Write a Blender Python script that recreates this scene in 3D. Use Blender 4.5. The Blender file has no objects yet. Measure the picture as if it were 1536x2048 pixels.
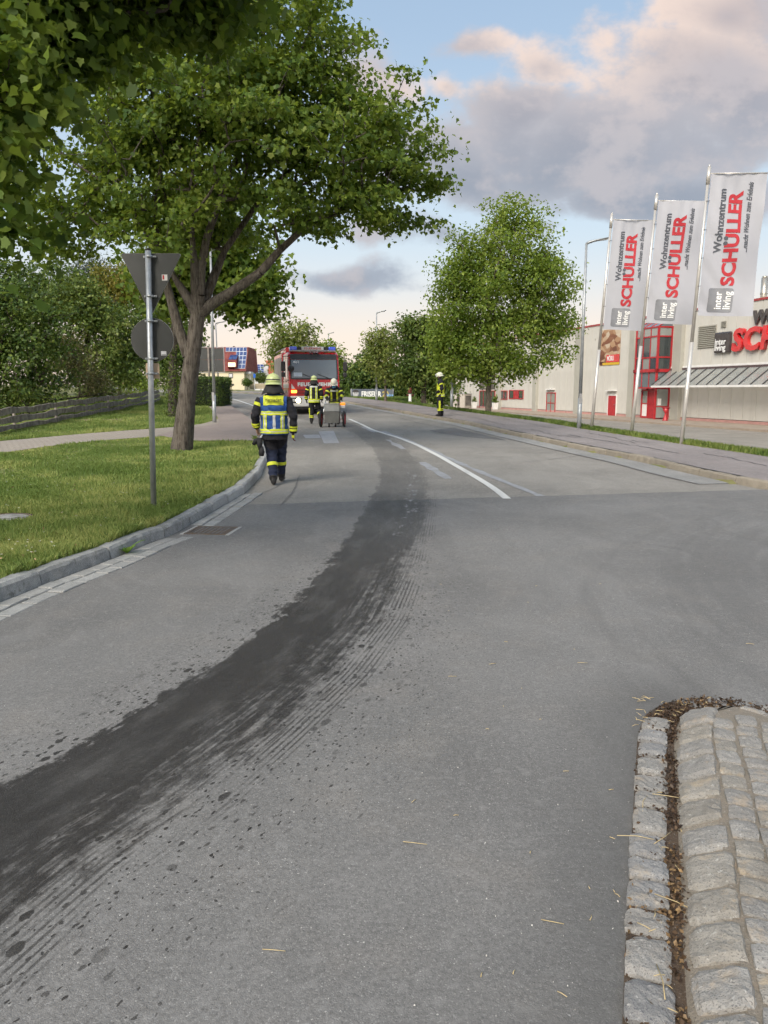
import bpy, bmesh, math, random
import numpy as np
from mathutils import Vector, Matrix
random.seed(7); rng = np.random.default_rng(7)
sc = bpy.context.scene
COL = sc.collection
PI = math.pi; R = math.radians

# ------------------------------------------------------------------ camera
CAM_H = 1.65; FOC = 1540.0; PITCH = R(9.0)
cam = bpy.data.cameras.new('camera'); camo = bpy.data.objects.new('camera', cam); COL.objects.link(camo)
camo.location = (0, 0, CAM_H); camo.rotation_euler = (PI/2 - PITCH, 0, 0)
cam.sensor_fit = 'VERTICAL'; cam.sensor_height = 24.0; cam.lens = 24.0*FOC/2048.0
cam.clip_start = 0.05; cam.clip_end = 5000
sc.camera = camo
sc.cycles.use_adaptive_sampling = True; sc.cycles.adaptive_threshold = 0.03; sc.cycles.adaptive_min_samples = 12
sc.cycles.max_bounces = 4; sc.cycles.diffuse_bounces = 3; sc.cycles.glossy_bounces = 2; sc.cycles.transmission_bounces = 4; sc.cycles.transparent_max_bounces = 6
sc.render.resolution_x = 768; sc.render.resolution_y = 1024
sc.view_settings.view_transform = 'Standard'; sc.view_settings.look = 'None'
sc.view_settings.gamma = 1.0; sc.view_settings.exposure = 1.1
sc.view_settings.use_curve_mapping = False
SUN_EL, SUN_AZ = R(38), R(208)          # azimuth clockwise from +Y: behind the camera, to the left
SUN_STR, SKY_STR = 2.3, 0.1

def ray(px, py):
    u = (px-768)/FOC; w = (1024-py)/FOC
    return np.array([u, math.cos(PITCH)+w*math.sin(PITCH), -math.sin(PITCH)+w*math.cos(PITCH)])
def at(px, py, Y):
    d = ray(px, py); t = Y/d[1]
    return (d[0]*t, Y, CAM_H+d[2]*t)

# ------------------------------------------------------------------ node helpers
def N(nt, typ, ins=None, **props):
    n = nt.nodes.new(typ)
    for k, v in props.items(): setattr(n, k, v)
    if ins:
        for k, v in ins.items():
            s = n.inputs[k]
            if isinstance(v, bpy.types.NodeSocket): nt.links.new(v, s)
            elif isinstance(v, bpy.types.Node): nt.links.new(v.outputs[0], s)
            else: s.default_value = v
    return n
def M(nt, op, a, b=None, c=None, clamp=False):
    ins = {0: a}
    if b is not None: ins[1] = b
    if c is not None: ins[2] = c
    return N(nt, 'ShaderNodeMath', ins, operation=op, use_clamp=clamp).outputs[0]
def SS(nt, x, lo, hi, a=0.0, b=1.0):
    return N(nt, 'ShaderNodeMapRange', {0: x, 1: lo, 2: hi, 3: a, 4: b}, interpolation_type='SMOOTHSTEP').outputs[0]
def MIX(nt, f, a, b, mode='MIX'):
    n = nt.nodes.new('ShaderNodeMix'); n.data_type = 'RGBA'; n.blend_type = mode
    for i, v in ((0, f), (6, a), (7, b)):
        if isinstance(v, bpy.types.NodeSocket): nt.links.new(v, n.inputs[i])
        else: n.inputs[i].default_value = v if i == 0 else (tuple(v)+(1,))[:4]
    return n.outputs[2]
def NOISE(nt, vec, scale, detail=4, rough=0.55, out=0, dim='3D'):
    return N(nt, 'ShaderNodeTexNoise', {'Vector': vec, 'Scale': scale, 'Detail': detail, 'Roughness': rough}, noise_dimensions=dim).outputs[out]
def VM(nt, op, a, b=None):
    ins = {0: a}
    if b is not None: ins[1] = b
    return N(nt, 'ShaderNodeVectorMath', ins, operation=op).outputs[0]

# ------------------------------------------------------------------ world: physical sky + broken evening cloud
def srgb(r, g, b):
    f = lambda c: (c/255/12.92) if c <= 10 else ((c/255+0.055)/1.055)**2.4
    return (f(r), f(g), f(b))
def build_world():
    w = bpy.data.worlds.new('World'); sc.world = w; w.use_nodes = True
    nt = w.node_tree; nt.nodes.clear()
    out = N(nt, 'ShaderNodeOutputWorld')
    K = 0.525
    def sk(r, g, b): return tuple(c*K for c in srgb(r, g, b))
    sky = N(nt, 'ShaderNodeTexSky', sky_type='NISHITA', sun_disc=False, sun_elevation=SUN_EL, sun_rotation=SUN_AZ,
            altitude=400, air_density=1.0, dust_density=1.6, ozone_density=1.0)
    d = N(nt, 'ShaderNodeTexCoord').outputs['Generated']
    sep = N(nt, 'ShaderNodeSeparateXYZ', {0: d}); X, Y, Z = sep.outputs
    front = SS(nt, Y, 0.25, 0.6)
    yy = M(nt, 'MAXIMUM', Y, 0.2)
    U = M(nt, 'DIVIDE', X, yy); V = M(nt, 'DIVIDE', Z, yy)
    blobs = [(1190,295,350,118,1), (1410,165,300,150,1), (1000,240,170,100,1), (1068,118,105,60,.8), (868,175,45,60,.7), (880,335,160,80,1),
             (830,470,130,40,.7), (715,565,180,34,.7), (1330,400,300,72,1), (1490,30,230,100,1), (785,150,80,95,.6), (905,78,120,36,.55), (1010,455,190,34,.5)]
    pv = N(nt, 'ShaderNodeCombineXYZ', {0: U, 1: M(nt, 'MULTIPLY', V, 1.45), 2: 0.0}).outputs[0]
    # the rest of the sky carries the same kind of broken deck, laid on a plane overhead
    pz = M(nt, 'MULTIPLY_ADD', M(nt, 'MAXIMUM', Z, 0.0), 6.0, 1.3)
    pl = N(nt, 'ShaderNodeCombineXYZ', {0: M(nt, 'DIVIDE', X, pz), 1: M(nt, 'DIVIDE', Y, pz), 2: 0.0}).outputs[0]
    vec = N(nt, 'ShaderNodeMix', {0: front, 4: pl, 5: pv}, data_type='VECTOR').outputs[1]
    ws = N(nt, 'ShaderNodeSeparateXYZ', {0: NOISE(nt, vec, 5.0, 1, 0.5, 1, '2D')})
    u2 = M(nt, 'MULTIPLY_ADD', ws.outputs[0], 0.13, M(nt, 'SUBTRACT', U, 0.065)); v2 = M(nt, 'MULTIPLY_ADD', ws.outputs[1], 0.10, M(nt, 'SUBTRACT', V, 0.05))
    uv = N(nt, 'ShaderNodeCombineXYZ', {0: u2, 1: v2, 2: 0.0}).outputs[0]
    def ell(px, py, rx, ry):
        r = ray(px, py); u0, v0 = r[0]/r[1], r[2]/r[1]
        q = N(nt, 'ShaderNodeVectorMath', {0: uv, 1: (FOC/rx, FOC/ry, 0), 2: (-u0*FOC/rx, -v0*FOC/ry, 0)}, operation='MULTIPLY_ADD').outputs[0]
        return N(nt, 'ShaderNodeVectorMath', {0: q}, operation='LENGTH').outputs['Value']
    acc = None
    for (px, py, rx, ry, k) in blobs:
        val = M(nt, 'MULTIPLY_ADD', ell(px, py, rx, ry), -k, 1.12*k)
        acc = val if acc is None else M(nt, 'MAXIMUM', acc, val)
    FB = NOISE(nt, vec, 8.5, 5, 0.6, 0, '2D')
    f = M(nt, 'MULTIPLY_ADD', FB, 1.35, M(nt, 'MULTIPLY_ADD', ws.outputs[2], 0.45, -0.9))
    D0 = M(nt, 'ADD', M(nt, 'MAXIMUM', acc, -0.9), f)
    gen = M(nt, 'MULTIPLY_ADD', ws.outputs[2], 2.2, M(nt, 'MULTIPLY_ADD', FB, 1.6, -1.72))
    lb = None
    for (px, py, rx, ry) in ((1075,95,150,75), (865,150,85,70), (1400,30,300,150)):
        val = M(nt, 'SUBTRACT', 1.25, ell(px, py, rx, ry)); lb = val if lb is None else M(nt, 'MAXIMUM', lb, val)
    G0 = N(nt, 'ShaderNodeMix', {0: front, 2: gen, 3: D0}).outputs[0]
    L0 = N(nt, 'ShaderNodeMix', {0: front, 2: SS(nt, gen, 0.9, 0.1), 3: lb}).outputs[0]
    mask = SS(nt, G0, 0.0, 0.5)
    lit = M(nt, 'MULTIPLY', SS(nt, M(nt, 'MULTIPLY_ADD', M(nt, 'SUBTRACT', FB, 0.5), 3.4, L0), 0.05, 1.15), SS(nt, G0, 1.2, 0.2))
    thick = SS(nt, G0, 0.15, 0.95)
    el = M(nt, 'MAXIMUM', Z, 0.0)
    haze = SS(nt, el, 0.44, 0.06)
    peach = SS(nt, el, 0.20, 0.02)
    rim = MIX(nt, peach, sk(214, 228, 236), sk(252, 232, 212))
    sv = N(nt, 'ShaderNodeVectorMath', {0: sky.outputs[0]}, operation='SCALE'); sv.inputs['Scale'].default_value = SKY_STR*K
    base = MIX(nt, 0.62, sv.outputs[0], sk(186, 212, 238))
    clear = MIX(nt, M(nt, 'MULTIPLY', haze, 0.92), base, rim)
    deep = MIX(nt, SS(nt, el, 0.42, 0.20), sk(172, 164, 168), sk(140, 149, 164))
    shade = MIX(nt, SS(nt, el, 0.34, 0.12), sk(190, 186, 190), sk(166, 176, 190))
    body = MIX(nt, M(nt, 'MULTIPLY', thick, 0.85), shade, deep)
    body = MIX(nt, SS(nt, FB, 0.42, 0.66, 0, 0.62), body, sk(200, 192, 193))
    body = MIX(nt, SS(nt, el, 0.28, 0.50, 0, 0.5), body, sk(214, 190, 180))
    cl = MIX(nt, M(nt, 'MULTIPLY', lit, 0.8), body, sk(252, 226, 208))
    fin = MIX(nt, M(nt, 'MULTIPLY', mask, 0.92), clear, cl)
    bg = N(nt, 'ShaderNodeBackground', {0: fin, 1: 1.0}); nt.links.new(bg.outputs[0], out.inputs[0])
    w.cycles.sampling_method = 'MANUAL'; w.cycles.sample_map_resolution = 256
build_world()
sun = bpy.data.lights.new('sun', 'SUN'); suno = bpy.data.objects.new('sun', sun); COL.objects.link(suno)
sun.energy = SUN_STR; sun.angle = R(36); sun.color = (1.0, 0.92, 0.81)
sd = Vector((math.sin(SUN_AZ)*math.cos(SUN_EL), math.cos(SUN_AZ)*math.cos(SUN_EL), math.sin(SUN_EL)))
suno.rotation_euler = sd.to_track_quat('Z', 'Y').to_euler(); suno.location = (-20, -20, 30)

# ------------------------------------------------------------------ object helpers
def tag(o, label=None, cat=None, group=None, kind=None):
    if label: o['label'] = label
    if cat: o['category'] = cat
    if group: o['group'] = group
    if kind: o['kind'] = kind
    return o
def thing(name, label, cat, loc=(0,0,0), rotz=0, group=None, rot=None):
    o = bpy.data.objects.new(name, None); COL.objects.link(o); o.empty_display_size = 0.2
    o.location = loc; o.rotation_euler = rot if rot else (0, 0, rotz)
    return tag(o, label, cat, group)
def link(name, me, mat=None, parent=None, loc=None, rot=None):
    o = bpy.data.objects.new(name, me); COL.objects.link(o)
    if mat is not None and me.materials.find(mat.name) < 0: me.materials.append(mat)
    if parent: o.parent = parent
    if loc is not None: o.location = loc
    if rot is not None: o.rotation_euler = rot
    return o
def copy_tree(o, parent=None):
    c = o.copy(); COL.objects.link(c); c.parent = parent
    for ch in list(o.children): copy_tree(ch, c)
    return c
def np_mesh(name, V, F, attr=None, smooth=False):
    """V (n,3) array, F (m,k) array of equal-sided faces; attr: per-face float named var"""
    V = np.asarray(V, dtype=np.float32); F = np.asarray(F, dtype=np.int32)
    me = bpy.data.meshes.new(name); k = F.shape[1]
    me.vertices.add(len(V)); me.vertices.foreach_set('co', V.ravel())
    me.loops.add(F.size); me.loops.foreach_set('vertex_index', F.ravel())
    me.polygons.add(len(F)); me.polygons.foreach_set('loop_start', np.arange(len(F), dtype=np.int32)*k)
    me.polygons.foreach_set('loop_total', np.full(len(F), k, dtype=np.int32))
    if smooth: me.polygons.foreach_set('use_smooth', np.ones(len(F), dtype=bool))
    me.update(calc_edges=True)
    if attr is not None:
        a = me.attributes.new('var', 'FLOAT', 'FACE'); a.data.foreach_set('value', np.asarray(attr, dtype=np.float32))
    return me

class MB:
    """collects shapes into one mesh"""
    def __init__(self): self.v = []; self.f = []; self.s = []
    def add(self, vs, fs, smooth=False):
        b = len(self.v); self.v += [tuple(p) for p in vs]
        for f in fs: self.f.append(tuple(i+b for i in f)); self.s.append(smooth)
        return self
    def box(self, c, s, rz=0.0, m=None, taper=None):
        hx, hy, hz = s[0]/2, s[1]/2, s[2]/2
        pts = [Vector((x*hx, y*hy, z*hz)) for z in (-1, 1) for x, y in ((-1,-1),(1,-1),(1,1),(-1,1))]
        if taper: pts = [Vector((p.x*(taper[0] if p.z > 0 else 1), p.y*(taper[1] if p.z > 0 else 1), p.z)) for p in pts]
        if rz: pts = [Matrix.Rotation(rz, 3, 'Z') @ p for p in pts]
        if m is not None: pts = [m @ p for p in pts]
        c = Vector(c)
        return self.add([p+c for p in pts], [(3,2,1,0),(4,5,6,7),(0,1,5,4),(1,2,6,5),(2,3,7,6),(3,0,4,7)])
    def box2(self, a, b): return self.box([(a[i]+b[i])/2 for i in range(3)], [abs(b[i]-a[i]) for i in range(3)])
    def bbox(self, c, s, bev=0.01, rz=0.0, m=None, seg=1):
        bm = bmesh.new(); bmesh.ops.create_cube(bm, size=1)
        for v in bm.verts: v.co = Vector((v.co.x*s[0], v.co.y*s[1], v.co.z*s[2]))
        bmesh.ops.bevel(bm, geom=list(bm.edges), offset=bev, segments=seg, affect='EDGES', profile=0.5)
        mm = Matrix.Rotation(rz, 3, 'Z')
        if m is not None: mm = m @ mm
        bm.verts.index_update()
        vs = [mm @ v.co + Vector(c) for v in bm.verts]; fs = [[v.index for v in f.verts] for f in bm.faces]
        bm.free(); return self.add(vs, fs)
    def cyl(self, p0, p1, r0, r1=None, n=12, cap=True, smooth=True):
        r1 = r0 if r1 is None else r1
        p0 = Vector(p0); p1 = Vector(p1); a = (p1-p0).normalized()
        t = Vector((0,0,1)) if abs(a.z) < 0.9 else Vector((1,0,0))
        x = a.cross(t).normalized(); y = a.cross(x)
        vs = []
        for p, r in ((p0, r0), (p1, r1)):
            for i in range(n):
                q = 2*PI*i/n; vs.append(p + x*math.cos(q)*r + y*math.sin(q)*r)
        b = len(self.v)
        self.add(vs, [(i, (i+1) % n, n+(i+1) % n, n+i) for i in range(n)], smooth)
        if cap:
            self.f.append(tuple(b+i for i in range(n-1, -1, -1))); self.f.append(tuple(b+n+i for i in range(n))); self.s += [False, False]
        return self
    def loft(self, rings, cap=True, smooth=True):
        n = len(rings[0]); vs = [p for r in rings for p in r]; b = len(self.v)
        fs = [(k*n+i, k*n+(i+1) % n, (k+1)*n+(i+1) % n, (k+1)*n+i) for k in range(len(rings)-1) for i in range(n)]
        self.add(vs, fs, smooth)
        if cap:
            self.f.append(tuple(b+i for i in range(n-1, -1, -1))); e = b+(len(rings)-1)*n
            self.f.append(tuple(e+i for i in range(n))); self.s += [False, False]
        return self
    def tube(self, pts, rad, n=8, cap=True):
        pts = [Vector(p) for p in pts]
        if not hasattr(rad, '__len__'): rad = [rad]*len(pts)
        rings = []; x = None
        for i, p in enumerate(pts):
            a = (pts[min(i+1, len(pts)-1)]-pts[max(i-1, 0)]).normalized()
            if x is None:
                t = Vector((0,0,1)) if abs(a.z) < 0.9 else Vector((1,0,0)); x = a.cross(t).normalized()
            x = (x - a*x.dot(a)).normalized(); y = a.cross(x)
            rings.append([p+(x*math.cos(2*PI*k/n)+y*math.sin(2*PI*k/n))*rad[i] for k in range(n)])
        return self.loft(rings, cap)
    def lathe(self, prof, c=(0,0,0), n=20, m=None, cap=False):
        rings = []
        for (r, z) in prof:
            ring = [Vector((r*math.cos(2*PI*k/n), r*math.sin(2*PI*k/n), z)) for k in range(n)]
            if m is not None: ring = [m @ p for p in ring]
            rings.append([p+Vector(c) for p in ring])
        return self.loft(rings, cap)
    def prism(self, poly, y0, y1, axis='y', smooth=False):
        """poly in a plane, extruded along axis"""
        n = len(poly)
        def mk(p, d):
            return {'y': (p[0], d, p[1]), 'x': (d, p[0], p[1]), 'z': (p[0], p[1], d)}[axis]
        vs = [mk(p, y0) for p in poly]+[mk(p, y1) for p in poly]
        fs = [tuple(range(n-1, -1, -1)), tuple(range(n, 2*n))]+[(i, (i+1) % n, n+(i+1) % n, n+i) for i in range(n)]
        return self.add(vs, fs, smooth)
    def mesh(self, name):
        me = bpy.data.meshes.new(name); me.from_pydata([tuple(p) for p in self.v], [], self.f)
        bm = bmesh.new(); bm.from_mesh(me); bmesh.ops.recalc_face_normals(bm, faces=bm.faces); bm.to_mesh(me); bm.free()
        me.polygons.foreach_set('use_smooth', self.s); me.update(); return me
    def build(self, name, mat, parent=None, loc=None, rot=None): return link(name, self.mesh(name), mat, parent, loc, rot)

def text_mesh(s, size, ext=0.0, bold=0.0, shear=0.0, align='LEFT', spacing=1.0, sx=1.0):
    cu = bpy.data.curves.new('lettering', 'FONT'); cu.body = s; cu.size = size; cu.extrude = ext; cu.offset = bold
    cu.shear = shear; cu.align_x = align; cu.space_character = spacing; cu.resolution_u = 3
    o = bpy.data.objects.new('lettering', cu); COL.objects.link(o)
    dg = bpy.context.evaluated_depsgraph_get(); dg.update()
    me = bpy.data.meshes.new_from_object(o.evaluated_get(dg)); bpy.data.objects.remove(o); bpy.data.curves.remove(cu)
    if sx != 1.0:
        for v in me.vertices: v.co.x *= sx
    me.name = 'lettering'; return me

# ------------------------------------------------------------------ materials
MATS = {}
def base_mat(name):
    m = bpy.data.materials.new(name); m.use_nodes = True; nt = m.node_tree
    b = nt.nodes['Principled BSDF']; MATS[name] = m
    return m, nt, b
def pm(name, c1, c2=None, scale=6.0, rough=0.6, metal=0.0, bump=0.0, bscale=40.0, coat=0.0, detail=5, lo=0.35, hi=0.65, dist=0.01, coords='Object'):
    """painted / mineral surface: noise mix of two colours, fine relief, uneven gloss"""
    m, nt, b = base_mat(name)
    co = N(nt, 'ShaderNodeTexCoord').outputs[coords]
    c2 = c2 or tuple(x*0.8 for x in c1)
    nz = NOISE(nt, co, scale, detail)
    nt.links.new(MIX(nt, SS(nt, nz, lo, hi), c1, c2), b.inputs['Base Color'])
    nt.links.new(SS(nt, nz, 0.3, 0.7, rough*0.88, min(1, rough*1.12)), b.inputs['Roughness'])
    b.inputs['Metallic'].default_value = metal; b.inputs['Coat Weight'].default_value = coat
    if bump:
        bp = N(nt, 'ShaderNodeBump', {'Strength': bump, 'Distance': dist, 'Height': NOISE(nt, co, bscale, 4)})
        nt.links.new(bp.outputs[0], b.inputs['Normal'])
    return m
def emis(name, col, strength):
    m, nt, b = base_mat(name); b.inputs['Base Color'].default_value = (*col, 1)
    b.inputs['Emission Color'].default_value = (*col, 1); b.inputs['Emission Strength'].default_value = strength; return m
def glass(name, col, rough=0.05, metal=0.0, alpha=1.0):
    m, nt, b = base_mat(name); b.inputs['Base Color'].default_value = (*col, 1); b.inputs['Roughness'].default_value = rough
    b.inputs['Metallic'].default_value = metal; b.inputs['Specular IOR Level'].default_value = 0.9
    if alpha < 1: b.inputs['Alpha'].default_value = alpha
    return m
def leaf_mat(name, dark, mid, light, trans=0.35, patch=0.5):
    m, nt, b = base_mat(name)
    a = N(nt, 'ShaderNodeAttribute', attribute_name='var').outputs['Fac']
    f = a
    cr = N(nt, 'ShaderNodeValToRGB', {0: f}); e = cr.color_ramp.elements
    e[0].position = 0.1; e[0].color = (*dark, 1); e[1].position = 0.95; e[1].color = (*light, 1)
    k = e.new(0.5); k.color = (*mid, 1)
    b.inputs['Roughness'].default_value = 0.55; b.inputs['Specular IOR Level'].default_value = 0.35
    nt.links.new(cr.outputs[0], b.inputs['Base Color'])
    tr = N(nt, 'ShaderNodeBsdfTranslucent', {0: MIX(nt, 0.5, cr.outputs[0], (light[0]*1.25, light[1]*1.25, light[2]*0.6))})
    mx = N(nt, 'ShaderNodeMixShader', {0: trans, 1: b.outputs[0], 2: tr.outputs[0]})
    nt.links.new(mx.outputs[0], nt.nodes['Material Output'].inputs[0]); return m

# ================================================================== terrain profile and road edges
_sy = [-60, 8, 13, 20, 30, 42, 55, 70, 85, 100, 115, 130, 160, 900]
_sz = [0, 0, .04, .14, .36, .62, .90, 1.18, 1.40, 1.62, 2.25, 2.40, 2.42, 2.42]
_ty = np.arange(-60, 400, 0.25); _tz = np.interp(_ty, _sy, _sz)
_k = np.ones(21)/21; _tz = np.convolve(np.pad(_tz, 10, mode='edge'), _k, 'valid')
def s_(y): return np.interp(y, _ty, _tz)
def G(px, py, off=0.0):
    """the point of the rising road surface (+off) that the pixel's ray meets"""
    d = ray(px, py); lo, hi = 0.3, 300.0
    for _ in range(60):
        mid = (lo+hi)/2; z = CAM_H + d[2]/d[1]*mid
        if z > s_(mid)+off: lo = mid
        else: hi = mid
    y = (lo+hi)/2; return Vector((d[0]/d[1]*y, y, float(s_(y))+off))
_kl = [G(*p) for p in [(-60,1232),(0,1206),(27,1195),(113,1160),(182,1135),(237,1113),(310,1082),(341,1073),(388,1046),(437,1017),(491,984),(521,953),(535,921)]]
_XL = [(-30,-5.6),(0,-3.9),(3.5,-3.2)]+[(p.y,p.x) for p in _kl]+[(20.5,-3.15),(23,-3.75),(30,-5.1),(40,-7.6),(50,-10.3),(60,-13.3),(70,-17.5),(85,-25.5),(100,-36),(120,-54)]
_kr = [G(*p) for p in [(1536,980.5),(1488,971),(1356,942),(1293,926),(1241,915.5),(1160,899.5),(1119,891),(1056,877),(1000,865.5),(940,850.5),(851,835),(806,826.5),(755,818),(704,808)]]
_arc = [(11.6+5.35*math.cos(R(a)), 13.4+5.35*math.sin(R(a))) for a in (268,255,242,230,218,206,196)]
_XR = [(-60,200),(8.0,200)]+[(p[1],p[0]) for p in _arc]+[(p.y,p.x) for p in _kr]+[(61,-5.9),(70,-9.6),(85,-17),(100,-27),(120,-45)]
def XL(y): return np.interp(y, [a for a, b in _XL], [b for a, b in _XL])
def XR(y): return np.interp(y, [a for a, b in _XR], [b for a, b in _XR])
LOT_Z = -0.92
def T(x, y):
    x = np.asarray(x, float); y = np.asarray(y, float); z = s_(y)
    dl = XL(y)-x; dr = x-XR(y)
    sm = lambda a, lo, hi: np.clip((a-lo)/(hi-lo), 0, 1)**2*(3-2*np.clip((a-lo)/(hi-lo), 0, 1))
    out = np.where((dl < -0.02) & (dr < 0.02), z-0.10, z+0.0)
    und = 0.022*np.sin(x*0.9+y*0.4)+0.018*np.sin(y*1.1-x*0.5)
    out = np.where(dl >= -0.02, z+0.105+und*sm(dl, 0.3, 2.0), out)
    st = np.interp(y, [50, 58], [3.1, 7.0])
    right = z+np.where(dr < 2.7, 0.05, 0.125)
    k = sm(dr, st, st+2.6)*sm(150-y, 0, 15)
    right = right*(1-k)+(LOT_Z-0.08)*k
    return np.where(dr >= 0.02, right, out)
def Tz(x, y): return float(T(x, y))

# ------------------------------------------------------------------ ground materials
def pos(nt): return N(nt, 'ShaderNodeNewGeometry').outputs['Position']
def asphalt(name, base, tint, speck, wet=True, old=False, seal=False):
    m, nt, b = base_mat(name); P = pos(nt)
    big = NOISE(nt, P, 0.45, 3); mid = NOISE(nt, P, 2.3, 3); fine = NOISE(nt, P, 60, 4, 0.7); grain = NOISE(nt, P, 17, 3, 0.6)
    vo = N(nt, 'ShaderNodeTexVoronoi', {'Vector': P, 'Scale': 230.0 if not old else 110.0}, feature='F1')
    cell = N(nt, 'ShaderNodeSeparateColor', {0: vo.outputs['Color']}).outputs[0]
    cell2 = N(nt, 'ShaderNodeSeparateColor', {0: vo.outputs['Color']}).outputs[1]
    c = MIX(nt, SS(nt, big, 0.34, 0.66), tuple(a*1.06 for a in base), tuple(a*0.76 for a in base))
    c = MIX(nt, SS(nt, mid, 0.45, 0.75, 0, 0.55), c, tint)
    # faint traffic polish running along the road
    sx = N(nt, 'ShaderNodeMapping', {'Vector': P, 'Scale': (1.6, 0.10, 1)}).outputs[0]
    c = MIX(nt, SS(nt, NOISE(nt, sx, 1.0, 3), 0.42, 0.72, 0, 0.46), c, tuple(a*0.70 for a in base))
    c = MIX(nt, SS(nt, cell2, 0.25, 0.0, 0, 0.5), c, tuple(a*0.45 for a in base))
    c = MIX(nt, SS(nt, cell, 0.80, 0.97, 0, speck), c, tuple(min(1, a*2.1+0.05) for a in base))
    c = MIX(nt, SS(nt, cell, 0.996, 0.999, 0, 0.7), c, (0.55, 0.53, 0.49))
    c = MIX(nt, SS(nt, fine, 0.42, 0.66, 0, 0.62), c, tuple(a*0.55 for a in base))
    c = MIX(nt, SS(nt, grain, 0.5, 0.72, 0, 0.4), c, tuple(a*1.3 for a in base))
    sw = N(nt, 'ShaderNodeVectorMath', {0: P, 1: VM(nt, 'MULTIPLY', NOISE(nt, P, 0.5, 1, 0.5, 1, '2D'), (2.5, 1.2, 0))}, operation='ADD').outputs[0]
    c = MIX(nt, SS(nt, NOISE(nt, N(nt, 'ShaderNodeMapping', {'Vector': sw, 'Rotation': (0, 0, 0.5), 'Scale': (2.2, 0.5, 1)}).outputs[0], 1.0, 4, 0.6, 0, '2D'), 0.5, 0.75, 0, 0.26), c, tuple(a*1.25 for a in base))
    rough = 0.85
    if seal:
        # faint tyre arcs left by traffic turning into the side street
        rel = N(nt, 'ShaderNodeVectorMath', {0: P, 1: (9.0, 4.5, 0)}, operation='SUBTRACT').outputs[0]; rl = N(nt, 'ShaderNodeVectorMath', {0: rel}, operation='LENGTH').outputs['Value']
        rs = N(nt, 'ShaderNodeSeparateXYZ', {0: rel}); an = M(nt, 'ARCTAN2', rs.outputs[1], rs.outputs[0])
        av = N(nt, 'ShaderNodeCombineXYZ', {0: M(nt, 'MULTIPLY', rl, 2.6), 1: M(nt, 'MULTIPLY', an, 1.3), 2: 0.0}).outputs[0]
        arcs = M(nt, 'MULTIPLY', SS(nt, NOISE(nt, av, 1.0, 4, 0.65, 0, '2D'), 0.48, 0.68), M(nt, 'MULTIPLY', SS(nt, rl, 2.5, 4.0), SS(nt, rl, 8.6, 7.2)))
        c = MIX(nt, M(nt, 'MULTIPLY', arcs, 0.42), c, tuple(a*0.62 for a in base))
        Ps = N(nt, 'ShaderNodeSeparateXYZ', {0: P}); de = M(nt, 'SUBTRACT', M(nt, 'MULTIPLY_ADD', Ps.outputs[1], 0.342, 0.02), Ps.outputs[0])
        de = M(nt, 'MULTIPLY_ADD', M(nt, 'SUBTRACT', mid, 0.5), 0.18, de)
        strip = M(nt, 'MULTIPLY', SS(nt, de, 0.55, -0.05), M(nt, 'MULTIPLY', SS(nt, Ps.outputs[1], 4.6, 3.9), SS(nt, de, -0.6, -0.2)))
        c = MIX(nt, M(nt, 'MULTIPLY', strip, 0.55), c, tuple(a*0.42 for a in base))
    if wet:
        # oil and water trail with its own shape (u across, v along, in metres)
        u = N(nt, 'ShaderNodeAttribute', attribute_name='trail_u').outputs['Fac']
        v = N(nt, 'ShaderNodeAttribute', attribute_name='trail_v').outputs['Fac']
        uv = lambda a, bb: N(nt, 'ShaderNodeCombineXYZ', {0: M(nt, 'MULTIPLY', u, a), 1: M(nt, 'MULTIPLY', v, bb), 2: 0.0}).outputs[0]
        uw = M(nt, 'MULTIPLY_ADD', M(nt, 'SUBTRACT', NOISE(nt, uv(5.5, 2.6), 1.3, 6, 0.74), 0.5), 0.48, u)
        far = SS(nt, v, 9.2, 11.6)          # the trail thins out toward the fire engine
        core = M(nt, 'MULTIPLY', SS(nt, uw, -0.56, -0.26), SS(nt, uw, 0.06, -0.18))
        wide = M(nt, 'MULTIPLY', SS(nt, uw, -0.56, -0.34), SS(nt, uw, 0.60, 0.12))
        streak = NOISE(nt, uv(34, 0.8), 1.0, 3, 0.65)
        blot = NOISE(nt, uv(15, 7.5), 1.0, 5, 0.68)
        tread = SS(nt, M(nt, 'SINE', M(nt, 'MULTIPLY', M(nt, 'MULTIPLY_ADD', streak, 0.02, u), 205.0)), 0.0, 0.7)
        treadm = M(nt, 'MULTIPLY', M(nt, 'MULTIPLY', tread, SS(nt, u, 0.10, 0.2)), M(nt, 'MULTIPLY', SS(nt, u, 0.56, 0.48), M(nt, 'MULTIPLY', SS(nt, NOISE(nt, uv(3, 1.2), 1.0, 2), 0.36, 0.56), SS(nt, blot, 0.30, 0.52))))
        dens = M(nt, 'ADD', M(nt, 'MULTIPLY', core, 0.46), M(nt, 'MULTIPLY', wide, 0.45))
        dens = M(nt, 'ADD', dens, M(nt, 'MULTIPLY', SS(nt, v, 5.5, 8.5), M(nt, 'MULTIPLY', wide, 0.28)))
        mask = SS(nt, M(nt, 'ADD', dens, M(nt, 'MULTIPLY_ADD', blot, 0.72, M(nt, 'MULTIPLY_ADD', streak, 0.7, -0.18))), 0.72, 1.02)
        mask = M(nt, 'MULTIPLY', mask, SS(nt, wide, 0.0, 0.2))
        mask = M(nt, 'MAXIMUM', mask, M(nt, 'MULTIPLY', treadm, 0.8))
        # drops thrown off to both sides
        wob = VM(nt, 'ADD', uv(1, 0.55), VM(nt, 'MULTIPLY', NOISE(nt, uv(30, 30), 1.0, 2, 0.5, 1), (0.022, 0.022, 0)))
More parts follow.
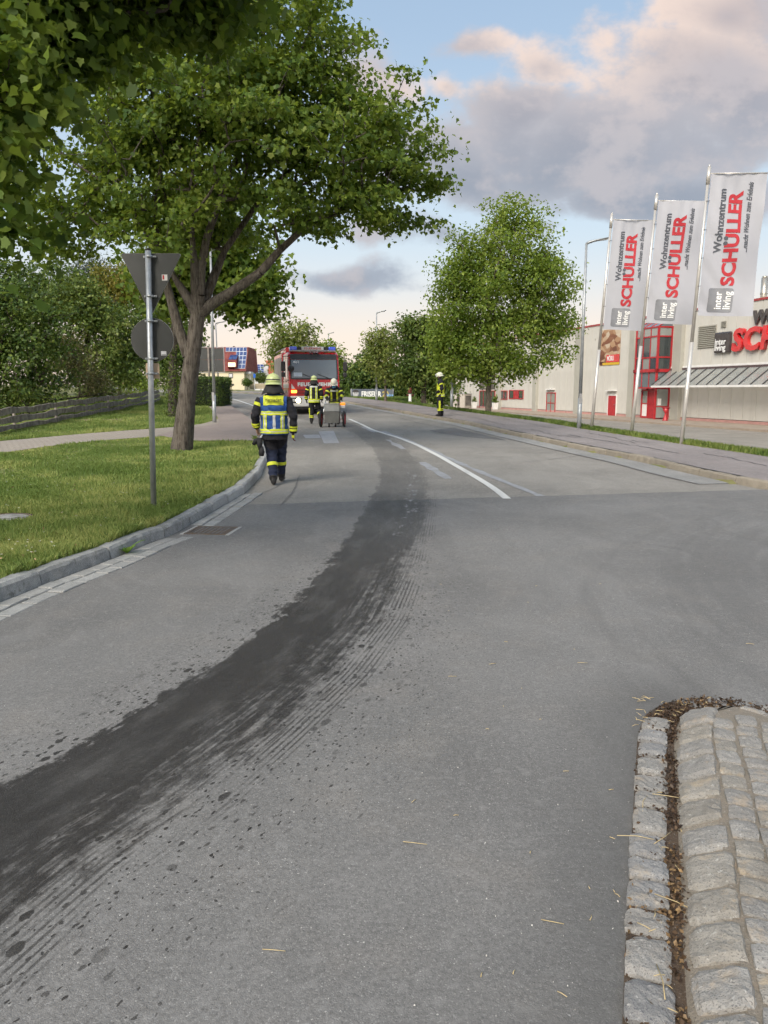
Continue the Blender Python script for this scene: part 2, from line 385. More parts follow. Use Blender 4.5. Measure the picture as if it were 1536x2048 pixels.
        def drops(scale, r, lo, spread0, spread1):
            vv = N(nt, 'ShaderNodeTexVoronoi', {'Vector': wob, 'Scale': scale, 'Randomness': 1.0}, feature='F1')
            cc = N(nt, 'ShaderNodeSeparateColor', {0: vv.outputs['Color']})
            rad = M(nt, 'MULTIPLY', cc.outputs[0], r)
            on = SS(nt, cc.outputs[1], lo, lo+0.02)
            dd = SS(nt, M(nt, 'SUBTRACT', vv.outputs['Distance'], rad), 0.05, -0.02)
            area = M(nt, 'MULTIPLY', SS(nt, u, spread0-0.25, spread0+0.15), SS(nt, u, spread1+0.35, spread1-0.25))
            return M(nt, 'MULTIPLY', M(nt, 'MULTIPLY', dd, on), area)
        near = SS(nt, v, 8.0, 4.0)
        dr = M(nt, 'MAXIMUM', drops(15, 0.31, 0.30, -0.66, 0.56), drops(34, 0.32, 0.38, -0.74, 0.66))
        dr = M(nt, 'MAXIMUM', dr, drops(58, 0.34, 0.55, -0.80, 0.95))
        dr = M(nt, 'MULTIPLY', dr, near)
        mask = M(nt, 'MULTIPLY', M(nt, 'MAXIMUM', mask, dr), M(nt, 'SUBTRACT', 1.0, M(nt, 'MULTIPLY', far, 0.42)))
        stren = M(nt, 'MULTIPLY', SS(nt, v, 4.5, 8.0, 0.97, 0.74), SS(nt, NOISE(nt, uv(5, 1.1), 1.0, 4, 0.65), 0.28, 0.55, 0.74, 1.0))
        c = MIX(nt, M(nt, 'MULTIPLY', mask, stren), c, MIX(nt, 1.0, c, (0.17, 0.157, 0.145), 'MULTIPLY'))
        # chalky absorbent smears in the middle of the trail
        ch = M(nt, 'MULTIPLY', M(nt, 'MULTIPLY', SS(nt, uw, 0.02, 0.10), SS(nt, uw, 0.26, 0.16)), M(nt, 'MULTIPLY', SS(nt, NOISE(nt, uv(9, 2.2), 1.0, 6, 0.7), 0.5, 0.66), SS(nt, v, 6.0, 8.5)))
        c = MIX(nt, M(nt, 'MULTIPLY', M(nt, 'MULTIPLY', ch, SS(nt, v, 15.5, 12)), 0.75), c, (0.36, 0.36, 0.37))
        rough = M(nt, 'MULTIPLY_ADD', mask, -0.26, 0.88)
        nt.links.new(rough, b.inputs['Roughness'])
    else: b.inputs['Roughness'].default_value = rough
    b.inputs['Specular IOR Level'].default_value = 0.3
    nt.links.new(c, b.inputs['Base Color'])
    h = M(nt, 'MULTIPLY_ADD', vo.outputs['Distance'], -0.6, fine)
    bp = N(nt, 'ShaderNodeBump', {'Strength': 0.45, 'Distance': 0.004, 'Height': h}); nt.links.new(bp.outputs[0], b.inputs['Normal'])
    return m
_an = ((0.194, 0.190, 0.183), (0.222, 0.208, 0.190), 0.28)
A_NEW = asphalt('asphalt_new_stained', *_an)
A_NEWD = asphalt('asphalt_new', *_an, wet=False, seal=True)
A_OLD = asphalt('asphalt_old', (0.268, 0.252, 0.226), (0.30, 0.28, 0.248), 0.35, True, True)
A_OLDD = asphalt('asphalt_old_dry', (0.268, 0.252, 0.226), (0.30, 0.28, 0.248), 0.35, False, True)
A_PATCH = asphalt('asphalt_patch', (0.178, 0.170, 0.162), (0.19, 0.182, 0.17), 0.35, False)
A_WALK = asphalt('sidewalk_asphalt', (0.275, 0.245, 0.235), (0.295, 0.265, 0.25), 0.4, False)
A_GUT = asphalt('gutter_concrete', (0.30, 0.295, 0.28), (0.33, 0.32, 0.30), 0.4, False)
A_LOT = asphalt('lot_paving', (0.29, 0.265, 0.225), (0.33, 0.30, 0.255), 0.2, False)
TAR = pm('tar_seam', (0.035, 0.033, 0.034), (0.07, 0.065, 0.06), 12, 0.6)
PAINT = pm('road_paint', (0.62, 0.62, 0.59), (0.42, 0.42, 0.40), 9, 0.7, lo=0.5, hi=0.75, coords='Generated')
GHOST = pm('removed_marking', (0.30, 0.31, 0.33), (0.26, 0.26, 0.26), 7, 0.85, lo=0.3, hi=0.7)
GHOST2 = pm('milled_marking', (0.37, 0.37, 0.38), (0.32, 0.315, 0.32), 5, 0.85, lo=0.3, hi=0.7)
def granite(name, a, b2, dark, scale=1.0, stain=(0.30, 0.24, 0.17), sa=0.5):
    m, nt, b = base_mat(name); P = pos(nt)
    n1 = NOISE(nt, P, 5*scale, 6, 0.65); n2 = NOISE(nt, P, 190*scale, 2); n3 = NOISE(nt, P, 60*scale, 4, 0.7)
    oi = N(nt, 'ShaderNodeObjectInfo').outputs['Random']
    c = MIX(nt, SS(nt, n1, 0.3, 0.7), a, b2)
    c = MIX(nt, M(nt, 'MULTIPLY', oi, 0.6), c, tuple(x*0.6 for x in a))
    c = MIX(nt, SS(nt, n2, 0.54, 0.68, 0, 0.8), c, dark)
    c = MIX(nt, SS(nt, n3, 0.57, 0.72, 0, 0.55), c, (0.58, 0.57, 0.53))
    c = MIX(nt, SS(nt, NOISE(nt, P, 9*scale, 5, 0.7), 0.52, 0.72, 0, sa), c, stain)
    nt.links.new(c, b.inputs['Base Color']); b.inputs['Roughness'].default_value = 0.85
    hh = M(nt, 'MULTIPLY_ADD', n1, 0.45, M(nt, 'MULTIPLY_ADD', n3, 1.0, M(nt, 'MULTIPLY', n2, 0.4)))
    bp = N(nt, 'ShaderNodeBump', {'Strength': 0.9, 'Distance': 0.009, 'Height': hh}); nt.links.new(bp.outputs[0], b.inputs['Normal'])
    return m
GRAN_L = granite('kerb_granite_grey', (0.43, 0.435, 0.425), (0.22, 0.23, 0.225), (0.08, 0.08, 0.08), 1.3, (0.12, 0.12, 0.10), 0.85)
GRAN_N = granite('kerb_granite_pale', (0.48, 0.48, 0.465), (0.39, 0.39, 0.375), (0.16, 0.16, 0.16), 1.0, (0.3, 0.29, 0.26), 0.3)
GRAN_R = granite('kerb_granite_tan', (0.34, 0.30, 0.235), (0.26, 0.225, 0.175), (0.10, 0.09, 0.07), 1.0, (0.2, 0.16, 0.11), 0.6)
GRAN_S = granite('sett_granite', (0.345, 0.332, 0.308), (0.22, 0.21, 0.193), (0.10, 0.095, 0.09), 1.0, (0.36, 0.29, 0.21), 0.7)
GRAN_W = granite('sett_granite_warm', (0.345, 0.325, 0.287), (0.225, 0.208, 0.178), (0.11, 0.10, 0.09), 1.0, (0.40, 0.315, 0.21), 0.8)
GRAN_B = granite('sett_granite_blue', (0.285, 0.282, 0.275), (0.19, 0.188, 0.184), (0.09, 0.09, 0.10), 1.0, (0.33, 0.28, 0.21), 0.6)
GRAN_G = granite('gutter_granite', (0.40, 0.40, 0.385), (0.28, 0.285, 0.275), (0.12, 0.12, 0.12), 1.0, (0.22, 0.21, 0.19), 0.5)
def soil_mat():
    m, nt, b = base_mat('lawn_soil'); P = pos(nt)
    c = MIX(nt, SS(nt, NOISE(nt, P, 0.7, 5), 0.35, 0.65), (0.13, 0.15, 0.042), (0.20, 0.19, 0.07))
    c = MIX(nt, SS(nt, NOISE(nt, P, 6, 5), 0.45, 0.75, 0, 0.7), c, (0.13, 0.105, 0.045))
    nt.links.new(c, b.inputs['Base Color']); b.inputs['Roughness'].default_value = 0.95
    bp = N(nt, 'ShaderNodeBump', {'Strength': 0.6, 'Distance': 0.03, 'Height': NOISE(nt, P, 14, 5)}); nt.links.new(bp.outputs[0], b.inputs['Normal'])
    return m
SOIL = soil_mat()
def paver_mat(name, c1, c2, mortar, rot, w=0.2, h=0.1):
    m, nt, b = base_mat(name); P = pos(nt)
    mp = N(nt, 'ShaderNodeMapping', {'Vector': P, 'Rotation': (0, 0, rot)}).outputs[0]
    br = N(nt, 'ShaderNodeTexBrick', {'Vector': mp, 'Color1': (*c1, 1), 'Color2': (*c2, 1), 'Mortar': (*mortar, 1), 'Scale': 1.0, 'Mortar Size': 0.009, 'Bias': 0.0, 'Brick Width': w, 'Row Height': h})
    c = MIX(nt, SS(nt, NOISE(nt, P, 0.8, 5), 0.35, 0.7, 0, 0.5), br.outputs['Color'], tuple(x*0.72 for x in c1))
    nt.links.new(c, b.inputs['Base Color']); b.inputs['Roughness'].default_value = 0.9
    bp = N(nt, 'ShaderNodeBump', {'Strength': 0.5, 'Distance': 0.006, 'Height': M(nt, 'MULTIPLY', br.outputs['Fac'], -1.0)}); nt.links.new(bp.outputs[0], b.inputs['Normal'])
    return m
PAVER = paver_mat('path_pavers', (0.37, 0.325, 0.27), (0.32, 0.275, 0.23), (0.17, 0.145, 0.12), 0.3)
PAVER_X = paver_mat('crossing_pavers', (0.32, 0.265, 0.235), (0.28, 0.225, 0.20), (0.15, 0.12, 0.10), 0.12, 0.24, 0.16)

# ------------------------------------------------------------------ sheets
def struct(name, me, mat, label=None):
    o = link(name, me, mat); o['kind'] = 'structure'
    if label: o['label'] = label
    return o
def resample(pts, step):
    p = np.array([(q[0], q[1]) for q in pts], float); seg = np.hypot(*np.diff(p, axis=0).T); L = np.concatenate([[0], np.cumsum(seg)])
    n = max(2, int(round(L[-1]/step))+1); t = np.linspace(0, L[-1], n)
    q = np.stack([np.interp(t, L, p[:, 0]), np.interp(t, L, p[:, 1])], 1)
    for _ in range(2):
        q[1:-1] = (q[:-2]+2*q[1:-1]+q[2:])/4
    return q
def normals2(q):
    t = np.gradient(q, axis=0); t /= np.linalg.norm(t, axis=1)[:, None]
    return np.stack([-t[:, 1], t[:, 0]], 1)
def grid_mesh(name, X, Y, Z):
    n, m = X.shape; V = np.stack([X.ravel(), Y.ravel(), Z.ravel()], 1)
    i = np.arange(n-1)[:, None]*m+np.arange(m-1)[None, :]; i = i.ravel()
    return np_mesh(name, V, np.stack([i, i+1, i+m+1, i+m], 1), smooth=True)
def strip_ab(name, A, B, mat, off, nacross=6, zf=None):
    """ruled sheet between two equally sampled polylines, following the ground"""
    A = np.asarray(A); B = np.asarray(B); c = np.linspace(0, 1, nacross+1)
    X = A[:, :1]*(1-c)+B[:, :1]*c; Y = A[:, 1:2]*(1-c)+B[:, 1:2]*c
    Z = (s_(Y) if zf is None else zf(X, Y))+off
    return struct(name, grid_mesh(name, X, Y, Z), mat)
def ribbon(name, pxs, width, mat, off, step=0.4, jitter=0.0, zf=None, world=False, closed_ends=True):
    q = resample([p if world else G(*p) for p in pxs], step); n = normals2(q)
    if jitter: q = q+n*rng.normal(0, jitter, (len(q), 1))
    w = width/2*(1+(rng.normal(0, 0.22, (len(q), 1)) if jitter else 0))
    return strip_ab(name, q-n*w, q+n*w, mat, off, 1, zf)
# trail coordinates
_tl = [(-260,1690),(0,1560),(200,1478),(380,1370),(520,1285),(610,1205),(690,1105),(738,1012)]
_tr = [(-60,2080),(150,1830),(320,1685),(500,1535),(650,1395),(765,1265),(832,1130),(866,1010)]
_tc = [(G(*a)+G(*b))/2 for a, b in zip(_tl, _tr)]
_d0 = _tc[0]-_tc[1]
_tc = [_tc[0]+_d0*3]+_tc+[G(*p) for p in [(812,960),(803,925),(780,895),(740,866),(690,849),(655,843)]]
TRAIL = resample(_tc, 0.1)
def add_trail(me):
    co = np.empty(len(me.vertices)*3, np.float32); me.vertices.foreach_get('co', co); co = co.reshape(-1, 3)[:, :2]
    t = np.gradient(TRAIL, axis=0); t /= np.linalg.norm(t, axis=1)[:, None]
    nrm = np.stack([t[:, 1], -t[:, 0]], 1); s = np.arange(len(TRAIL))*0.1
    y0 = s[np.argmin(np.abs(TRAIL[:, 1]-1.9))]
    u = np.full(len(co), 9.0, np.float32); v = np.zeros(len(co), np.float32)
    near = np.where((co[:, 0] > -9) & (co[:, 0] < 9) & (co[:, 1] < 45))[0]
    for k in np.array_split(near, max(1, len(near)//4000)):
        d = ((co[k][:, None, :]-TRAIL[None])**2).sum(2); j = d.argmin(1)
        dv = co[k]-TRAIL[j]; u[k] = (dv*nrm[j]).sum(1); v[k] = s[j]-y0+(dv*t[j]).sum(1)
    for nm, arr in (('trail_u', u), ('trail_v', v)):
        a = me.attributes.new(nm, 'FLOAT', 'POINT'); a.data.foreach_set('value', arr)

def split_wet(me, dry):
    me.materials.append(dry); u = np.empty(len(me.vertices), np.float32); me.attributes['trail_u'].data.foreach_get('value', u)
    vi = np.empty(len(me.loops), np.int32); me.loops.foreach_get('vertex_index', vi); far = (np.abs(u[vi].reshape(-1, 4)) > 1.32).all(1)
    me.polygons.foreach_set('material_index', far.astype(np.int32)); me.update()
# terrain
def axis(parts):
    out = []
    for a, b, st in parts: out += list(np.arange(a, b, st))
    return np.array(out+[parts[-1][1]])
gx = axis([(-1500,-300,200),(-300,-60,12),(-60,-20,2),(-20,16,0.3),(16,60,2),(60,300,12),(300,1500,200)])
gy = axis([(-60,-4,4),(-4,1,1),(1,40,0.4),(40,70,0.8),(70,160,3),(160,400,20),(400,2600,200)])
GX, GY = np.meshgrid(gx, gy); TG = T(GX, GY); TG = np.where((XL(GY)-GX > -0.6) & (XL(GY)-GX < 150), np.minimum(TG, s_(GY)-0.04)-0.04, TG); struct('ground', grid_mesh('ground', GX, GY, TG), SOIL)
_ly = np.concatenate([np.arange(-6, 40, 0.3), np.arange(40, 150, 2.0)]); _lf = np.concatenate([np.linspace(0.12, 3, 12), np.linspace(3.3, 14, 36), np.linspace(15, 170, 40)])
_LX = XL(_ly)[:, None]-_lf[None, :]; _LY = np.repeat(_ly[:, None], len(_lf), 1); struct('lawn', grid_mesh('lawn', _LX, _LY, T(_LX, _LY)), SOIL)
# new asphalt of the junction
_fx = np.concatenate([np.linspace(0, 9.5, 105), np.linspace(10, 48, 30)])
_ry = np.concatenate([np.linspace(-8, 1.2, 10), np.linspace(1.3, 10.93, 112)]); _rr = (_ry+8)/18.93
def yb(x):
    ln = 10.93+(x+2.1)*0.193
    arc = np.where(x < 11.6, 13.4-np.sqrt(np.clip(5.35**2-(x-11.6)**2, 0, None)), 8.05)
    return np.where(x > 6.25, np.minimum(ln, arc+0.03), ln)
X0 = XL(_ry)[:, None]-0.04+_fx[None, :]; Y0 = -8+_rr[:, None]*(yb(X0)+8)
nme = grid_mesh('junction_asphalt', X0, Y0, s_(Y0)); add_trail(nme); struct('junction_asphalt', nme, A_NEW); split_wet(nme, A_NEWD)
# older road surface beyond the joint
_yy = np.concatenate([np.arange(9.5, 40, 0.2), np.arange(40, 122, 1.0)]); _cc = np.linspace(0, 1, 56)
Xo = XL(_yy)[:, None]*(1-_cc)+XR(np.maximum(_yy, 12.4))[:, None]*_cc; Yo = np.repeat(_yy[:, None], 56, 1)
ome = grid_mesh('road', Xo, Yo, s_(Yo)-0.007); add_trail(ome); struct('road', ome, A_OLD); split_wet(ome, A_OLDD)
# asphalt patches, seams, right-hand gutter strip
def poly_sheet(name, pxs, mat, off):
    pts = [G(*p, off) for p in pxs]; me = bpy.data.meshes.new(name); me.from_pydata([tuple(p) for p in pts], [], [tuple(range(len(pts)))])
    bm = bmesh.new(); bm.from_mesh(me); bmesh.ops.triangulate(bm, faces=bm.faces); bmesh.ops.subdivide_edges(bm, edges=bm.edges, cuts=5, use_grid_fill=True)
    for v in bm.verts: v.co.z = float(s_(v.co.y))+off
    bm.to_mesh(me); bm.free(); return struct(name, me, mat)
poly_sheet('asphalt_patch', [(858,861),(884,857.5),(908,855),(932,862),(975,872),(1011,880.5),(960,876),(915,871.5),(884,867)], A_PATCH, -0.001)
_g0 = resample([(XR(y)-0.02, y) for y in np.arange(13.3, 62, 0.8)], 0.5); _gn = normals2(_g0)
_gw = np.interp(_g0[:, 1], [13.3, 15, 22, 62], [0.62, 0.66, 0.55, 0.45])[:, None]
strip_ab('gutter_strip', _g0, _g0+_gn*_gw, A_GUT, 0.001, 2)
_q = _g0+_gn*(_gw+0.03)
strip_ab('tar_seam', _q-_gn*0.03, _q+_gn*0.03, TAR if False else A_PATCH, 0.003, 1)
for i, pl in enumerate([[(797,835),(850,849),(905,857),(960,868),(1010,880)], [(1250,912),(1180,908),(1100,919),(1040,925)], [(560,1012),(585,985),(600,950)], [(478,1000),(530,985),(562,968)]]):
    ribbon('tar_seam', pl, 0.035 if i < 1 else 0.018, A_PATCH, 0.005, 0.3, 0.012)
# painted markings
ribbon('centre_line', [(698.6,838),(722,848),(746,860),(796.5,875),(833,889),(878.6,912),(947,951),(988,976),(1014,997)], 0.125, PAINT, 0.001, 0.4)
ribbon('removed_line', [(765,862),(810,878),(856,898),(974,949),(1038,974),(1088,994)], 0.16, GHOST, -0.002, 0.4, 0.004)
for a, b in (((726,853),(751,864.5)), ((775,879),(808,898)), ((844,924),(897,957))):
    ribbon('removed_dash', [a, b], 0.19, GHOST, -0.0025, 0.4, 0.003)
poly_sheet('milled_marking', [(606,869.5),(638,869),(642,876),(611,876.5)], GHOST2, -0.002)
poly_sheet('milled_marking', [(637,862.5),(667,861.5),(678.5,886),(648,886.5)], GHOST2, -0.001)
ribbon('edge_line', [(446,790),(459,796),(486,804),(514,814),(540,828)], 0.14, PAINT, 0.003, 1.0)
# left paved path and crossing
_pn = resample([G(*p, 0.12) for p in [(-120,916),(0,903),(100,893),(200,884),(330,873),(400,866),(470,863.5),(524,861)]], 0.5)
_pf = [G(*p, 0.12) for p in [(-120,891),(0,880),(100,872.5),(200,865.5),(330,856),(400,848),(434,838),(470,828)]]
_pf = resample(_pf, 0.5); _pf = np.stack([np.interp(np.linspace(0, 1, len(_pn)), np.linspace(0, 1, len(_pf)), _pf[:, k]) for k in (0, 1)], 1)
strip_ab('path', _pn, _pf, PAVER, 0.016, 8, T)
_sy2 = np.arange(21.0, 62, 0.5); _sx = XL(_sy2)
_sw = np.interp(_sy2, [21, 23, 25.5, 28, 33, 42, 62], [2.2, 3.0, 2.4, 1.3, 1.25, 1.3, 1.3])
strip_ab('crossing', np.stack([_sx-0.02, _sy2], 1), np.stack([_sx-_sw, _sy2], 1), PAVER_X, 0.024, 8, lambda x, y: np.where(True, s_(y)+0.105, 0))
# right sidewalk
_k0 = resample(list(reversed([(30, 8.05), (20, 8.05)]))[0:0]+[(30, 8.02), (20, 8.03), (14, 8.04)]+_arc+[(p.x, p.y) for p in _kr]+[(-5.9,61),(-9.6,70),(-17,85)], 0.35)
_kn = normals2(_k0)            # left normal: toward the road
strip_ab('sidewalk', _k0-_kn*0.15, _k0-_kn*2.72, A_WALK, 0.118, 8)
def on_walk(x, y): return s_(y)+0.12
for pl, w in (([(1133,869),(1180,877),(1251,888.5),(1300,896),(1356,907)], .035), ([(1174,865),(1215,873),(1272,886)], .03), ([(1408,907),(1450,914),(1536,932)], .03),
              ([(1000,836),(1060,848),(1120,858)], .03), ([(900,826),(960,838),(1010,850)], .03), ([(1262,880),(1275,884),(1300,886)], .03), ([(1060,858),(1100,868),(1160,876)], .03), ([(760,806),(820,815),(880,823)], .03)):
    ribbon('tar_seam', [G(*p, 0.12) for p in pl], w, TAR, 0.004, 0.2, 0.03, on_walk, world=True)
ribbon('tar_seam', [tuple(p) for p in (_k0-_kn*0.165)], 0.035, TAR, 0.003, 0.35, 0.008, on_walk, world=True)

# ------------------------------------------------------------------ kerbs, stone by stone
def kerb(name, q, side, h, wid, length, mat, label, face_batter=0.02, h_of=None, gap=0.022, matf=None, mode='kerb_stone'):
    """q: foot line sampled every ~0.1 m; side +1: stone lies to the left of the line"""
    root = bpy.data.objects.new(name, None); COL.objects.link(root); tag(root, label, None, None, 'structure')
    n = normals2(q)*side; L = np.concatenate([[0], np.cumsum(np.hypot(*np.diff(q, axis=0).T))]); pos_ = 0.0
    P = lambda t: np.array([np.interp(t, L, q[:, 0]), np.interp(t, L, q[:, 1])]); NN = lambda t: np.array([np.interp(t, L, n[:, 0]), np.interp(t, L, n[:, 1])])
    while pos_ < L[-1]-0.3:
        ln = length*random.uniform(0.8, 1.2); a, b = pos_+gap/2, min(pos_+ln, L[-1])-gap/2; pos_ += ln
        hj = random.uniform(-0.012, 0.008); oj = random.uniform(-0.008, 0.008); rings = []
        K = max(2, int((b-a)/0.15)+1)
        for i, t in enumerate(np.linspace(a, b, K)):
            p = P(t); nn = NN(t); nn = nn/np.linalg.norm(nn); hh = (h if h_of is None else h_of(p[1]))+hj
            end = 0.008 if i in (0, K-1) else 0.0
            w = lambda: random.uniform(-0.010, 0.010)
            prof = [(0.0+oj, -0.06), (face_batter*0.8+oj+w(), hh-0.025-end), (face_batter+0.02+oj+w(), hh-end), (wid-0.012, hh+w()*0.5-end), (wid, hh-0.015-end), (wid, -0.06)]
            z = float(s_(p[1])); rings.append([Vector((p[0]+nn[0]*d, p[1]+nn[1]*d, z+zz)) for d, zz in prof])
        mb = MB(); mb.loft(rings, True, False)
        mid = P((a+b)/2); mm = matf(mid[1]) if matf else mat
        mb.build(mode, mm, root)
    return root
_lk = resample([(XL(y), y) for y in np.concatenate([np.arange(-2, 22.3, 0.25)])], 0.1)
kerb('kerb', _lk, +1, 0.125, 0.17, 0.95, GRAN_L, 'grey granite kerb curving along the lawn on the left', h_of=lambda y: float(np.interp(y, [0, 19, 21.5], [0.13, 0.125, 0.05])),
     matf=lambda y: GRAN_N if y > 9.9 else GRAN_L)
_lk2 = resample([(XL(y), y) for y in np.arange(22.3, 60, 0.5)], 0.2)
kerb('kerb', _lk2, +1, 0.11, 0.12, 1.2, GRAN_L, 'low kerb between the red paved crossing and the road')
_rk = resample([tuple(p) for p in _k0], 0.15)
kerb('kerb', _rk, -1, 0.125, 0.15, 1.15, GRAN_R, 'tan granite kerb along the right-hand pavement', face_batter=0.035)
# flat gutter stones beside the left kerb
groot = bpy.data.objects.new('gutter', None); COL.objects.link(groot); tag(groot, 'two rows of flat worn gutter stones along the left kerb', None, None, 'structure')
GRATE_C = G(420, 1061)
_gq = resample([(XL(y), y) for y in np.arange(1.5, 12.5, 0.2)], 0.05); _gn2 = normals2(_gq); _gl = np.arange(len(_gq))*0.05
for row in range(2):
    t = random.uniform(0, 0.1)
    while t < _gl[-1]-0.4:
        ln = random.choice((.2, .25, .3, .35)); i0 = int(round(t/0.05)); i1 = min(len(_gq)-1, i0+int(round(ln/0.05))); t += ln
        c = (_gq[i0]+_gq[i1])/2
        if abs(c[1]-GRATE_C.y) < 0.40: continue
        d0, d1 = 0.008+row*0.155, 0.155+row*0.155+random.uniform(-0.008, 0.008)
        z = float(s_(c[1]))+0.008+random.uniform(-0.003, 0.006)
        cs = [_gq[i0]-_gn2[i0]*d0, _gq[i1]-_gn2[i1]*d0, _gq[i1]-_gn2[i1]*d1, _gq[i0]-_gn2[i0]*d1]
        cc = sum(cs)/4; mb = MB()
        rings = []
        for (k, dz) in ((1.0, -0.03), (1.0, -0.006), (0.93, 0.0)):
            rings.append([Vector((cc[0]+(p[0]-cc[0])*k*.92, cc[1]+(p[1]-cc[1])*k*.95, z+dz)) for p in cs])
        mb.loft(rings, True, False); mb.build('gutter_stone', GRAN_G, groot)
# car park and raised pavement by the shop
WA = np.array([26.93, 54.0]); WD = np.array([-0.2425, 0.9701]); WO = np.array([-0.9701, -0.2425])
def wallp(s, o): return WA+WD*s+WO*o
def flat_quad(name, pts, z, mat):
    me = bpy.data.meshes.new(name); me.from_pydata([(p[0], p[1], z) for p in pts], [], [tuple(range(len(pts)))]); return struct(name, me, mat)
flat_quad('car_park', [(3, 12), (90, 12), (90, 190), (-6, 190), (2, 70), (3, 40)], LOT_Z, A_LOT)
mb = MB(); pa = [wallp(-40, 0.02), wallp(-40, 5.2), wallp(30, 4.6), wallp(68, 3.6), wallp(68, 0.02)]
mb.prism([tuple(p) for p in pa], LOT_Z-0.1, LOT_Z+0.14, 'z'); struct('pavement', mb.mesh('pavement'), pm('shop_pavement', (0.27, 0.215, 0.165), (0.33, 0.27, 0.21), 1.2, 0.9))

# ================================================================== vegetation
BARK = pm('maple_bark', (0.090, 0.075, 0.060), (0.042, 0.033, 0.026), 9, 0.95, bump=1.0, bscale=22, dist=0.03, lo=0.3, hi=0.7)
def bark_lines(m, c3):
    nt = m.node_tree; b = nt.nodes['Principled BSDF']; co = N(nt, 'ShaderNodeTexCoord').outputs['Object']
    mp = N(nt, 'ShaderNodeMapping', {'Vector': co, 'Scale': (26, 26, 3.2)}).outputs[0]
    nz = NOISE(nt, mp, 1.0, 6, 0.6)
    src = b.inputs['Base Color'].links[0].from_socket
    nt.links.new(MIX(nt, SS(nt, nz, 0.42, 0.62), src, c3), b.inputs['Base Color'])
    bp = N(nt, 'ShaderNodeBump', {'Strength': 1.0, 'Distance': 0.03, 'Height': nz}); nt.links.new(bp.outputs[0], b.inputs['Normal'])
bark_lines(BARK, (0.125, 0.108, 0.088))
BARK2 = pm('linden_bark', (0.16, 0.13, 0.10), (0.09, 0.075, 0.06), 9, 0.95, bump=0.8, bscale=25, dist=0.02)
STEM = pm('shrub_stem', (0.09, 0.07, 0.05), (0.05, 0.04, 0.03), 9, 0.95)
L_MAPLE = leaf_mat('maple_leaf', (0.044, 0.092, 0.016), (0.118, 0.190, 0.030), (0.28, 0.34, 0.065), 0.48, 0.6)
L_MAPLE_SHADE = leaf_mat('maple_leaf_shaded', (0.032, 0.072, 0.012), (0.085, 0.148, 0.023), (0.23, 0.30, 0.05), 0.48, 0.9)  # darker copy of the maple leaf, shade on the near tree put into its colour
L_LIND = leaf_mat('linden_leaf', (0.075, 0.130, 0.019), (0.175, 0.258, 0.040), (0.38, 0.45, 0.105), 0.48, 0.5)
L_LIGHT = leaf_mat('young_tree_leaf', (0.09, 0.135, 0.028), (0.19, 0.24, 0.055), (0.36, 0.38, 0.12), 0.38, 0.5)
L_DARK = leaf_mat('dark_shrub_leaf', (0.030, 0.064, 0.014), (0.075, 0.130, 0.026), (0.19, 0.25, 0.05), 0.28, 0.5)
L_MID = leaf_mat('green_shrub_leaf', (0.045, 0.085, 0.017), (0.105, 0.160, 0.032), (0.24, 0.28, 0.065), 0.3, 0.5)
L_RED = leaf_mat('bronze_shrub_leaf', (0.045, 0.055, 0.022), (0.11, 0.115, 0.045), (0.24, 0.20, 0.09), 0.3, 0.8)
L_YEL = leaf_mat('yellow_tree_leaf', (0.10, 0.11, 0.02), (0.21, 0.20, 0.04), (0.36, 0.31, 0.08), 0.4, 0.6)
L_PINE = leaf_mat('pine_needles', (0.02, 0.036, 0.02), (0.042, 0.066, 0.034), (0.085, 0.11, 0.055), 0.15, 0.6)
L_GRASS = leaf_mat('grass_blade', (0.10, 0.170, 0.038), (0.175, 0.252, 0.064), (0.38, 0.40, 0.14), 0.3, 0.55)
L_GRASS2 = leaf_mat('verge_grass', (0.06, 0.11, 0.022), (0.11, 0.175, 0.035), (0.22, 0.26, 0.07), 0.3, 1.2)
SHAPES = {'maple': np.array([(0,0),(.20,-.05),(.50,.07),(.42,.27),(.64,.52),(.33,.58),(0,1.0),(-.33,.58),(-.64,.52),(-.42,.27),(-.50,.07),(-.20,-.05)]),
          'oval': np.array([(0,0),(.34,.45),(0,1.0),(-.34,.45)]), 'needle': np.array([(0,0),(.12,.5),(0,1.0),(-.12,.5)])}
_vt = np.random.default_rng(99).uniform(-1, 1, (32, 32, 32))
def vnoise(P):
    i = np.floor(P).astype(int); f = P-i; f = f*f*(3-2*f); out = 0
    for a in (0, 1):
        for b in (0, 1):
            for c in (0, 1):
                out = out+_vt[(i[:, 0]+a) % 32, (i[:, 1]+b) % 32, (i[:, 2]+c) % 32]*(f[:, 0] if a else 1-f[:, 0])*(f[:, 1] if b else 1-f[:, 1])*(f[:, 2] if c else 1-f[:, 2])
    return out
def lowvar(P, rg, f=0.9, amp=0.22):
    q = vnoise(P*f)+0.7*vnoise(P*f*2.3+7)+0.5*vnoise(P*f*5.1+3)
    return np.clip(0.9*rg.beta(1.8, 2.0, len(P))+amp*q*1.2, 0, 1)
def unit(a): return a/np.maximum(np.linalg.norm(a, axis=-1, keepdims=True), 1e-9)
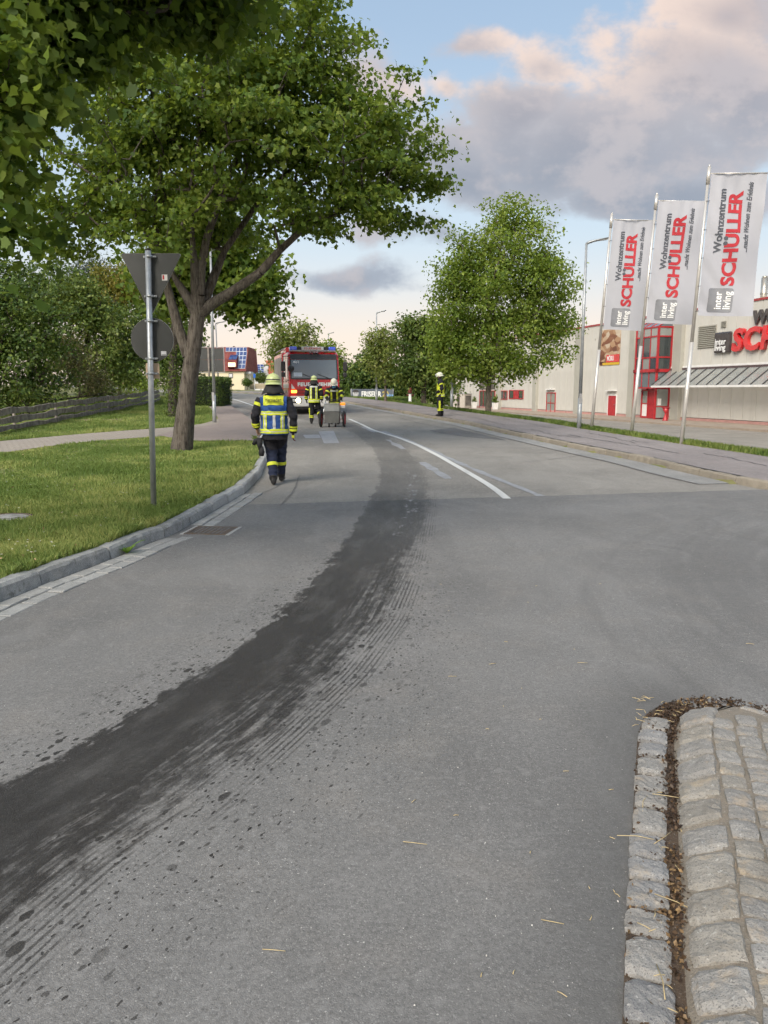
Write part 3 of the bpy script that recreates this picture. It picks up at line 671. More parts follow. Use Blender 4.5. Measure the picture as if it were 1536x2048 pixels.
def leaf_cloud(name, P, size, shape, mat, parent, up=0.55, droop=0.25, rg=None, out_c=None):
    rg = rg or rng; n = len(P); sh = SHAPES[shape]; k = len(sh)
    nrm = rg.normal(0, 0.75, (n, 3)); nrm[:, 2] += up
    if out_c is not None: nrm += 0.5*unit(P-out_c)
    nrm = unit(nrm)
    a = rg.normal(0, 1, (n, 3)); a[:, 2] -= droop*2; a = unit(a-nrm*(a*nrm).sum(1, keepdims=True)); b = np.cross(nrm, a)
    sz = size*rg.uniform(0.55, 1.3, n); cu = rg.uniform(-0.1, 1.6, n)
    fold = np.abs(sh[:, 0])*0.35-0.22*sh[:, 1]**2
    V = P[:, None, :]+sz[:, None, None]*(b[:, None, :]*sh[None, :, 0, None]+a[:, None, :]*sh[None, :, 1, None]+nrm[:, None, :]*(fold[None, :]*cu[:, None])[:, :, None])
    F = np.arange(n*k).reshape(n, k)
    me = np_mesh(name, V.reshape(-1, 3), F, lowvar(P, rg, 0.9))
    return link(name, me, mat, parent)
def sample_blobs(blobs, n, rg, shell=0.5):
    """blobs: (x,y,z,rx,ry,rz); volume-weighted points, denser toward the outside"""
    B = np.array(blobs, float); w = B[:, 3]*B[:, 4]*B[:, 5]; w = w**0.8; i = rg.choice(len(B), n, p=w/w.sum())
    d = unit(rg.normal(0, 1, (n, 3))); r = rg.uniform(0, 1, n)**shell*rg.uniform(0.9, 1.06, n)
    return B[i, :3]+d*r[:, None]*B[i, 3:]
def branches(mb, nodes, limbs, rtip, rmax, wander=0.12, sides=5, expo=2.3):
    """attach every node to the nearest point already on the tree; pipe-model radii"""
    pts = [np.array(p, float) for p in limbs['pts']]; par = list(limbs['par']); nl = len(pts)
    org = np.array(limbs['fork'], float)
    order = np.argsort(((nodes-org)**2).sum(1)); plen = [0.0]*len(pts)
    for i in range(1, nl):
        if par[i] >= 0: plen[i] = plen[par[i]]+np.linalg.norm(pts[i]-pts[par[i]])
    arr = np.zeros((nl+len(nodes)*3, 3)); arr[:nl] = pts; pl = np.zeros(len(arr)); pl[:nl] = plen; cnt = nl
    tips = []
    for j in order:
        q = nodes[j]; d = np.linalg.norm(arr[limbs['from']:cnt]-q, axis=1)+0.25*pl[limbs['from']:cnt]; k = int(d.argmin())+limbs['from']
        base = arr[k]; mid = (base+q)/2+rng.normal(0, wander, 3)*np.linalg.norm(q-base); mid[2] += 0.05*np.linalg.norm(q-base)
        arr[cnt] = mid; par.append(k); pl[cnt] = pl[k]+np.linalg.norm(mid-base); cnt += 1
        arr[cnt] = q; par.append(cnt-1); pl[cnt] = pl[cnt-1]+np.linalg.norm(q-mid); tips.append(cnt); cnt += 1
    load = np.zeros(cnt); load[tips] += rtip**expo
    for i in range(cnt-1, 0, -1):
        if par[i] >= 0: load[par[i]] += load[i]
    rad = np.minimum(load**(1/expo), rmax)
    for i, rr in limbs.get('rad', {}).items(): rad[i] = max(rr, 0)
    for i in range(1, cnt):
        p = par[i]
        if p < 0 or (limbs.get('trunk_done') and i in limbs['trunk_done']): continue
        r0 = min(rad[p], rad[i]*1.6 if i >= nl else rad[p]); mb.cyl(arr[p], arr[i], max(r0, rtip), max(rad[i], rtip*0.7), sides if r0 < 0.06 else 8, False)
    return arr[:cnt]
def trunk_tube(mb, pts, rads, sides=18, rough=0.06):
    pts = [np.array(p, float) for p in pts]; t = np.linspace(0, len(pts)-1, (len(pts)-1)*7+1)
    q = np.stack([np.interp(t, range(len(pts)), [p[k] for p in pts]) for k in range(3)], 1)
    for _ in range(4): q[1:-1] = (q[:-2]+2*q[1:-1]+q[2:])/4
    r = np.interp(t, range(len(pts)), rads); rings = []
    ph = rng.uniform(0, 6, 4)
    for i, p in enumerate(q):
        ring = []
        for k in range(sides):
            a = 2*PI*k/sides; f = 1+rough*(math.sin(3*a+ph[0]+i*0.1)+0.7*math.sin(5*a+ph[1]-i*0.16)+0.6*math.sin(8*a+ph[2]))+rng.normal(0, rough*0.3)
            ring.append(Vector((p[0]+r[i]*f*math.cos(a), p[1]+r[i]*f*math.sin(a), p[2])))
        rings.append(ring)
    mb.loft(rings, False)
def make_tree(name, label, base, fork, trunk_r, blobs, n_nodes, per, leaf, shape, lmat, bmat, limbs_extra=(), group=None, sig=0.35, rtip=0.009, shell=0.5, seed=1, up=0.55, trunk_pts=None, cat='tree', trunk_name='trunk', crown_name='crown', rmax=0.16, interior=0.0, flat=0.7):
    rg = np.random.default_rng(seed); root = thing(name, label, cat, base, 0, group); b0 = np.array(base, float)
    fork = np.array(fork, float)-b0; Bl = [tuple(np.array(b[:3])-b0)+tuple(b[3:]) for b in blobs]
    nodes = sample_blobs(Bl, n_nodes, rg, shell); nodes = nodes[nodes[:, 2] > 0.1]
    mb = MB()
    tp = [np.array(p, float)-b0 for p in (trunk_pts or [base, tuple(fork+b0)])]
    rr = [trunk_r*(1.25 if i == 0 else 1.0-0.25*i/len(tp)) for i in range(len(tp))]
    if trunk_r > 0.03: trunk_tube(mb, tp, rr)
    pts = [tp[-1]]; par = [-1]; rad = {0: rr[-1]}
    for pl in limbs_extra:                     # (list of world points, radius at start, radius at end)
        prev = -1 if len(pl) > 3 else 0; P = pl[0]
        for i, p in enumerate(P):
            pts.append(np.array(p, float)-b0); par.append(prev); prev = len(pts)-1
            rad[prev] = pl[1]+(pl[2]-pl[1])*i/max(1, len(P)-1)
    branches(mb, nodes, {'pts': pts, 'par': par, 'fork': fork, 'from': 0, 'rad': rad}, rtip, rmax)
    mb.build(trunk_name, bmat, root)
    if per:
        m = len(nodes); P = np.repeat(nodes, per, 0)+rg.normal(0, sig, (m*per, 3))*np.array([1, 1, flat])
        c = np.mean(nodes, 0)
        leaf_cloud(crown_name, P[P[:, 2] > 0.03], leaf, shape, lmat, root, up=up, rg=rg, out_c=c)
    return root
def blob_px(px, py, Y, rpx, rpy, rd=None):
    p = at(px, py, Y); k = Y/FOC; return (p[0], p[1], p[2], rpx*k, rd if rd else rpx*k*0.9, rpy*k)

# --- the big maple in the lawn
Y1 = 18.3; mb1 = at(362, 905, Y1); mb1 = (mb1[0], Y1, Tz(mb1[0], Y1)-0.03)
A1 = lambda px, py, dy=0: at(px, py, Y1+dy)
maple_blobs = [blob_px(560,120,Y1,170,130,2.6), blob_px(400,150,Y1-.5,200,150,2.8), blob_px(720,260,Y1,140,130,2.2), blob_px(780,360,Y1+.3,110,100,1.7), blob_px(560,300,Y1-.8,200,150,2.6),
               blob_px(330,300,Y1,190,140,2.6), blob_px(180,330,Y1+.5,140,120,2.2), blob_px(130,450,Y1+.6,100,60,1.6), blob_px(300,440,Y1-1.0,130,70,1.6), blob_px(690,430,Y1-.3,130,55,1.5),
               blob_px(880,360,Y1,48,24,.5), blob_px(640,60,Y1,90,70,1.5), blob_px(250,160,Y1+.6,170,150,2.2), blob_px(840,440,Y1+.4,40,40,.7), blob_px(440,470,Y1+.8,110,50,1.2), blob_px(450,-90,Y1,190,110,2.4)]
make_tree('maple_tree', 'large spreading maple in the lawn behind the two road signs, limb reaching over the road', mb1, A1(396,632), 0.205, maple_blobs, 760, 86, 0.097, 'maple', L_MAPLE, BARK,
    limbs_extra=[([A1(425,607), A1(470,580), A1(520,545), A1(560,500,.1), A1(610,455,.1), A1(690,420,.1), A1(770,380,.2)], .13, .035),
                 ([A1(400,590,-.1), A1(402,540,-.1), A1(412,480,-.2), A1(440,400,-.2), A1(480,300,-.3), A1(520,180,-.3), A1(545,90)], .12, .03),
                 ([A1(376,712), A1(358,660), A1(345,612), A1(332,565), A1(318,510), A1(310,440,0), A1(318,360,-.1), A1(330,260,-.1), A1(345,150,-.1)], .135, .03, 1),
                 ([A1(352,560,-.2), A1(330,520,-.2), A1(275,440,-.3), A1(215,370,-.2), A1(140,320,-.2)], .07, .02),
                 ([A1(450,500,.4), A1(520,400,.5), A1(620,300,.5), A1(700,220,.4)], .075, .02),
                 ([A1(385,480,-.3), A1(380,380,-.5), A1(400,260,-.6), A1(420,120,-.5)], .06, .02)],
    sig=0.23, seed=11, shell=0.45, trunk_pts=[mb1, A1(372,800), A1(383,720), A1(390,670), A1(396,628)], up=0.8, flat=0.42)
# second stem that leaves the trunk low on the left
# --- foreground maple: trunk stands left of the picture, branches hang into it
fb = (-6.3, 6.6, Tz(-6.3, 6.6)-0.03)
fg_blobs = [blob_px(90,30,6.2,150,80,1.0), blob_px(310,-10,6.6,130,50,.9), blob_px(420,0,6.8,50,40,.6), blob_px(40,140,5.6,90,70,.8), blob_px(190,110,6.4,80,50,.7), blob_px(-50,300,5.4,90,90,.8), blob_px(-10,420,5.6,40,80,.6), blob_px(-25,470,5.4,45,110,.7),
            blob_px(-30,540,5.5,38,50,.5), blob_px(200,-160,6.4,330,150,1.6), blob_px(-300,0,6.0,300,250,1.8), blob_px(-330,330,6.2,230,170,1.5), blob_px(60,-420,6.5,420,200,2.0)]
Af = lambda px, py, Y: at(px, py, Y)
make_tree('maple_tree', 'near maple whose leafy branches hang into the top left corner', fb, (-6.1, 6.5, 2.9), 0.22, fg_blobs, 520, 76, 0.085, 'maple', L_MAPLE_SHADE, BARK,
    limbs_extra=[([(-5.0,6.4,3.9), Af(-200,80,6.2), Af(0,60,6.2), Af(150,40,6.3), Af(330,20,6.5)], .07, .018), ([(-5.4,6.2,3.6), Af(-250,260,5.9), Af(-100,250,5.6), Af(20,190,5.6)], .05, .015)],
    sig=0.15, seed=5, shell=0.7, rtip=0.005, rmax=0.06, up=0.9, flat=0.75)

# --- the other maple further back, ivy on its stem
Y2 = 33.0; b2 = at(346, 836, Y2); b2 = (b2[0], Y2, Tz(b2[0], Y2)-0.03)
t2 = make_tree('maple_tree', 'second maple further back with ivy climbing its stem', b2, at(352, 640, Y2), 0.17, [blob_px(470,590,Y2,95,50,1.8), blob_px(430,520,Y2,120,60,2.2), blob_px(350,540,Y2,110,80,2.0), blob_px(520,560,Y2,48,45,1.0), blob_px(420,430,Y2,120,70,2.2), blob_px(500,620,Y2,45,22,.8), blob_px(360,610,Y2,50,40,1.2)],
    330, 46, 0.20, 'maple', L_MAPLE, BARK, sig=0.38, seed=21, trunk_pts=[b2, at(344,740,Y2), at(350,640,Y2)])
rg = np.random.default_rng(3); nI = 1500; hI = rg.uniform(0, 3.0, nI); aI = rg.uniform(0, 2*PI, nI); rI = 0.22+rg.exponential(0.07, nI)
leaf_cloud('ivy', np.stack([rI*np.cos(aI), rI*np.sin(aI), hI], 1), 0.10, 'oval', L_MID, t2, up=0.1, droop=0.6, rg=rg)

# --- right-hand side trees
Y3 = 36.0; b3 = at(976, 829, Y3); b3 = (b3[0], Y3, Tz(b3[0], Y3)-0.03)
make_tree('linden_tree', 'full green linden tree in the verge beside the pavement and the shop', b3, at(978, 720, Y3), 0.12,
    [blob_px(1030,460,Y3,62,62,1.5), blob_px(1000,560,Y3,125,85,2.5), blob_px(985,660,Y3,120,85,2.5), blob_px(1085,600,Y3,66,100,1.8), blob_px(905,620,Y3,50,80,1.5), blob_px(920,525,Y3,48,60,1.4), blob_px(1050,715,Y3,80,48,1.8), blob_px(925,715,Y3,60,55,1.5), blob_px(1040,420,Y3,26,24,.6), blob_px(1100,525,Y3,36,40,1.0), blob_px(985,740,Y3,70,26,1.5), blob_px(1105,670,Y3,44,60,1.4), blob_px(895,690,Y3,40,60,1.4), blob_px(1120,610,Y3,34,50,1.0), blob_px(975,500,Y3,62,62,1.5), blob_px(1065,530,Y3,60,66,1.5)],
    540, 78, 0.155, 'oval', L_LIND, BARK2, sig=0.31, seed=33, shell=0.42, trunk_pts=[b3, at(977,790,Y3), at(978,715,Y3)])
Y4 = 49.0; b4 = at(847, 806, Y4); b4 = (b4[0], Y4, Tz(b4[0], Y4)-0.05)
make_tree('verge_tree', 'dark green round tree to the right of the advertising banner', b4, at(848, 745, Y4), 0.15, [blob_px(835,690,Y4,54,50,1.6), blob_px(825,740,Y4,50,34,1.5), blob_px(875,700,Y4,46,60,1.5), blob_px(815,655,Y4,20,20,.7), blob_px(848,655,Y4,28,24,.8), blob_px(885,760,Y4,32,28,1.0)],
    260, 44, 0.21, 'oval', L_MID, BARK2, sig=0.36, seed=41)
Y5 = 51.0; b5 = at(771, 804, Y5); b5 = (b5[0], Y5, Tz(b5[0], Y5)-0.05)
make_tree('verge_tree', 'thin pale green young tree right behind the tall lamp by the banner', b5, at(771, 745, Y5), 0.07, [blob_px(765,690,Y5,34,34,1.0), blob_px(757,730,Y5,26,30,.9), blob_px(780,745,Y5,26,22,.8), blob_px(745,680,Y5,14,22,.6)],
    130, 30, 0.19, 'oval', L_LIGHT, BARK2, sig=0.32, seed=51)
Y6 = 64.0; b6 = at(588, 790, Y6); b6 = (b6[0], Y6, Tz(b6[0], Y6)-0.05)
make_tree('street_tree', 'loose pale green tree rising behind the fire engine cab', b6, at(588, 760, Y6), 0.12, [blob_px(563,690,Y6,30,48,1.4), blob_px(608,690,Y6,30,44,1.4), blob_px(566,648,Y6,14,16,.6), blob_px(606,655,Y6,16,16,.6), blob_px(585,730,Y6,42,26,1.5)],
    190, 34, 0.24, 'oval', L_LIGHT, BARK2, sig=0.42, seed=61)
Y7 = 72.0; b7 = at(664, 792, Y7); b7 = (b7[0], Y7, Tz(b7[0], Y7)-0.05)
make_tree('street_tree', 'rounded green tree just right of the fire engine roof', b7, at(664, 770, Y7), 0.12, [blob_px(664,730,Y7,28,40,1.5), blob_px(672,755,Y7,28,30,1.4), blob_px(655,700,Y7,12,14,.6)], 120, 44, 0.27, 'oval', L_LIND, BARK2, sig=0.42, seed=71)
def bush(name, label, px, pyb, Y, blobs, n, per, leaf, lmat, seed, shape='oval', sig=0.3, cat='shrub', group=None, zoff=0):
    b = at(px, pyb, Y); b = (b[0], Y, Tz(b[0], Y)-0.03+zoff)
    return make_tree(name, label, b, (b[0], b[1], b[2]+0.25), 0.02, blobs, n, per, leaf, shape, lmat, STEM, sig=sig, seed=seed, cat=cat, group=group, trunk_name='stems', crown_name='foliage', rtip=0.008, shell=0.55, rmax=0.05)
hg = 'dark shrubs behind the banner'
bush('tall_shrub', 'dark tall shrub between fire engine mirror and banner', 708, 800, 63, [blob_px(705,770,63,32,38,1.8), blob_px(722,748,63,26,34,1.6), blob_px(735,715,63,12,20,.7)], 170, 42, 0.24, L_DARK, 81, group=hg, sig=0.4)
bush('tall_shrub', 'dark tall shrub directly behind the banner', 770, 800, 64, [blob_px(765,765,64,44,38,1.8), blob_px(795,770,64,40,36,1.8)], 170, 42, 0.24, L_DARK, 82, group=hg, sig=0.4)
bush('tall_shrub', 'dark tall shrub behind the red and white hydrant', 850, 800, 63, [blob_px(840,770,63,46,38,1.8), blob_px(880,775,63,34,36,1.6)], 170, 42, 0.24, L_DARK, 83, group=hg, sig=0.4)
# --- left-hand shrubs behind the plank fence
fg_ = 'shrubs behind the plank fence'
bush('tall_shrub', 'tall dense dark shrub at the left edge behind the fence', 30, 840, 31.5, [blob_px(20,700,31.5,105,125,1.8), blob_px(90,640,31.5,70,80,1.5), blob_px(-60,650,31.5,100,150,1.8), blob_px(50,770,32.5,100,50,1.5), blob_px(10,590,31.5,60,40,1.2)], 420, 46, 0.145, L_DARK, 91, group=fg_, sig=0.26)
bush('tall_shrub', 'mid green tall shrub left of the triangular sign, behind the fence', 190, 820, 43, [blob_px(190,640,43,80,70,2), blob_px(150,600,43,60,50,1.6), blob_px(240,690,43,50,80,1.6), blob_px(205,735,43,80,50,1.8), blob_px(120,715,43,50,70,1.6)], 380, 46, 0.18, L_MID, 92, group=fg_, sig=0.30)
bush('low_shrub', 'bronze-leaved airy shrub leaning over the fence', 150, 822, 37.5, [blob_px(150,725,37.5,48,58,1.0), blob_px(185,765,37.5,36,30,.9), blob_px(130,690,37.5,30,34,.8)], 130, 36, 0.11, L_RED, 93, group=fg_, sig=0.24)
bush('tall_shrub', 'dark shrub filling the gap left of the maple trunk', 290, 806, 57, [blob_px(285,660,57,60,70,2), blob_px(320,715,57,46,70,2), blob_px(250,725,57,40,55,1.6), blob_px(370,700,57,40,85,2)], 300, 44, 0.25, L_DARK, 94, group=fg_, sig=0.36)
bush('low_shrub', 'fresh green low shrub near the far fence end', 262, 803, 53, [blob_px(258,760,53,26,24,.8), blob_px(290,768,53,24,20,.8)], 70, 40, 0.14, L_LIND, 95, group=fg_, sig=0.25)
bush('low_shrub', 'olive green sprawling shrub over the fence planks', 60, 840, 31, [blob_px(40,795,31,70,22,.5), blob_px(200,785,40,50,18,.5)], 120, 34, 0.10, L_MID, 96, group=fg_, sig=0.2)
Yp = 66.0; bp_ = at(175, 800, Yp); bp_ = (bp_[0], Yp, Tz(bp_[0], Yp))
make_tree('pine_tree', 'dusky pine standing far behind the shrubs', bp_, at(178, 620, Yp), 0.2, [blob_px(175,590,Yp,60,60,2.2), blob_px(180,540,Yp,45,36,1.6), blob_px(120,600,Yp,60,40,2)], 200, 44, 0.30, 'needle', L_PINE, STEM, sig=0.42, seed=97)
Yq = 60.0; bq = at(240, 800, Yq); bq = (bq[0], Yq, Tz(bq[0], Yq))
make_tree('golden_tree', 'yellow-green tree glowing behind the triangular sign', bq, at(240, 640, Yq), 0.12, [blob_px(235,570,Yq,55,45,1.8), blob_px(285,545,Yq,40,35,1.4), blob_px(300,600,Yq,40,40,1.4)], 150, 40, 0.22, 'oval', L_YEL, STEM, sig=0.36, seed=98)
Yr = 62.0; br_ = at(60, 800, Yr); br_ = (br_[0], Yr, Tz(br_[0], Yr))
make_tree('dark_tree', 'tall dark tree closing the gap above the shrubs at the left edge', br_, at(60, 700, Yr), 0.2, [blob_px(20,610,Yr,110,70,3), blob_px(110,575,Yr,90,50,2.6), blob_px(200,600,Yr,70,60,2.4), blob_px(-60,560,Yr,110,80,3), blob_px(320,590,Yr,70,60,2.4)], 420, 50, 0.30, 'oval', L_DARK, STEM, sig=0.5, seed=99)
# --- clipped hedge block behind the left lamp
hb = at(420, 803, 44.0); hz = Tz(hb[0], 44)
root = thing('hedge', 'clipped box hedge under the grey panel behind the left street lamp', 'hedge', (hb[0], 44, hz))
rg = np.random.default_rng(77); nH = 9000; P = rg.uniform(-1, 1, (nH, 3)); ax = rg.integers(0, 3, nH)
P[np.arange(nH), ax] = np.sign(P[np.arange(nH), ax])*rg.uniform(0.85, 1.02, nH); P[:, 2] = np.abs(P[:, 2])
leaf_cloud('foliage', P*np.array([0.95, 1.6, 1.58]), 0.085, 'oval', L_DARK, root, up=0.2, rg=rg)
m_ = MB(); m_.bbox((0, 0, 0.75), (1.72, 2.95, 1.45), 0.1); m_.build('shade_core', pm('hedge_shade', (0.012, 0.022, 0.008), (0.006, 0.01, 0.004), 20, 0.95), root)  # solid near-black core that paints the shade inside the hedge
for i in range(4):
    m_ = MB(); m_.cyl((random.uniform(-.7,.7), random.uniform(-1.3,1.3), 0), (random.uniform(-.7,.7), random.uniform(-1.3,1.3), 0.7), 0.03, 0.02, 6); m_.build('stem', STEM, root)

# --- grass
def blades(name, label, X, Y, hh, ww, mat, rg, lean=0.45, zf=None):
    n = len(X); Z = (T(X, Y) if zf is None else zf(X, Y))-0.006
    az = rg.uniform(0, 2*PI, n); ln = hh*lean*rg.uniform(0.1, 1.3, n); la = rg.uniform(0, 2*PI, n)
    bx, by = np.cos(az)*ww/2, np.sin(az)*ww/2; lx, ly = np.cos(la)*ln, np.sin(la)*ln
    V = np.zeros((n, 5, 3))
    V[:, 0] = np.stack([X-bx, Y-by, Z], 1); V[:, 1] = np.stack([X+bx, Y+by, Z], 1)
    V[:, 2] = np.stack([X+bx*.7+lx*.35, Y+by*.7+ly*.35, Z+hh*.6], 1); V[:, 3] = np.stack([X+lx, Y+ly, Z+hh], 1); V[:, 4] = np.stack([X-bx*.7+lx*.35, Y-by*.7+ly*.35, Z+hh*.6], 1)
    F = np.arange(n*5).reshape(n, 5)
    o = link(name, np_mesh(name, V.reshape(-1, 3), F, lowvar(np.stack([X, Y, Z], 1), rg, 0.8, 0.34)), mat); tag(o, label, 'grass', None, 'stuff'); return o
rg = np.random.default_rng(8)
n = 520000; Y = np.exp(rg.uniform(math.log(4.6), math.log(60), n)); X = XL(Y)-0.15-rg.uniform(0, 1, n)*(np.maximum(0.55*Y+0.6+XL(Y), 0.4))
px_, py_ = _pn[:, 0], _pn[:, 1]; yn = np.interp(X, px_, py_); yf = np.interp(X, _pf[:, 0], _pf[:, 1])
ok = ((Y < yn-0.02+rg.normal(0, .05, n)) | (Y > yf+0.02+rg.normal(0, .06, n))) & ~((Y > 20.9) & (X > XL(Y)-np.interp(Y, _sy2, _sw)-0.05)) & (X < XL(Y)-0.16)
mc = G(10, 1036, 0.1); ok &= ((X-mc.x)**2+(Y-mc.y)**2 > 0.34**2)
ok &= (vnoise(np.stack([X*1.1, Y*0.9, 0*X+3], 1))+0.6*vnoise(np.stack([X*3.1, Y*2.6, 0*X+9], 1)) < 0.62+0.5*rg.random(n))
X, Y = X[ok], Y[ok]; nn = len(X)
_pp = np.stack([X, Y, 0*X], 1); pat = np.clip(0.5+0.6*vnoise(_pp*0.7)+0.4*vnoise(_pp*2.1+5), 0, 1.2)
hh = (0.016+0.038*pat)*rg.uniform(0.4, 1.8, nn)*(1+0.02*Y); ww = 0.0042+0.0008*Y
blades('lawn_grass', 'short green lawn grass with yellowish patches on the left', X, Y, hh, ww, L_GRASS, rg)
n = 60000; Y = np.exp(rg.uniform(math.log(13), math.log(75), n)); dr = 2.74+np.abs(rg.normal(0, 0.55, n))+rg.uniform(0, .3, n)
dr = np.where(Y > 48, 2.74+rg.uniform(0, 5, n), dr); X = XR(Y)+dr
hh = (0.04+0.075*rg.uniform(0, 1, n)**2)*np.where(np.abs(dr-3.0) < .35, 1.3, 0.9); ww = 0.007+0.0009*Y
blades('verge_grass', 'unmown green verge grass between the right pavement and the car park', X, Y, hh, ww, L_GRASS2, rg)
n = 5000; Y = np.exp(rg.uniform(math.log(4.6), math.log(22), n)); X = XL(Y)-0.155-np.abs(rg.normal(0, .05, n)); blades('kerb_tufts', 'longer grass tufts hanging over the back of the left kerb', X, Y, rg.uniform(.05, .13, n)*(np.sin(Y*5)+np.sin(Y*2.3+1) > .1), 0.005+0.0007*Y, L_GRASS, rg, 0.9)
n = 70; Y = np.exp(rg.uniform(math.log(5.5), math.log(19), n)); X = XL(Y)-0.25-rg.uniform(0, 1, n)*(0.5*Y+XL(Y)); tag(leaf_cloud('fallen_leaves', np.stack([X, Y, T(X, Y)+.05], 1), .045, 'oval', leaf_mat('fallen_leaf', (0.10,0.06,0.03), (0.22,0.14,0.06), (0.38,0.27,0.14), .1), None, up=1.5, rg=rg), 'a few fallen brown leaves on the lawn', 'leaves', None, 'stuff')
# daisies
n = 150; Y = np.exp(rg.uniform(math.log(6), math.log(19), n)); X = XL(Y)-0.4-rg.uniform(0, 1, n)*(0.5*Y+XL(Y)); Z = T(X, Y)+0.075
an = np.linspace(0, 2*PI, 6, endpoint=False); V = np.stack([X[:, None]+0.011*np.cos(an), Y[:, None]+0.011*np.sin(an), Z[:, None]+0*an], 2)
tag(link('daisies', np_mesh('daisies', V.reshape(-1, 3), np.arange(n*6).reshape(n, 6)), pm('daisy_petal', (0.78, 0.78, 0.72), (0.7, 0.66, 0.5), 9, 0.7)), 'tiny white daisies scattered over the lawn', 'flowers', None, 'stuff')

# ================================================================== furniture shop on the right
WALL = pm('cream_cladding', (0.56, 0.54, 0.485), (0.515, 0.495, 0.445), 0.6, 0.6)
_nt = WALL.node_tree; _mp = N(_nt, 'ShaderNodeMapping', {'Vector': N(_nt, 'ShaderNodeNewGeometry').outputs['Position'], 'Scale': (1.6, 1.6, 0.16)}).outputs[0]; _b = _nt.nodes['Principled BSDF']
_nt.links.new(MIX(_nt, SS(_nt, NOISE(_nt, _mp, 1.0, 5, 0.65), 0.5, 0.75, 0, 0.5), _b.inputs['Base Color'].links[0].from_socket, (0.44, 0.42, 0.365)), _b.inputs['Base Color'])
WALL_B = pm('cladding_joint', (0.30, 0.28, 0.24), (0.24, 0.22, 0.19), 2, 0.9)
PIL = pm('grey_pilaster', (0.38, 0.37, 0.315), (0.35, 0.335, 0.29), 0.8, 0.7)
REDP = pm('red_frame_paint', (0.42, 0.022, 0.028), (0.34, 0.018, 0.024), 3, 0.4)
REDT = pm('roof_trim_red', (0.36, 0.05, 0.05), (0.28, 0.04, 0.04), 3, 0.5)
PLINTH = pm('pink_plinth', (0.50, 0.27, 0.24), (0.42, 0.24, 0.21), 2, 0.8)
GLASS_D = glass('window_glass_dark', (0.05, 0.06, 0.06), 0.06)
GLASS_G = glass('spandrel_glass', (0.13, 0.15, 0.165), 0.12)
GLASS_L = glass('window_glass_pale', (0.26, 0.27, 0.25), 0.08)
GLASS_C = glass('canopy_glass', (0.40, 0.42, 0.40), 0.10, 0.0, 0.42)
BLACKM = pm('black_metal', (0.03, 0.028, 0.028), (0.05, 0.045, 0.045), 9, 0.45)
WHITEP = pm('white_paint', (0.74, 0.73, 0.70), (0.66, 0.65, 0.62), 3, 0.5)
GREYM = pm('grey_metal', (0.42, 0.42, 0.42), (0.34, 0.34, 0.34), 5, 0.45, 0.4)
SIGN_RED = pm('sign_red', (0.60, 0.018, 0.022), (0.5, 0.014, 0.018), 3, 0.22, coat=0.5)
SIGN_BLK = pm('sign_black', (0.035, 0.028, 0.028), (0.06, 0.05, 0.048), 1.5, 0.3, coat=0.3)
INK_W = pm('white_lettering', (0.82, 0.82, 0.80), (0.76, 0.76, 0.74), 4, 0.5)
def sub_root(name, parent):
    o = bpy.data.objects.new(name, None); COL.objects.link(o); o.parent = parent; return o
def WP(px, py, o=0.0):
    d = ray(px, py); a = WA+WO*o; t = (a@WO)/(d[:2]@WO); p = d*t
    return float((p[:2]-WA)@WD), float(CAM_H+p[2])
WROT = math.atan2(WD[1], WD[0]); PZ = LOT_Z+0.14
WTOP = (WP(1536, 597)[1]+WP(1140, 661)[1])/2
shop = thing('furniture_shop', 'long cream furniture shop with red trim, glass entrance tower and big red letters', 'building', (WA[0], WA[1], 0), WROT)
S_END = WP(917, 800)[0]; S0 = -42.0
m_ = MB(); m_.box2((S0, -0.10, PZ-0.3), (S_END, -26, WTOP-0.05)); m_.build('wall', WALL_B, shop)
m_ = MB(); m_.box2((S_END-0.02, -0.12, PZ-0.3), (S_END+0.1, -26, WTOP)); m_.build('end_wall', WALL, shop)
pw = 1.32; m_ = MB(); m_.bbox((0, 0, 0), (pw-0.035, 0.1, WTOP-PZ-0.24), 0.008); pme = m_.mesh('wall_panel'); n = int((S_END-S0)/pw)
for i in range(n): link('wall_panel', pme, WALL, shop, (S0+pw*(i+0.5), -0.051, (WTOP+PZ+0.24)/2))
m_ = MB(); m_.box2((S0, -0.3, WTOP), (S_END+0.12, 0.06, WTOP+0.16)); m_.build('roof_trim', REDT, shop)
m_ = MB(); m_.box2((S0, -0.09, PZ-0.02), (S_END, 0.035, PZ+0.2)); m_.build('plinth', PLINTH, shop)
for a, b in ((996,1002.5),(1069,1076),(1152,1163),(1259.5,1269.5),(1347,1363)):
    s1, s0 = WP(a, 800)[0], WP(b, 800)[0]; m_ = MB(); m_.bbox(((s0+s1)/2, 0.16, (PZ+WTOP)/2-0.04), (min(1.15, abs(s1-s0)), 0.34, WTOP-PZ-0.06), 0.015); m_.build('pilaster', PIL, shop)
def wrect(px0, py0, px1, py1):
    """s0<s1, z0<z1 from the left/top and right/bottom pixel corners on the wall"""
    sL, zT = WP(px0, py0); sR, zB = WP(px1, py1); zT = (zT+WP(px1, py0)[1])/2; zB = (zB+WP(px0, py1)[1])/2
    return sR, sL, zB, zT
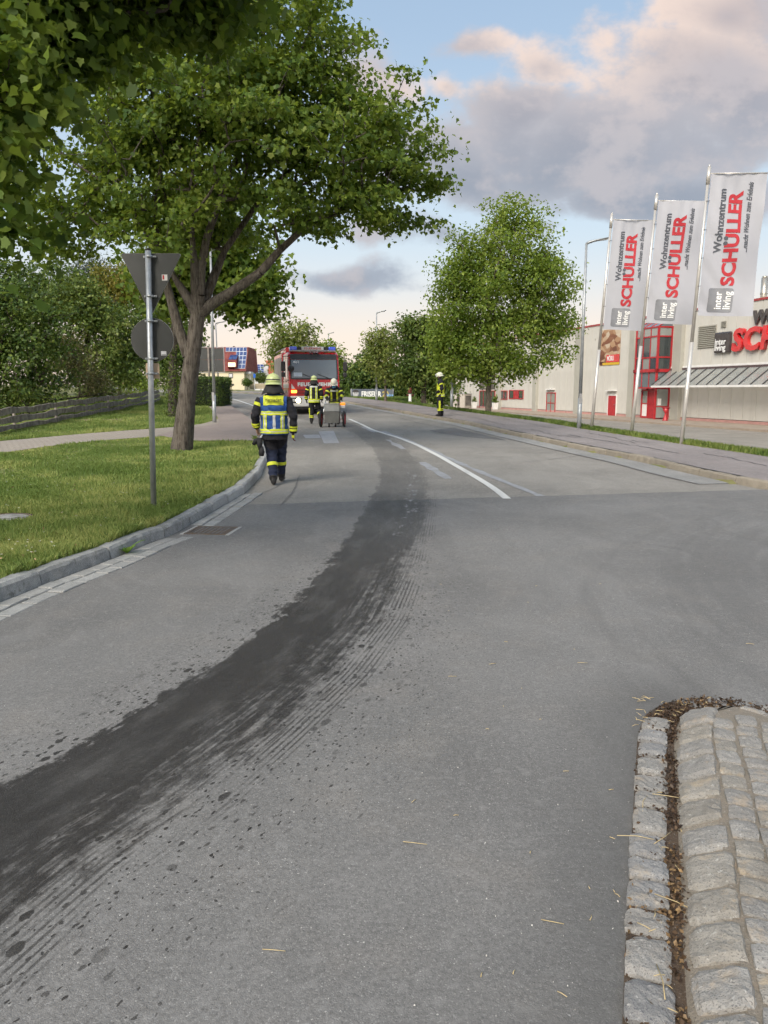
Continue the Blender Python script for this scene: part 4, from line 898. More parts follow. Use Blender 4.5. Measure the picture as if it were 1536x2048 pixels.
def framed(name, rect, parent, nx=1, nz=1, fr=REDP, gl=GLASS_D, fw=0.09, y=0.0, dep=0.08, fill=None):
    s0, s1, z0, z1 = rect; m_ = MB()
    m_.box2((s0, y-0.02, z0), (s0+fw, y+dep, z1)); m_.box2((s1-fw, y-0.02, z0), (s1, y+dep, z1))
    m_.box2((s0+fw, y-0.02, z0), (s1-fw, y+dep, z0+fw)); m_.box2((s0+fw, y-0.02, z1-fw), (s1-fw, y+dep, z1))
    for i in range(1, nx):
        x = s0+(s1-s0)*i/nx; m_.box2((x-fw*.35, y-0.01, z0+fw), (x+fw*.35, y+dep-.01, z1-fw))
    o = m_.build(name, fr, parent)
    for i in range(nx):
        for k in range(nz):
            xa, xb = s0+fw*.6+(s1-s0-fw*1.2)*i/nx, s0+fw*.6+(s1-s0-fw*1.2)*(i+1)/nx; za, zb = z0+fw*.6+(z1-z0-fw*1.2)*k/nz, z0+fw*.6+(z1-z0-fw*1.2)*(k+1)/nz
            m_ = MB(); m_.box2((xa+.012, y+0.005, za+.012), (xb-.012, y+0.03, zb-.012)); m_.build('pane', (fill or {}).get((i, k), gl), o)
            if k: mm = MB(); mm.box2((xa, y, za-.04), (xb, y+dep-.015, za+.04)); mm.build('rail', fr, o)
    return o
o = framed('window', wrect(1002,781,1015,799), shop, 2); o = framed('window', wrect(1019,780,1047,798), shop, 3, 1, fill={(1,0): REDP})
framed('window', wrect(960,750,990,760), shop, 2)
framed('door', wrect(1094,785,1110.5,827), shop, 2, 2, gl=GLASS_L)
framed('door', wrect(960,781,990,820.5), shop, 4, 1, gl=GLASS_D)
r_ = wrect(960,763,990,778); m_ = MB(); m_.bbox(((r_[0]+r_[1])/2, 0.06, (r_[2]+r_[3])/2), (r_[1]-r_[0], 0.1, r_[3]-r_[2]), 0.02); sb = m_.build('sign_board', SIGN_BLK, shop)
m_ = MB()
for k in range(9):
    a = k*2*PI/9; m_.cyl(((r_[0]+r_[1])/2+0.5*math.cos(a)*.7+.5, 0.11, (r_[2]+r_[3])/2+0.34*math.sin(a)), ((r_[0]+r_[1])/2+0.5*math.cos(a)*.7+.5, 0.118, (r_[2]+r_[3])/2+0.34*math.sin(a)), 0.13, 0.13, 8)
m_.build('painted_leaf', pm('leaf_print', (0.45, 0.43, 0.34), (0.25, 0.27, 0.16), 8, 0.6), sb)
# red steel door with its little lamp bar
s0, s1, z0, z1 = wrect(1217,790,1232,835); m_ = MB(); m_.box2((s0+.06, -0.01, PZ+.02), (s1-.06, 0.045, z1-.06)); dd = m_.build('door', REDP, shop)
m_ = MB(); m_.box2((s0-.03, -.01, PZ+.02), (s0+.06, .07, z1+.03)); m_.box2((s1-.06, -.01, PZ+.02), (s1+.03, .07, z1+.03)); m_.box2((s0+.06, -.01, z1-.06), (s1-.06, .07, z1+.03)); m_.build('door_frame', WHITEP, dd)
m_ = MB(); m_.cyl((s0+.2, .05, PZ+1.05), (s0+.2, .12, PZ+1.05), .015, n=8); m_.cyl((s0+.2, .12, PZ+1.05), (s0+.38, .12, PZ+1.05), .014, n=8); m_.build('handle', GREYM, dd)
for rr in ((1216,780.5,1234,782),(1095,777.5,1110,779.5)):
    q = wrect(*rr); m_ = MB(); m_.box2((q[0], 0.0, q[2]), (q[1], 0.32, q[3])); m_.build('door_lamp', WHITEP, shop)
# poster
s0, s1, z0, z1 = wrect(1201,659,1239,730)
def poster_mat():
    m, nt, b = base_mat('poster_print'); co = N(nt, 'ShaderNodeTexCoord').outputs['Generated']
    vo = N(nt, 'ShaderNodeTexVoronoi', {'Vector': N(nt, 'ShaderNodeMapping', {'Vector': co, 'Scale': (5, 1, 8)}).outputs[0], 'Scale': 1.0})
    f = N(nt, 'ShaderNodeSeparateColor', {0: vo.outputs['Color']}).outputs[0]; z = N(nt, 'ShaderNodeSeparateXYZ', {0: co}).outputs[2]
    cr = N(nt, 'ShaderNodeValToRGB', {0: M(nt, 'MULTIPLY_ADD', z, 0.35, M(nt, 'MULTIPLY', f, 0.7))}); e = cr.color_ramp.elements
    e[0].color = (0.07, 0.02, 0.01, 1); e[1].color = (0.55, 0.47, 0.36, 1); k = e.new(.4); k.color = (0.20, 0.075, 0.035, 1); k = e.new(.65); k.color = (0.40, 0.24, 0.13, 1)
    nt.links.new(cr.outputs[0], b.inputs['Base Color']); b.inputs['Roughness'].default_value = 0.5; return m
m_ = MB(); m_.box2((s0, 0.002, z0), (s1, 0.05, z1)); po = m_.build('poster', poster_mat(), shop)
m_ = MB(); m_.box2((s0, .051, z0+.25), (s0+(s1-s0)*.62, .06, z0+.95)); m_.build('red_field', SIGN_RED, po)
m_ = MB(); m_.box2((s0, .051, z0), (s0+(s1-s0)*.8, .06, z0+.23)); m_.build('yellow_field', pm('poster_yellow', (0.62, 0.40, 0.02), (0.55, 0.34, 0.02), 5, 0.5), po)
WTXT = (PI/2, 0, PI)
def wtext(s, size, s_start, z, y, ext, mat, parent, bold=0.0, shear=0.0, sx=1.0, spacing=1.0):
    me = text_mesh(s, size, ext, bold, shear, spacing=spacing, sx=sx); return link('lettering', me, mat, parent, (s_start, y, z), WTXT)
wtext('MÖBILI', .62, s0+(s1-s0)*.58, z0+.42, .064, .002, INK_W, po, .01, sx=.62 if True else 1)
# louvres
for rr, ns in (((1399,651,1431,696), 12), ((1444,642,1452.5,655), 5)):
    s0, s1, z0, z1 = wrect(*rr); m_ = MB(); m_.box2((s0, 0.0, z0), (s1, 0.02, z1)); v = m_.build('louvre_vent', WALL_B, shop)
    for i in range(ns):
        z = z0+(z1-z0)*(i+.5)/ns; m_ = MB(); m_.box(((s0+s1)/2, .05, z), (s1-s0, .09, (z1-z0)/ns*.45), m=Matrix.Rotation(R(-25), 3, 'X')); m_.build('slat', PIL, v)
# raised letters and logo
s0, s1, z0, z1 = wrect(1434.5,664,1464,706); m_ = MB(); m_.bbox(((s0+s1)/2, .14, (z0+z1)/2), (s1-s0, .24, z1-z0), .12, seg=2); lg = m_.build('logo_box', SIGN_BLK, shop)
wtext('inter', (z1-z0)*.42, s1-.14, z0+(z1-z0)*.40, .27, .01, INK_W, lg, .008, sx=1.0); wtext('living', (z1-z0)*.42, s1-.14, z0+(z1-z0)*.12, .27, .01, INK_W, lg, .008, sx=.95)
sL, zb = WP(1468, 703); zt = WP(1500, 657)[1]
wtext('SCHÜLLER', (zt-zb)*1.42, sL, zb+.05, .16, .14, SIGN_RED, shop, .075, .12, sx=1.08, spacing=1.06)
sL, zb = WP(1509, 649); wtext('Wohnzentrum', 1.35, sL, zb, .14, .10, SIGN_BLK, shop, .04, .05)
# entrance tower
sN = WP(1338, 800)[0]; OUT = 1.32; sF = sN+3.2
zl = [at(1317, p, 64.6)[2] for p in (840, 775.7, 740.5, 713.6, 671, 652)]; zl[0] = PZ+0.02
tw = sub_root('entrance_tower', shop)
m_ = MB(); fw = .13
def bar(a, b, w=fw): m_.box2((min(a[0],b[0])-w/2, min(a[1],b[1])-w/2, min(a[2],b[2])-w/2), (max(a[0],b[0])+w/2, max(a[1],b[1])+w/2, max(a[2],b[2])+w/2))
for x, y in ((sN,.06),(sN,OUT),(sF,OUT),(sF,.06)): bar((x,y,zl[0]),(x,y,zl[5]), .15)
for i in range(1, 3): bar((sN+(sF-sN)*i/3, OUT, zl[1]), (sN+(sF-sN)*i/3, OUT, zl[5]), .09)
for i, z in enumerate(zl[1:]):
    w = .26 if i == 1 else .12
    bar((sN,OUT,z),(sF,OUT,z), w); bar((sN,.06,z),(sN,OUT,z), w); bar((sF,.06,z),(sF,OUT,z), w)
m_.build('frame', REDP, tw)
for k in range(1, 5):
    gl = GLASS_G if k == 1 else GLASS_L if k == 4 else GLASS_D
    for i in range(3):
        mm = MB(); a = sN+(sF-sN)*i/3; mm.box2((a+.05, OUT-.02, zl[k]+.04), (a+(sF-sN)/3-.05, OUT+.01, zl[k+1]-.04)); mm.build('pane', gl if (i+k) % 3 else GLASS_L if k > 1 else gl, tw)
    mm = MB(); mm.box2((sN-.01, .1, zl[k]+.04), (sN+.02, OUT-.06, zl[k+1]-.04)); mm.build('pane', gl, tw)
mm = MB(); mm.prism([(.06, zl[5]+.02), (OUT+.02, zl[5]+.02), (OUT+.02, zl[5]+.06), (.06, zl[5]+.75)], sN, sF, 'x'); mm.build('glass_roof', GLASS_G, tw)
for i in range(4):
    x = sN+(sF-sN)*i/3; mm = MB(); mm.cyl((x, OUT, zl[5]+.08), (x, .06, zl[5]+.78), .045, n=6); mm.build('roof_bar', REDP, tw)
framed('door', (sN+.1, sF-.1, zl[0], zl[1]-.1), tw, 3, 2, fw=.16, y=OUT-.7, fill={(2,0): WHITEP, (2,1): GLASS_L, (1,0): REDP, (1,1): REDP})
mm = MB(); mm.box2((sN-.015, .14, zl[0]+.1), (sN+.02, OUT-.1, zl[1]-.1)); mm.build('pane', GLASS_L, tw)
mm = MB(); mm.box2((sN-.03, .1, zl[0]+1.0), (sN+.03, OUT-.05, zl[0]+1.08)); mm.build('rail', REDP, tw)
mm = MB(); mm.box2((sN-.022, .75, zl[0]+1.15), (sN-.018, 1.1, zl[0]+1.7)); mm.build('notice', WHITEP, tw)
# glass canopy along the facade
zc1 = WP(1440, 737)[1]; pc = at(1440, 771, 56.4); CO = 1.75; zc0 = WP(1440, 771, CO)[1]
cn = sub_root('canopy', shop)
m_ = MB(); m_.box2((-30, 0.0, zc1), (sN-.08, .12, zc1+.16)); m_.build('ridge_beam', pm('canopy_beam', (0.10,0.06,0.06), (0.07,0.05,0.05), 4, .5), cn)
m_ = MB(); m_.box2((-30, CO-.06, zc0-.12), (sN-.08, CO+.1, zc0+.03)); m_.build('gutter_rail', WHITEP, cn)
m_ = MB(); m_.box2((-30, .001, zc1+.161), (sN-.08, .06, zc1+.32)); m_.build('flashing', WHITEP, cn)
sp = 1.18; k = 0; L_ = math.hypot(CO, zc1-zc0); an = math.atan2(zc0-zc1, CO)
m_ = MB(); m_.box((0,0,0), (sp-.06, L_, .02)); gme = m_.mesh('pane'); m_ = MB(); m_.box((0,0,0), (.075, L_, .09)); rme = m_.mesh('rafter')
x = sN-.1
while x > -28:
    link('rafter', rme, BLACKM, cn, (x, CO/2+.05, (zc0+zc1)/2+.06), (an, 0, 0)); link('pane', gme, GLASS_C, cn, (x-sp/2, CO/2+.05, (zc0+zc1)/2+.04), (an, 0, 0)); x -= sp
# chimney on the roof
c_ = WP(1527, 596, -6); m_ = MB(); cb = (c_[0], -6, WTOP-.3); ztop = WP(1527, 556, -6)[1]
m_.cyl(cb, (cb[0], -6, ztop), .26, n=16); m_.cyl((cb[0], -6, ztop), (cb[0], -6, ztop+.12), .2, n=12); m_.cyl((cb[0], -6, ztop-1.3), (cb[0], -6, ztop-1.2), .29, n=16); m_.build('chimney', pm('steel_flue', (0.62,0.57,0.48), (0.5,0.45,0.38), 3, .3, .8), shop)
m_ = MB(); m_.cyl((WP(1173,650,-3)[0], -3, WTOP-.2), (WP(1173,650,-3)[0], -3, WTOP+1.7), .03, n=6); m_.build('antenna', GREYM, shop)

# things standing by the shop
def wloc(px, py, o): s, _ = WP(px, py, o); p = wallp(s, o); return (p[0], p[1], PZ)
loc = wloc(1330.5, 840, 2.2); t = thing('bistro_table', 'red hourglass-shaped standing table by the entrance', 'table', (loc[0], loc[1], PZ))
m_ = MB(); m_.lathe([(.24,0),(.22,.05),(.07,.5),(.08,.6),(.30,1.02)], n=16, cap=True); m_.build('cover', REDP, t); m_ = MB(); m_.lathe([(.33,1.02),(.34,1.04),(.33,1.06)], n=16, cap=True); m_.build('table_top', REDP, t)
for px, lab in ((948, 'white planter with spiky plant left of the far entrance'), (990, 'white planter with bushy plant right of the far entrance')):
    loc = wloc(px, 821, 1.6); t = thing('planter', lab, 'planter', loc, WROT, 'white planters by the far shop entrance')
    m_ = MB(); m_.box((0,0,.42), (.5,.5,.84), taper=(1.3,1.3)); m_.build('pot', WHITEP, t); m_ = MB(); m_.box((0,0,.842), (.6,.6,.01)); m_.build('soil', STEM, t)
    rg = np.random.default_rng(px); P = rg.normal(0, .12, (140, 3)); P[:, 2] = .86+np.abs(P[:, 2])*2.2; leaf_cloud('foliage', P, .32, 'needle' if px < 960 else 'oval', L_MID, t, up=.2, droop=-.6, rg=rg)
ACM = pm('air_unit_metal', (0.46,0.42,0.36), (0.40,0.36,0.31), 3, .6)
for px, w, h, lab in ((931, 1.5, 1.9, 'beige ventilation unit with louvred face beside the planter'), (914, 1.1, 1.95, 'beige ventilation unit nearest the lamp post by the shop end')):
    loc = wloc(px, 821, 3.4 if px < 920 else 2.6); t = thing('air_unit', lab, 'air conditioner', loc, WROT+R(-62), 'ventilation units at the far end of the shop')
    m_ = MB(); m_.bbox((0,0,h/2), (w,.9,h), .04); m_.build('casing', ACM, t); m_ = MB(); m_.box2((-w*.36,.452,h*.18), (w*.36,.47,h*.86)); g = m_.build('grille', BLACKM, t)
    for i in range(8): m_ = MB(); m_.box((0,.485,h*(.22+.08*i)), (w*.7,.03,.05)); m_.build('slat', ACM, g)
    m_ = MB(); m_.box2((-w*.36,-.452,h*.18), (w*.36,-.47,h*.86)); g = m_.build('grille', BLACKM, t)
    for i in range(8): m_ = MB(); m_.box((0,-.485,h*(.22+.08*i)), (w*.7,.03,.05)); m_.build('slat', ACM, g)
    m_ = MB(); m_.bbox((0,0,h+.04), (w+.06,.96,.06), .02); m_.build('lid', GREYM, t)

# ================================================================== houses far behind
ROOFR = pm('red_roof_tiles', (0.21, 0.045, 0.035), (0.15, 0.032, 0.028), 3, 0.75, bump=.4, bscale=9, dist=.05)
ROOFO = pm('orange_roof_tiles', (0.44, 0.11, 0.055), (0.36, 0.085, 0.045), 3, 0.8)
SOLAR = glass('solar_cell', (0.022, 0.05, 0.17), 0.18)
SOLARF = pm('solar_frame', (0.52, 0.58, 0.66), (0.45, 0.5, 0.58), 5, .4)
CREAM = pm('cream_render', (0.74, 0.66, 0.47), (0.70, 0.62, 0.44), .5, .9)
WREND = pm('white_render', (0.68, 0.68, 0.68), (0.62, 0.62, 0.63), .5, .9)
WIN_L = emis('lit_window', (0.95, 0.80, 0.52), 0.55)
def house(name, label, Y, wall_px, roof_px, wmat, rmat, depth=8.0):
    """wall_px: x0,x1,y_eave,y_base ; roof_px: ridge x0,x1,y ; eave overhang"""
    x0, x1, ye, yb_ = wall_px; a = at(x0, ye, Y); b = at(x1, yb_, Y); base = ((a[0]+b[0])/2, Y, b[2])
    t = thing(name, label, 'house', base); w = b[0]-a[0]; h = a[2]-b[2]
    m_ = MB(); m_.box2((-w/2, 0, -1.2), (w/2, depth, h)); m_.build('wall', wmat, t)
    rx0, rx1, ry = roof_px; p0 = at(rx0, ry, Y+1.6); p1 = at(rx1, ry, Y+1.6)
    e0 = at(x0-1, ye+.4, Y-.3); e1 = at(x1+2.5, ye+.4, Y-.3)
    L = lambda p: Vector(p)-Vector(base)
    F = [L(e0), L(e1), L(p1), L(p0)]; bk = [Vector((v.x, depth+1.5-v.y, v.z)) for v in F]
    m_ = MB(); m_.add(F+bk, [(0,1,2,3),(4,7,6,5),(3,2,6,7),(0,3,7,4),(1,5,6,2),(0,4,5,1)]); rf = m_.build('roof', rmat, t)
    def R_(u, v, o=0.0):
        p = (F[0]*(1-u)+F[1]*u)*(1-v)+(F[3]*(1-u)+F[2]*u)*v; nn = (F[1]-F[0]).cross(F[3]-F[0]).normalized()
        return p+nn*o
    return t, rf, L, R_, Y
def cell(rf, R_, u0, u1, v0, v1, o=.06, name='solar_panel', mat=SOLAR, fmat=SOLARF):
    m_ = MB(); q = [R_(u0,v0,o), R_(u1,v0,o), R_(u1,v1,o), R_(u0,v1,o)]; c = sum(q, Vector())/4
    lo = [R_(u0,v0,.01), R_(u1,v0,.01), R_(u1,v1,.01), R_(u0,v1,.01)]; m_.loft([lo, q], True, False); p = m_.build(name, fmat, rf)
    m_ = MB(); q2 = [c+(x-c)*.86+(R_(0,0,.02)-R_(0,0,0)) for x in q]; m_.loft([[x-(R_(0,0,.01)-R_(0,0,0)) for x in q2], q2], True, False); m_.build('cell', mat, p)
def flatbox(L, Y, px0, py0, px1, py1, d0, d1, name, mat, par):
    a = L(at(px0, py0, Y)); b = L(at(px1, py1, Y)); m_ = MB(); m_.box2((a.x, d0, b.z), (b.x, d1, a.z)); return m_.build(name, mat, par)
t, rf, L, R_, Yh = house('house', 'cream house with dark red roof and solar panels behind the street lamp', 104, (392,489,742,773), (394,497,694), CREAM, ROOFR)
for i in range(6): cell(rf, R_, .565+.068*i, .565+.068*(i+1), .80, .975)
for k in range(4):
    for i in range(3): cell(rf, R_, .775+.069*i, .775+.069*(i+1), .10+.175*k, .10+.175*(k+1))
m_ = MB(); d0 = L(at(455,709,Yh)); d1 = L(at(475,735,Yh)); m_.prism([(-.55,d1.z),(-.55,(d0.z+d1.z)/2+.15),(1.0,d0.z),(1.8,d0.z),(1.8,d1.z)], d0.x, d1.x, 'x'); dm = m_.build('dormer', ROOFR, t)
flatbox(L, Yh, 458,725.5,472.5,733.5, -.60,-.553, 'window', WIN_L, dm); 
for i in range(2):
    for k in range(2):
        a0 = L(at(458.5+8*i, 711, Yh)); a1 = L(at(466+8*i, 711, Yh)); z0_ = (d0.z+d1.z)/2+.22; z1_ = d0.z+.03
        f0, f1 = k*.5, k*.5+.46; m_ = MB(); yy = lambda f: -.55+1.5*f; zz = lambda f: z0_+(z1_-z0_)*f
        m_.add([(a0.x,yy(f0),zz(f0)),(a1.x,yy(f0),zz(f0)),(a1.x,yy(f1),zz(f1)),(a0.x,yy(f1),zz(f1)),(a0.x,yy(f0),zz(f0)-.06),(a1.x,yy(f0),zz(f0)-.06),(a1.x,yy(f1),zz(f1)-.06),(a0.x,yy(f1),zz(f1)-.06)], [(0,1,2,3),(4,7,6,5),(0,4,5,1),(1,5,6,2),(2,6,7,3),(3,7,4,0)]); m_.build('solar_panel', SOLAR, dm)
w_ = flatbox(L, Yh, 457.5,746.5,466,756, -.05,.02, 'window', BLACKM, t); flatbox(L, Yh, 458.6,747.8,465,754.8, -.07,-.052, 'pane', WREND, w_)
flatbox(L, Yh, 488,743,500,747, .5,2.5, 'porch_roof', WREND, t); flatbox(L, Yh, 490,747,492,768, .9,1.1, 'porch_post', WREND, t); flatbox(L, Yh, 497,747,499,768, .9,1.1, 'porch_post', WREND, t)
flatbox(L, Yh, 459.8,690.5,462.8,697, 2.0,2.6, 'chimney', BLACKM, t); flatbox(L, Yh, 461,767.5,468,771, -.04,.02, 'cellar_window', BLACKM, t)
t, rf, L, R_, Yh = house('house', 'pale house whose roof is covered in dark solar panels, behind the blue sign', 128, (499,529,746,772), (499,527,729), WREND, BLACKM)
for i in range(4):
    for k in range(4): cell(rf, R_, .02+.24*i, .02+.24*(i+1), .02+.24*k, .02+.24*(k+1), mat=SOLAR)
w_ = flatbox(L, Yh, 503,750,507,758, -.05,.02, 'window', GLASS_D, t); w_ = flatbox(L, Yh, 510,750,514,758, -.05,.02, 'window', GLASS_D, t)
# gabled house with orange roof
b_ = at(540, 772, 116); t = thing('house', 'white gabled house with orange roof beside the fire engine', 'house', (b_[0], 116, b_[2]))
L = lambda p: Vector(p)-Vector(b_[:2]+(b_[2],)) if False else Vector(p)-Vector((b_[0], 116, b_[2]))
g0, g1, g2, g3 = L(at(528,733,116)), L(at(528.5,720,116)), L(at(536,729,116)), L(at(539,772,116)); gb = L(at(528,772,116))
m_ = MB(); m_.prism([(gb.x,gb.z-1),(gb.x,g0.z-.1),(g2.x,g2.z),(g3.x,g3.z),(g3.x,gb.z-1)], 0, 8, 'y'); m_.build('wall', WREND, t)
r0, r1, r2, r3 = L(at(527.5,720,115.5)), L(at(556,720,115.5)), L(at(562,754,115.0)), L(at(538.5,754,115.0))
m_ = MB(); m_.add([r0+Vector((0,1.6,0)), r1+Vector((0,1.6,0)), r2, r3]+[v+Vector((0,.25,-.1)) for v in (r0+Vector((0,1.6,0)), r1+Vector((0,1.6,0)), r2, r3)], [(0,3,2,1),(4,5,6,7),(0,1,5,4),(1,2,6,5),(2,3,7,6),(3,0,4,7)]); m_.build('roof', ROOFO, t)
m_ = MB(); m_.box2((r3.x,0.3,gb.z-1),(r2.x,6,r3.z+.3)); m_.build('side_wall', WREND, t)
# garden wall, blue sign, round bushes in front of the houses
p0, p1 = at(499,767,100), at(522,773,100); m_ = MB(); m_.box2((p0[0],100,p1[2]-.3),(p1[0]+1.5,100.4,p0[2])); tag(m_.build('garden_wall', pm('sandstone', (0.45,0.38,0.27),(0.36,0.30,0.21),2,.9)), 'low sandstone garden wall in front of the far houses', 'wall')
p0 = at(509.5,776,98); t = thing('direction_sign', 'small blue sign on a thin post in front of the far houses', 'sign', (p0[0],98,Tz(p0[0],98)))
zt = at(509,748,98)[2]-Tz(p0[0],98); m_ = MB(); m_.cyl((0,0,-.2),(0,0,zt),.035,n=8); m_.build('post', GREYM, t); m_ = MB(); m_.bbox((0,-.06,zt-.22),(.30,.03,.5),.01); m_.build('plate', pm('sign_blue',(0.02,0.12,0.5),(0.02,0.1,0.45),4,.4), t)
for px, py, r, lab in ((455.5,765,6.5,'clipped round bush at the cream house corner'),(494,764,7,'clipped round bush under the porch'),(520,755,12,'loose round garden tree by the orange-roofed house')):
    Yb = 99 if r < 10 else 102; bush('round_bush', lab, px, py+r+2, Yb, [blob_px(px,py,Yb,r,r,r*Yb/FOC)], 60, 40, .16, L_DARK if r < 10 else L_MID, px and int(px), sig=.12, group='bushes by the far houses', zoff=.2)

# ================================================================== street furniture
GALV = pm('galvanised_steel', (0.50, 0.52, 0.53), (0.36, 0.38, 0.39), 7, 0.42, 0.55, bump=.15, bscale=60, dist=.002)
SIGNB = pm('sign_back_grey', (0.060, 0.062, 0.060), (0.050, 0.052, 0.050), 4, 0.5)
# road sign seen from behind
b_ = G(307, 1016, 0.105); Ys = b_.y
t = thing('traffic_sign', 'galvanised post with backs of a triangular and a round sign', 'traffic sign', (b_.x, Ys, Tz(b_.x, Ys)-.02))
Ls = lambda px, py, dy=0.0: Vector(at(px, py, Ys+dy))-Vector(t.location)
top = Ls(296, 501); m_ = MB(); m_.cyl((0,0,-.1), top, .036, n=20); m_.build('post', GALV, t)
m_ = MB(); m_.cyl(top, top+Vector((0,0,.02)), .038, n=16); m_.build('post_cap', BLACKM, t)
def rounded(poly, r, n=5):
    out = []
    for i, p in enumerate(poly):
        a = Vector(poly[i-1]); b = Vector(p); c = Vector(poly[(i+1) % len(poly)]); u = (a-b).normalized(); v = (c-b).normalized()
        ang = u.angle(v); d = r/math.tan(ang/2); p0 = b+u*d; p1 = b+v*d
        for k in range(n+1): q = k/n; out.append(tuple((p0*(1-q)+b*q)*(1-q)+(b*q+p1*(1-q)*0+p1*q*0)*0+((p0*(1-q)**2+b*2*q*(1-q)+p1*q**2)-(p0*(1-q)+b*q)*(1-q))))
    return out
tri = [Ls(238,505.5), Ls(360.5,505.5), Ls(300.5,630)]; tri2 = rounded([(p.x, p.z) for p in tri], .028)
m_ = MB(); m_.prism(tri2, .046, .052, 'y'); sg = m_.build('triangular_sign', SIGNB, t)
rimm = MB(); n = len(tri2); cx = sum(p[0] for p in tri2)/n; cz = sum(p[1] for p in tri2)/n
rimm.prism([(cx+(p[0]-cx)*1.008, cz+(p[1]-cz)*1.008) for p in tri2], .0525, .062, 'y'); rimm.build('edge_profile', GREYM, sg)
c = Ls(302, 679); rad = (Ls(345,679)-Ls(260,679)).x/2
m_ = MB(); m_.cyl((c.x,.046,c.z), (c.x,.052,c.z), rad, n=48); rs = m_.build('round_sign', SIGNB, t); m_ = MB(); m_.cyl((c.x,.0525,c.z), (c.x,.062,c.z), rad*1.012, n=48); m_.build('edge_profile', GREYM, rs)
a, b = Ls(289,726), Ls(317.5,757); m_ = MB(); m_.prism(rounded([(a.x,b.z),(b.x,b.z),(b.x,a.z),(a.x,a.z)], .02), .044, .05, 'y'); m_.build('small_plate', pm('tan_plate',(0.60,0.45,0.31),(0.52,0.39,0.27),5,.6), t)
for py in (513, 592, 642, 717, 747):
    p = Ls(298+(py-505)*.02, py); m_ = MB(); m_.cyl((p.x,0,p.z-.014),(p.x,0,p.z+.014),.042,n=16); m_.box((p.x,.03,p.z),(.16,.014,.024)); m_.build('clamp', GALV, t)
    for s in (-1, 1): m_ = MB(); m_.cyl((p.x+s*.062,-.012,p.z),(p.x+s*.062,.05,p.z),.009,n=6); m_.build('bolt', GALV, t)
for r_, c1, c2 in (((321.5,548,333,560),(0.72,0.70,0.68),(0.45,0.03,0.03)), ((320,702,331,711),(0.72,0.72,0.74),(0.05,0.05,0.07))):
    a, b = Ls(r_[0], r_[1]), Ls(r_[2], r_[3]); m_ = MB(); m_.box2((a.x,.0445,b.z),(b.x,.0458,a.z)); st = m_.build('sticker', pm('sticker_white', c1, tuple(x*.9 for x in c1), 6, .5), sg if r_[1] < 600 else rs)
    m_ = MB(); m_.box2((a.x+.008,.0435,b.z+.012),(a.x+.03,.0443,a.z-.008)) if r_[1] < 600 else m_.box2((a.x+.005,.0435,b.z+.004),(b.x-.005,.0443,b.z+.014)); m_.build('print', pm('sticker_print', c2, tuple(x*.8 for x in c2), 6, .5), st)

# street lamps
LAMPG = pm('lamp_post_grey', (0.40, 0.42, 0.43), (0.31, 0.33, 0.34), 5, .45, .4)
def lamp(label, bx, by, Y, tx, ty, hl, r0=.075, rz=0.0, z0=None):
    b = at(bx, by, Y); z = Tz(b[0], Y) if z0 is None else z0
    t = thing('street_lamp', label, 'street lamp', (b[0], Y, z-.02), rz, 'slim grey street lamps'); tp = Vector(at(tx, ty, Y))-Vector(t.location)
    m_ = MB(); k = tp*.17; m_.cyl((0,0,-.1), k, r0, r0*.97, 16); m_.cyl(k, tp, r0*.8, r0*.5, 16); m_.build('post', LAMPG, t)
    m_ = MB(); m_.box((-.005, -r0*.98, 1.0), (.09, .012, .32)); m_.build('service_door', GREYM, t)
    h = MB(); secs = []
    for q, w, d in ((0,.05,.10),(.12,.07,.10),(.3,.12,.075),(.65,.13,.06),(.95,.12,.045),(1.0,.05,.03)):
        x = q*hl; zz = .10*math.sqrt(q)+.09*q; secs.append([Vector((tp.x+x, tp.y+w*math.cos(a), tp.z-.02+zz+d*.5*math.sin(a))) for a in [2*PI*i/10 for i in range(10)]])
    h.loft(secs); hd = h.build('lamp_head', LAMPG, t)
    m_ = MB(); m_.box((tp.x+hl*.62, tp.y, tp.z+.085), (hl*.55, .17, .012), m=Matrix.Rotation(-.12, 3, 'Y')); m_.build('lens', WHITEP, hd); return t
lamp('tall grey street lamp between the linden and the flags', 1158, 856, G(1158,856,.125).y, 1173, 486, .75)
lamp('street lamp on the left lawn behind the maple trunk', 429, 845, G(429,845,.105).y, 421, 500, .75)
lamp('street lamp in front of the advertising banner', 753, 801, G(753,801,.12).y, 753, 626, .65)
lamp('distant street lamp behind the left lamp and dark panel', 438, 790, 66, 431.5, 647, .8)
lamp('far street lamp whose head shows above the fire engine', 657, 790, 78, 656.5, 668, .6)
lamp('street lamp post hidden in the linden crown next to the firefighter on the pavement', 903, 819, G(903,819,.12).y+1.5, 907, 560, .65)

# big panel seen from behind, left
Yb = 46.0; b_ = at(421, 801, Yb); t = thing('notice_panel', 'large grey panel on posts seen from behind above the hedge', 'sign board', (b_[0], Yb, Tz(b_[0], Yb)))
Lb = lambda px, py: Vector(at(px, py, Yb))-Vector(t.location)
for (x0, x1) in ((372, 417.5), (417.5, 447)):
    for (y0, y1) in ((696, 719.5), (719.5, 743)):
        a, b = Lb(x0, y0), Lb(x1, y1); m_ = MB(); m_.box2((a.x+.008,.06,b.z+.008),(b.x-.008,.09,a.z-.008)); m_.build('panel', SIGNB, t)
a, b = Lb(372,695), Lb(448,744); m_ = MB(); m_.box2((a.x-.03,.04,b.z-.04),(b.x+.03,.10,b.z)); m_.box2((a.x-.03,.04,a.z),(b.x+.03,.10,a.z+.04)); m_.box2((b.x,.04,b.z),(b.x+.03,.10,a.z)); m_.build('frame', GREYM, t)
for px in (416.5, 380):
    p = Lb(px, 694); m_ = MB(); m_.cyl((p.x,0,-.6),(p.x,0,p.z),.06,n=10); m_.build('post', pm('weathered_post',(0.22,0.19,0.16),(0.16,0.14,0.12),6,.8), t)

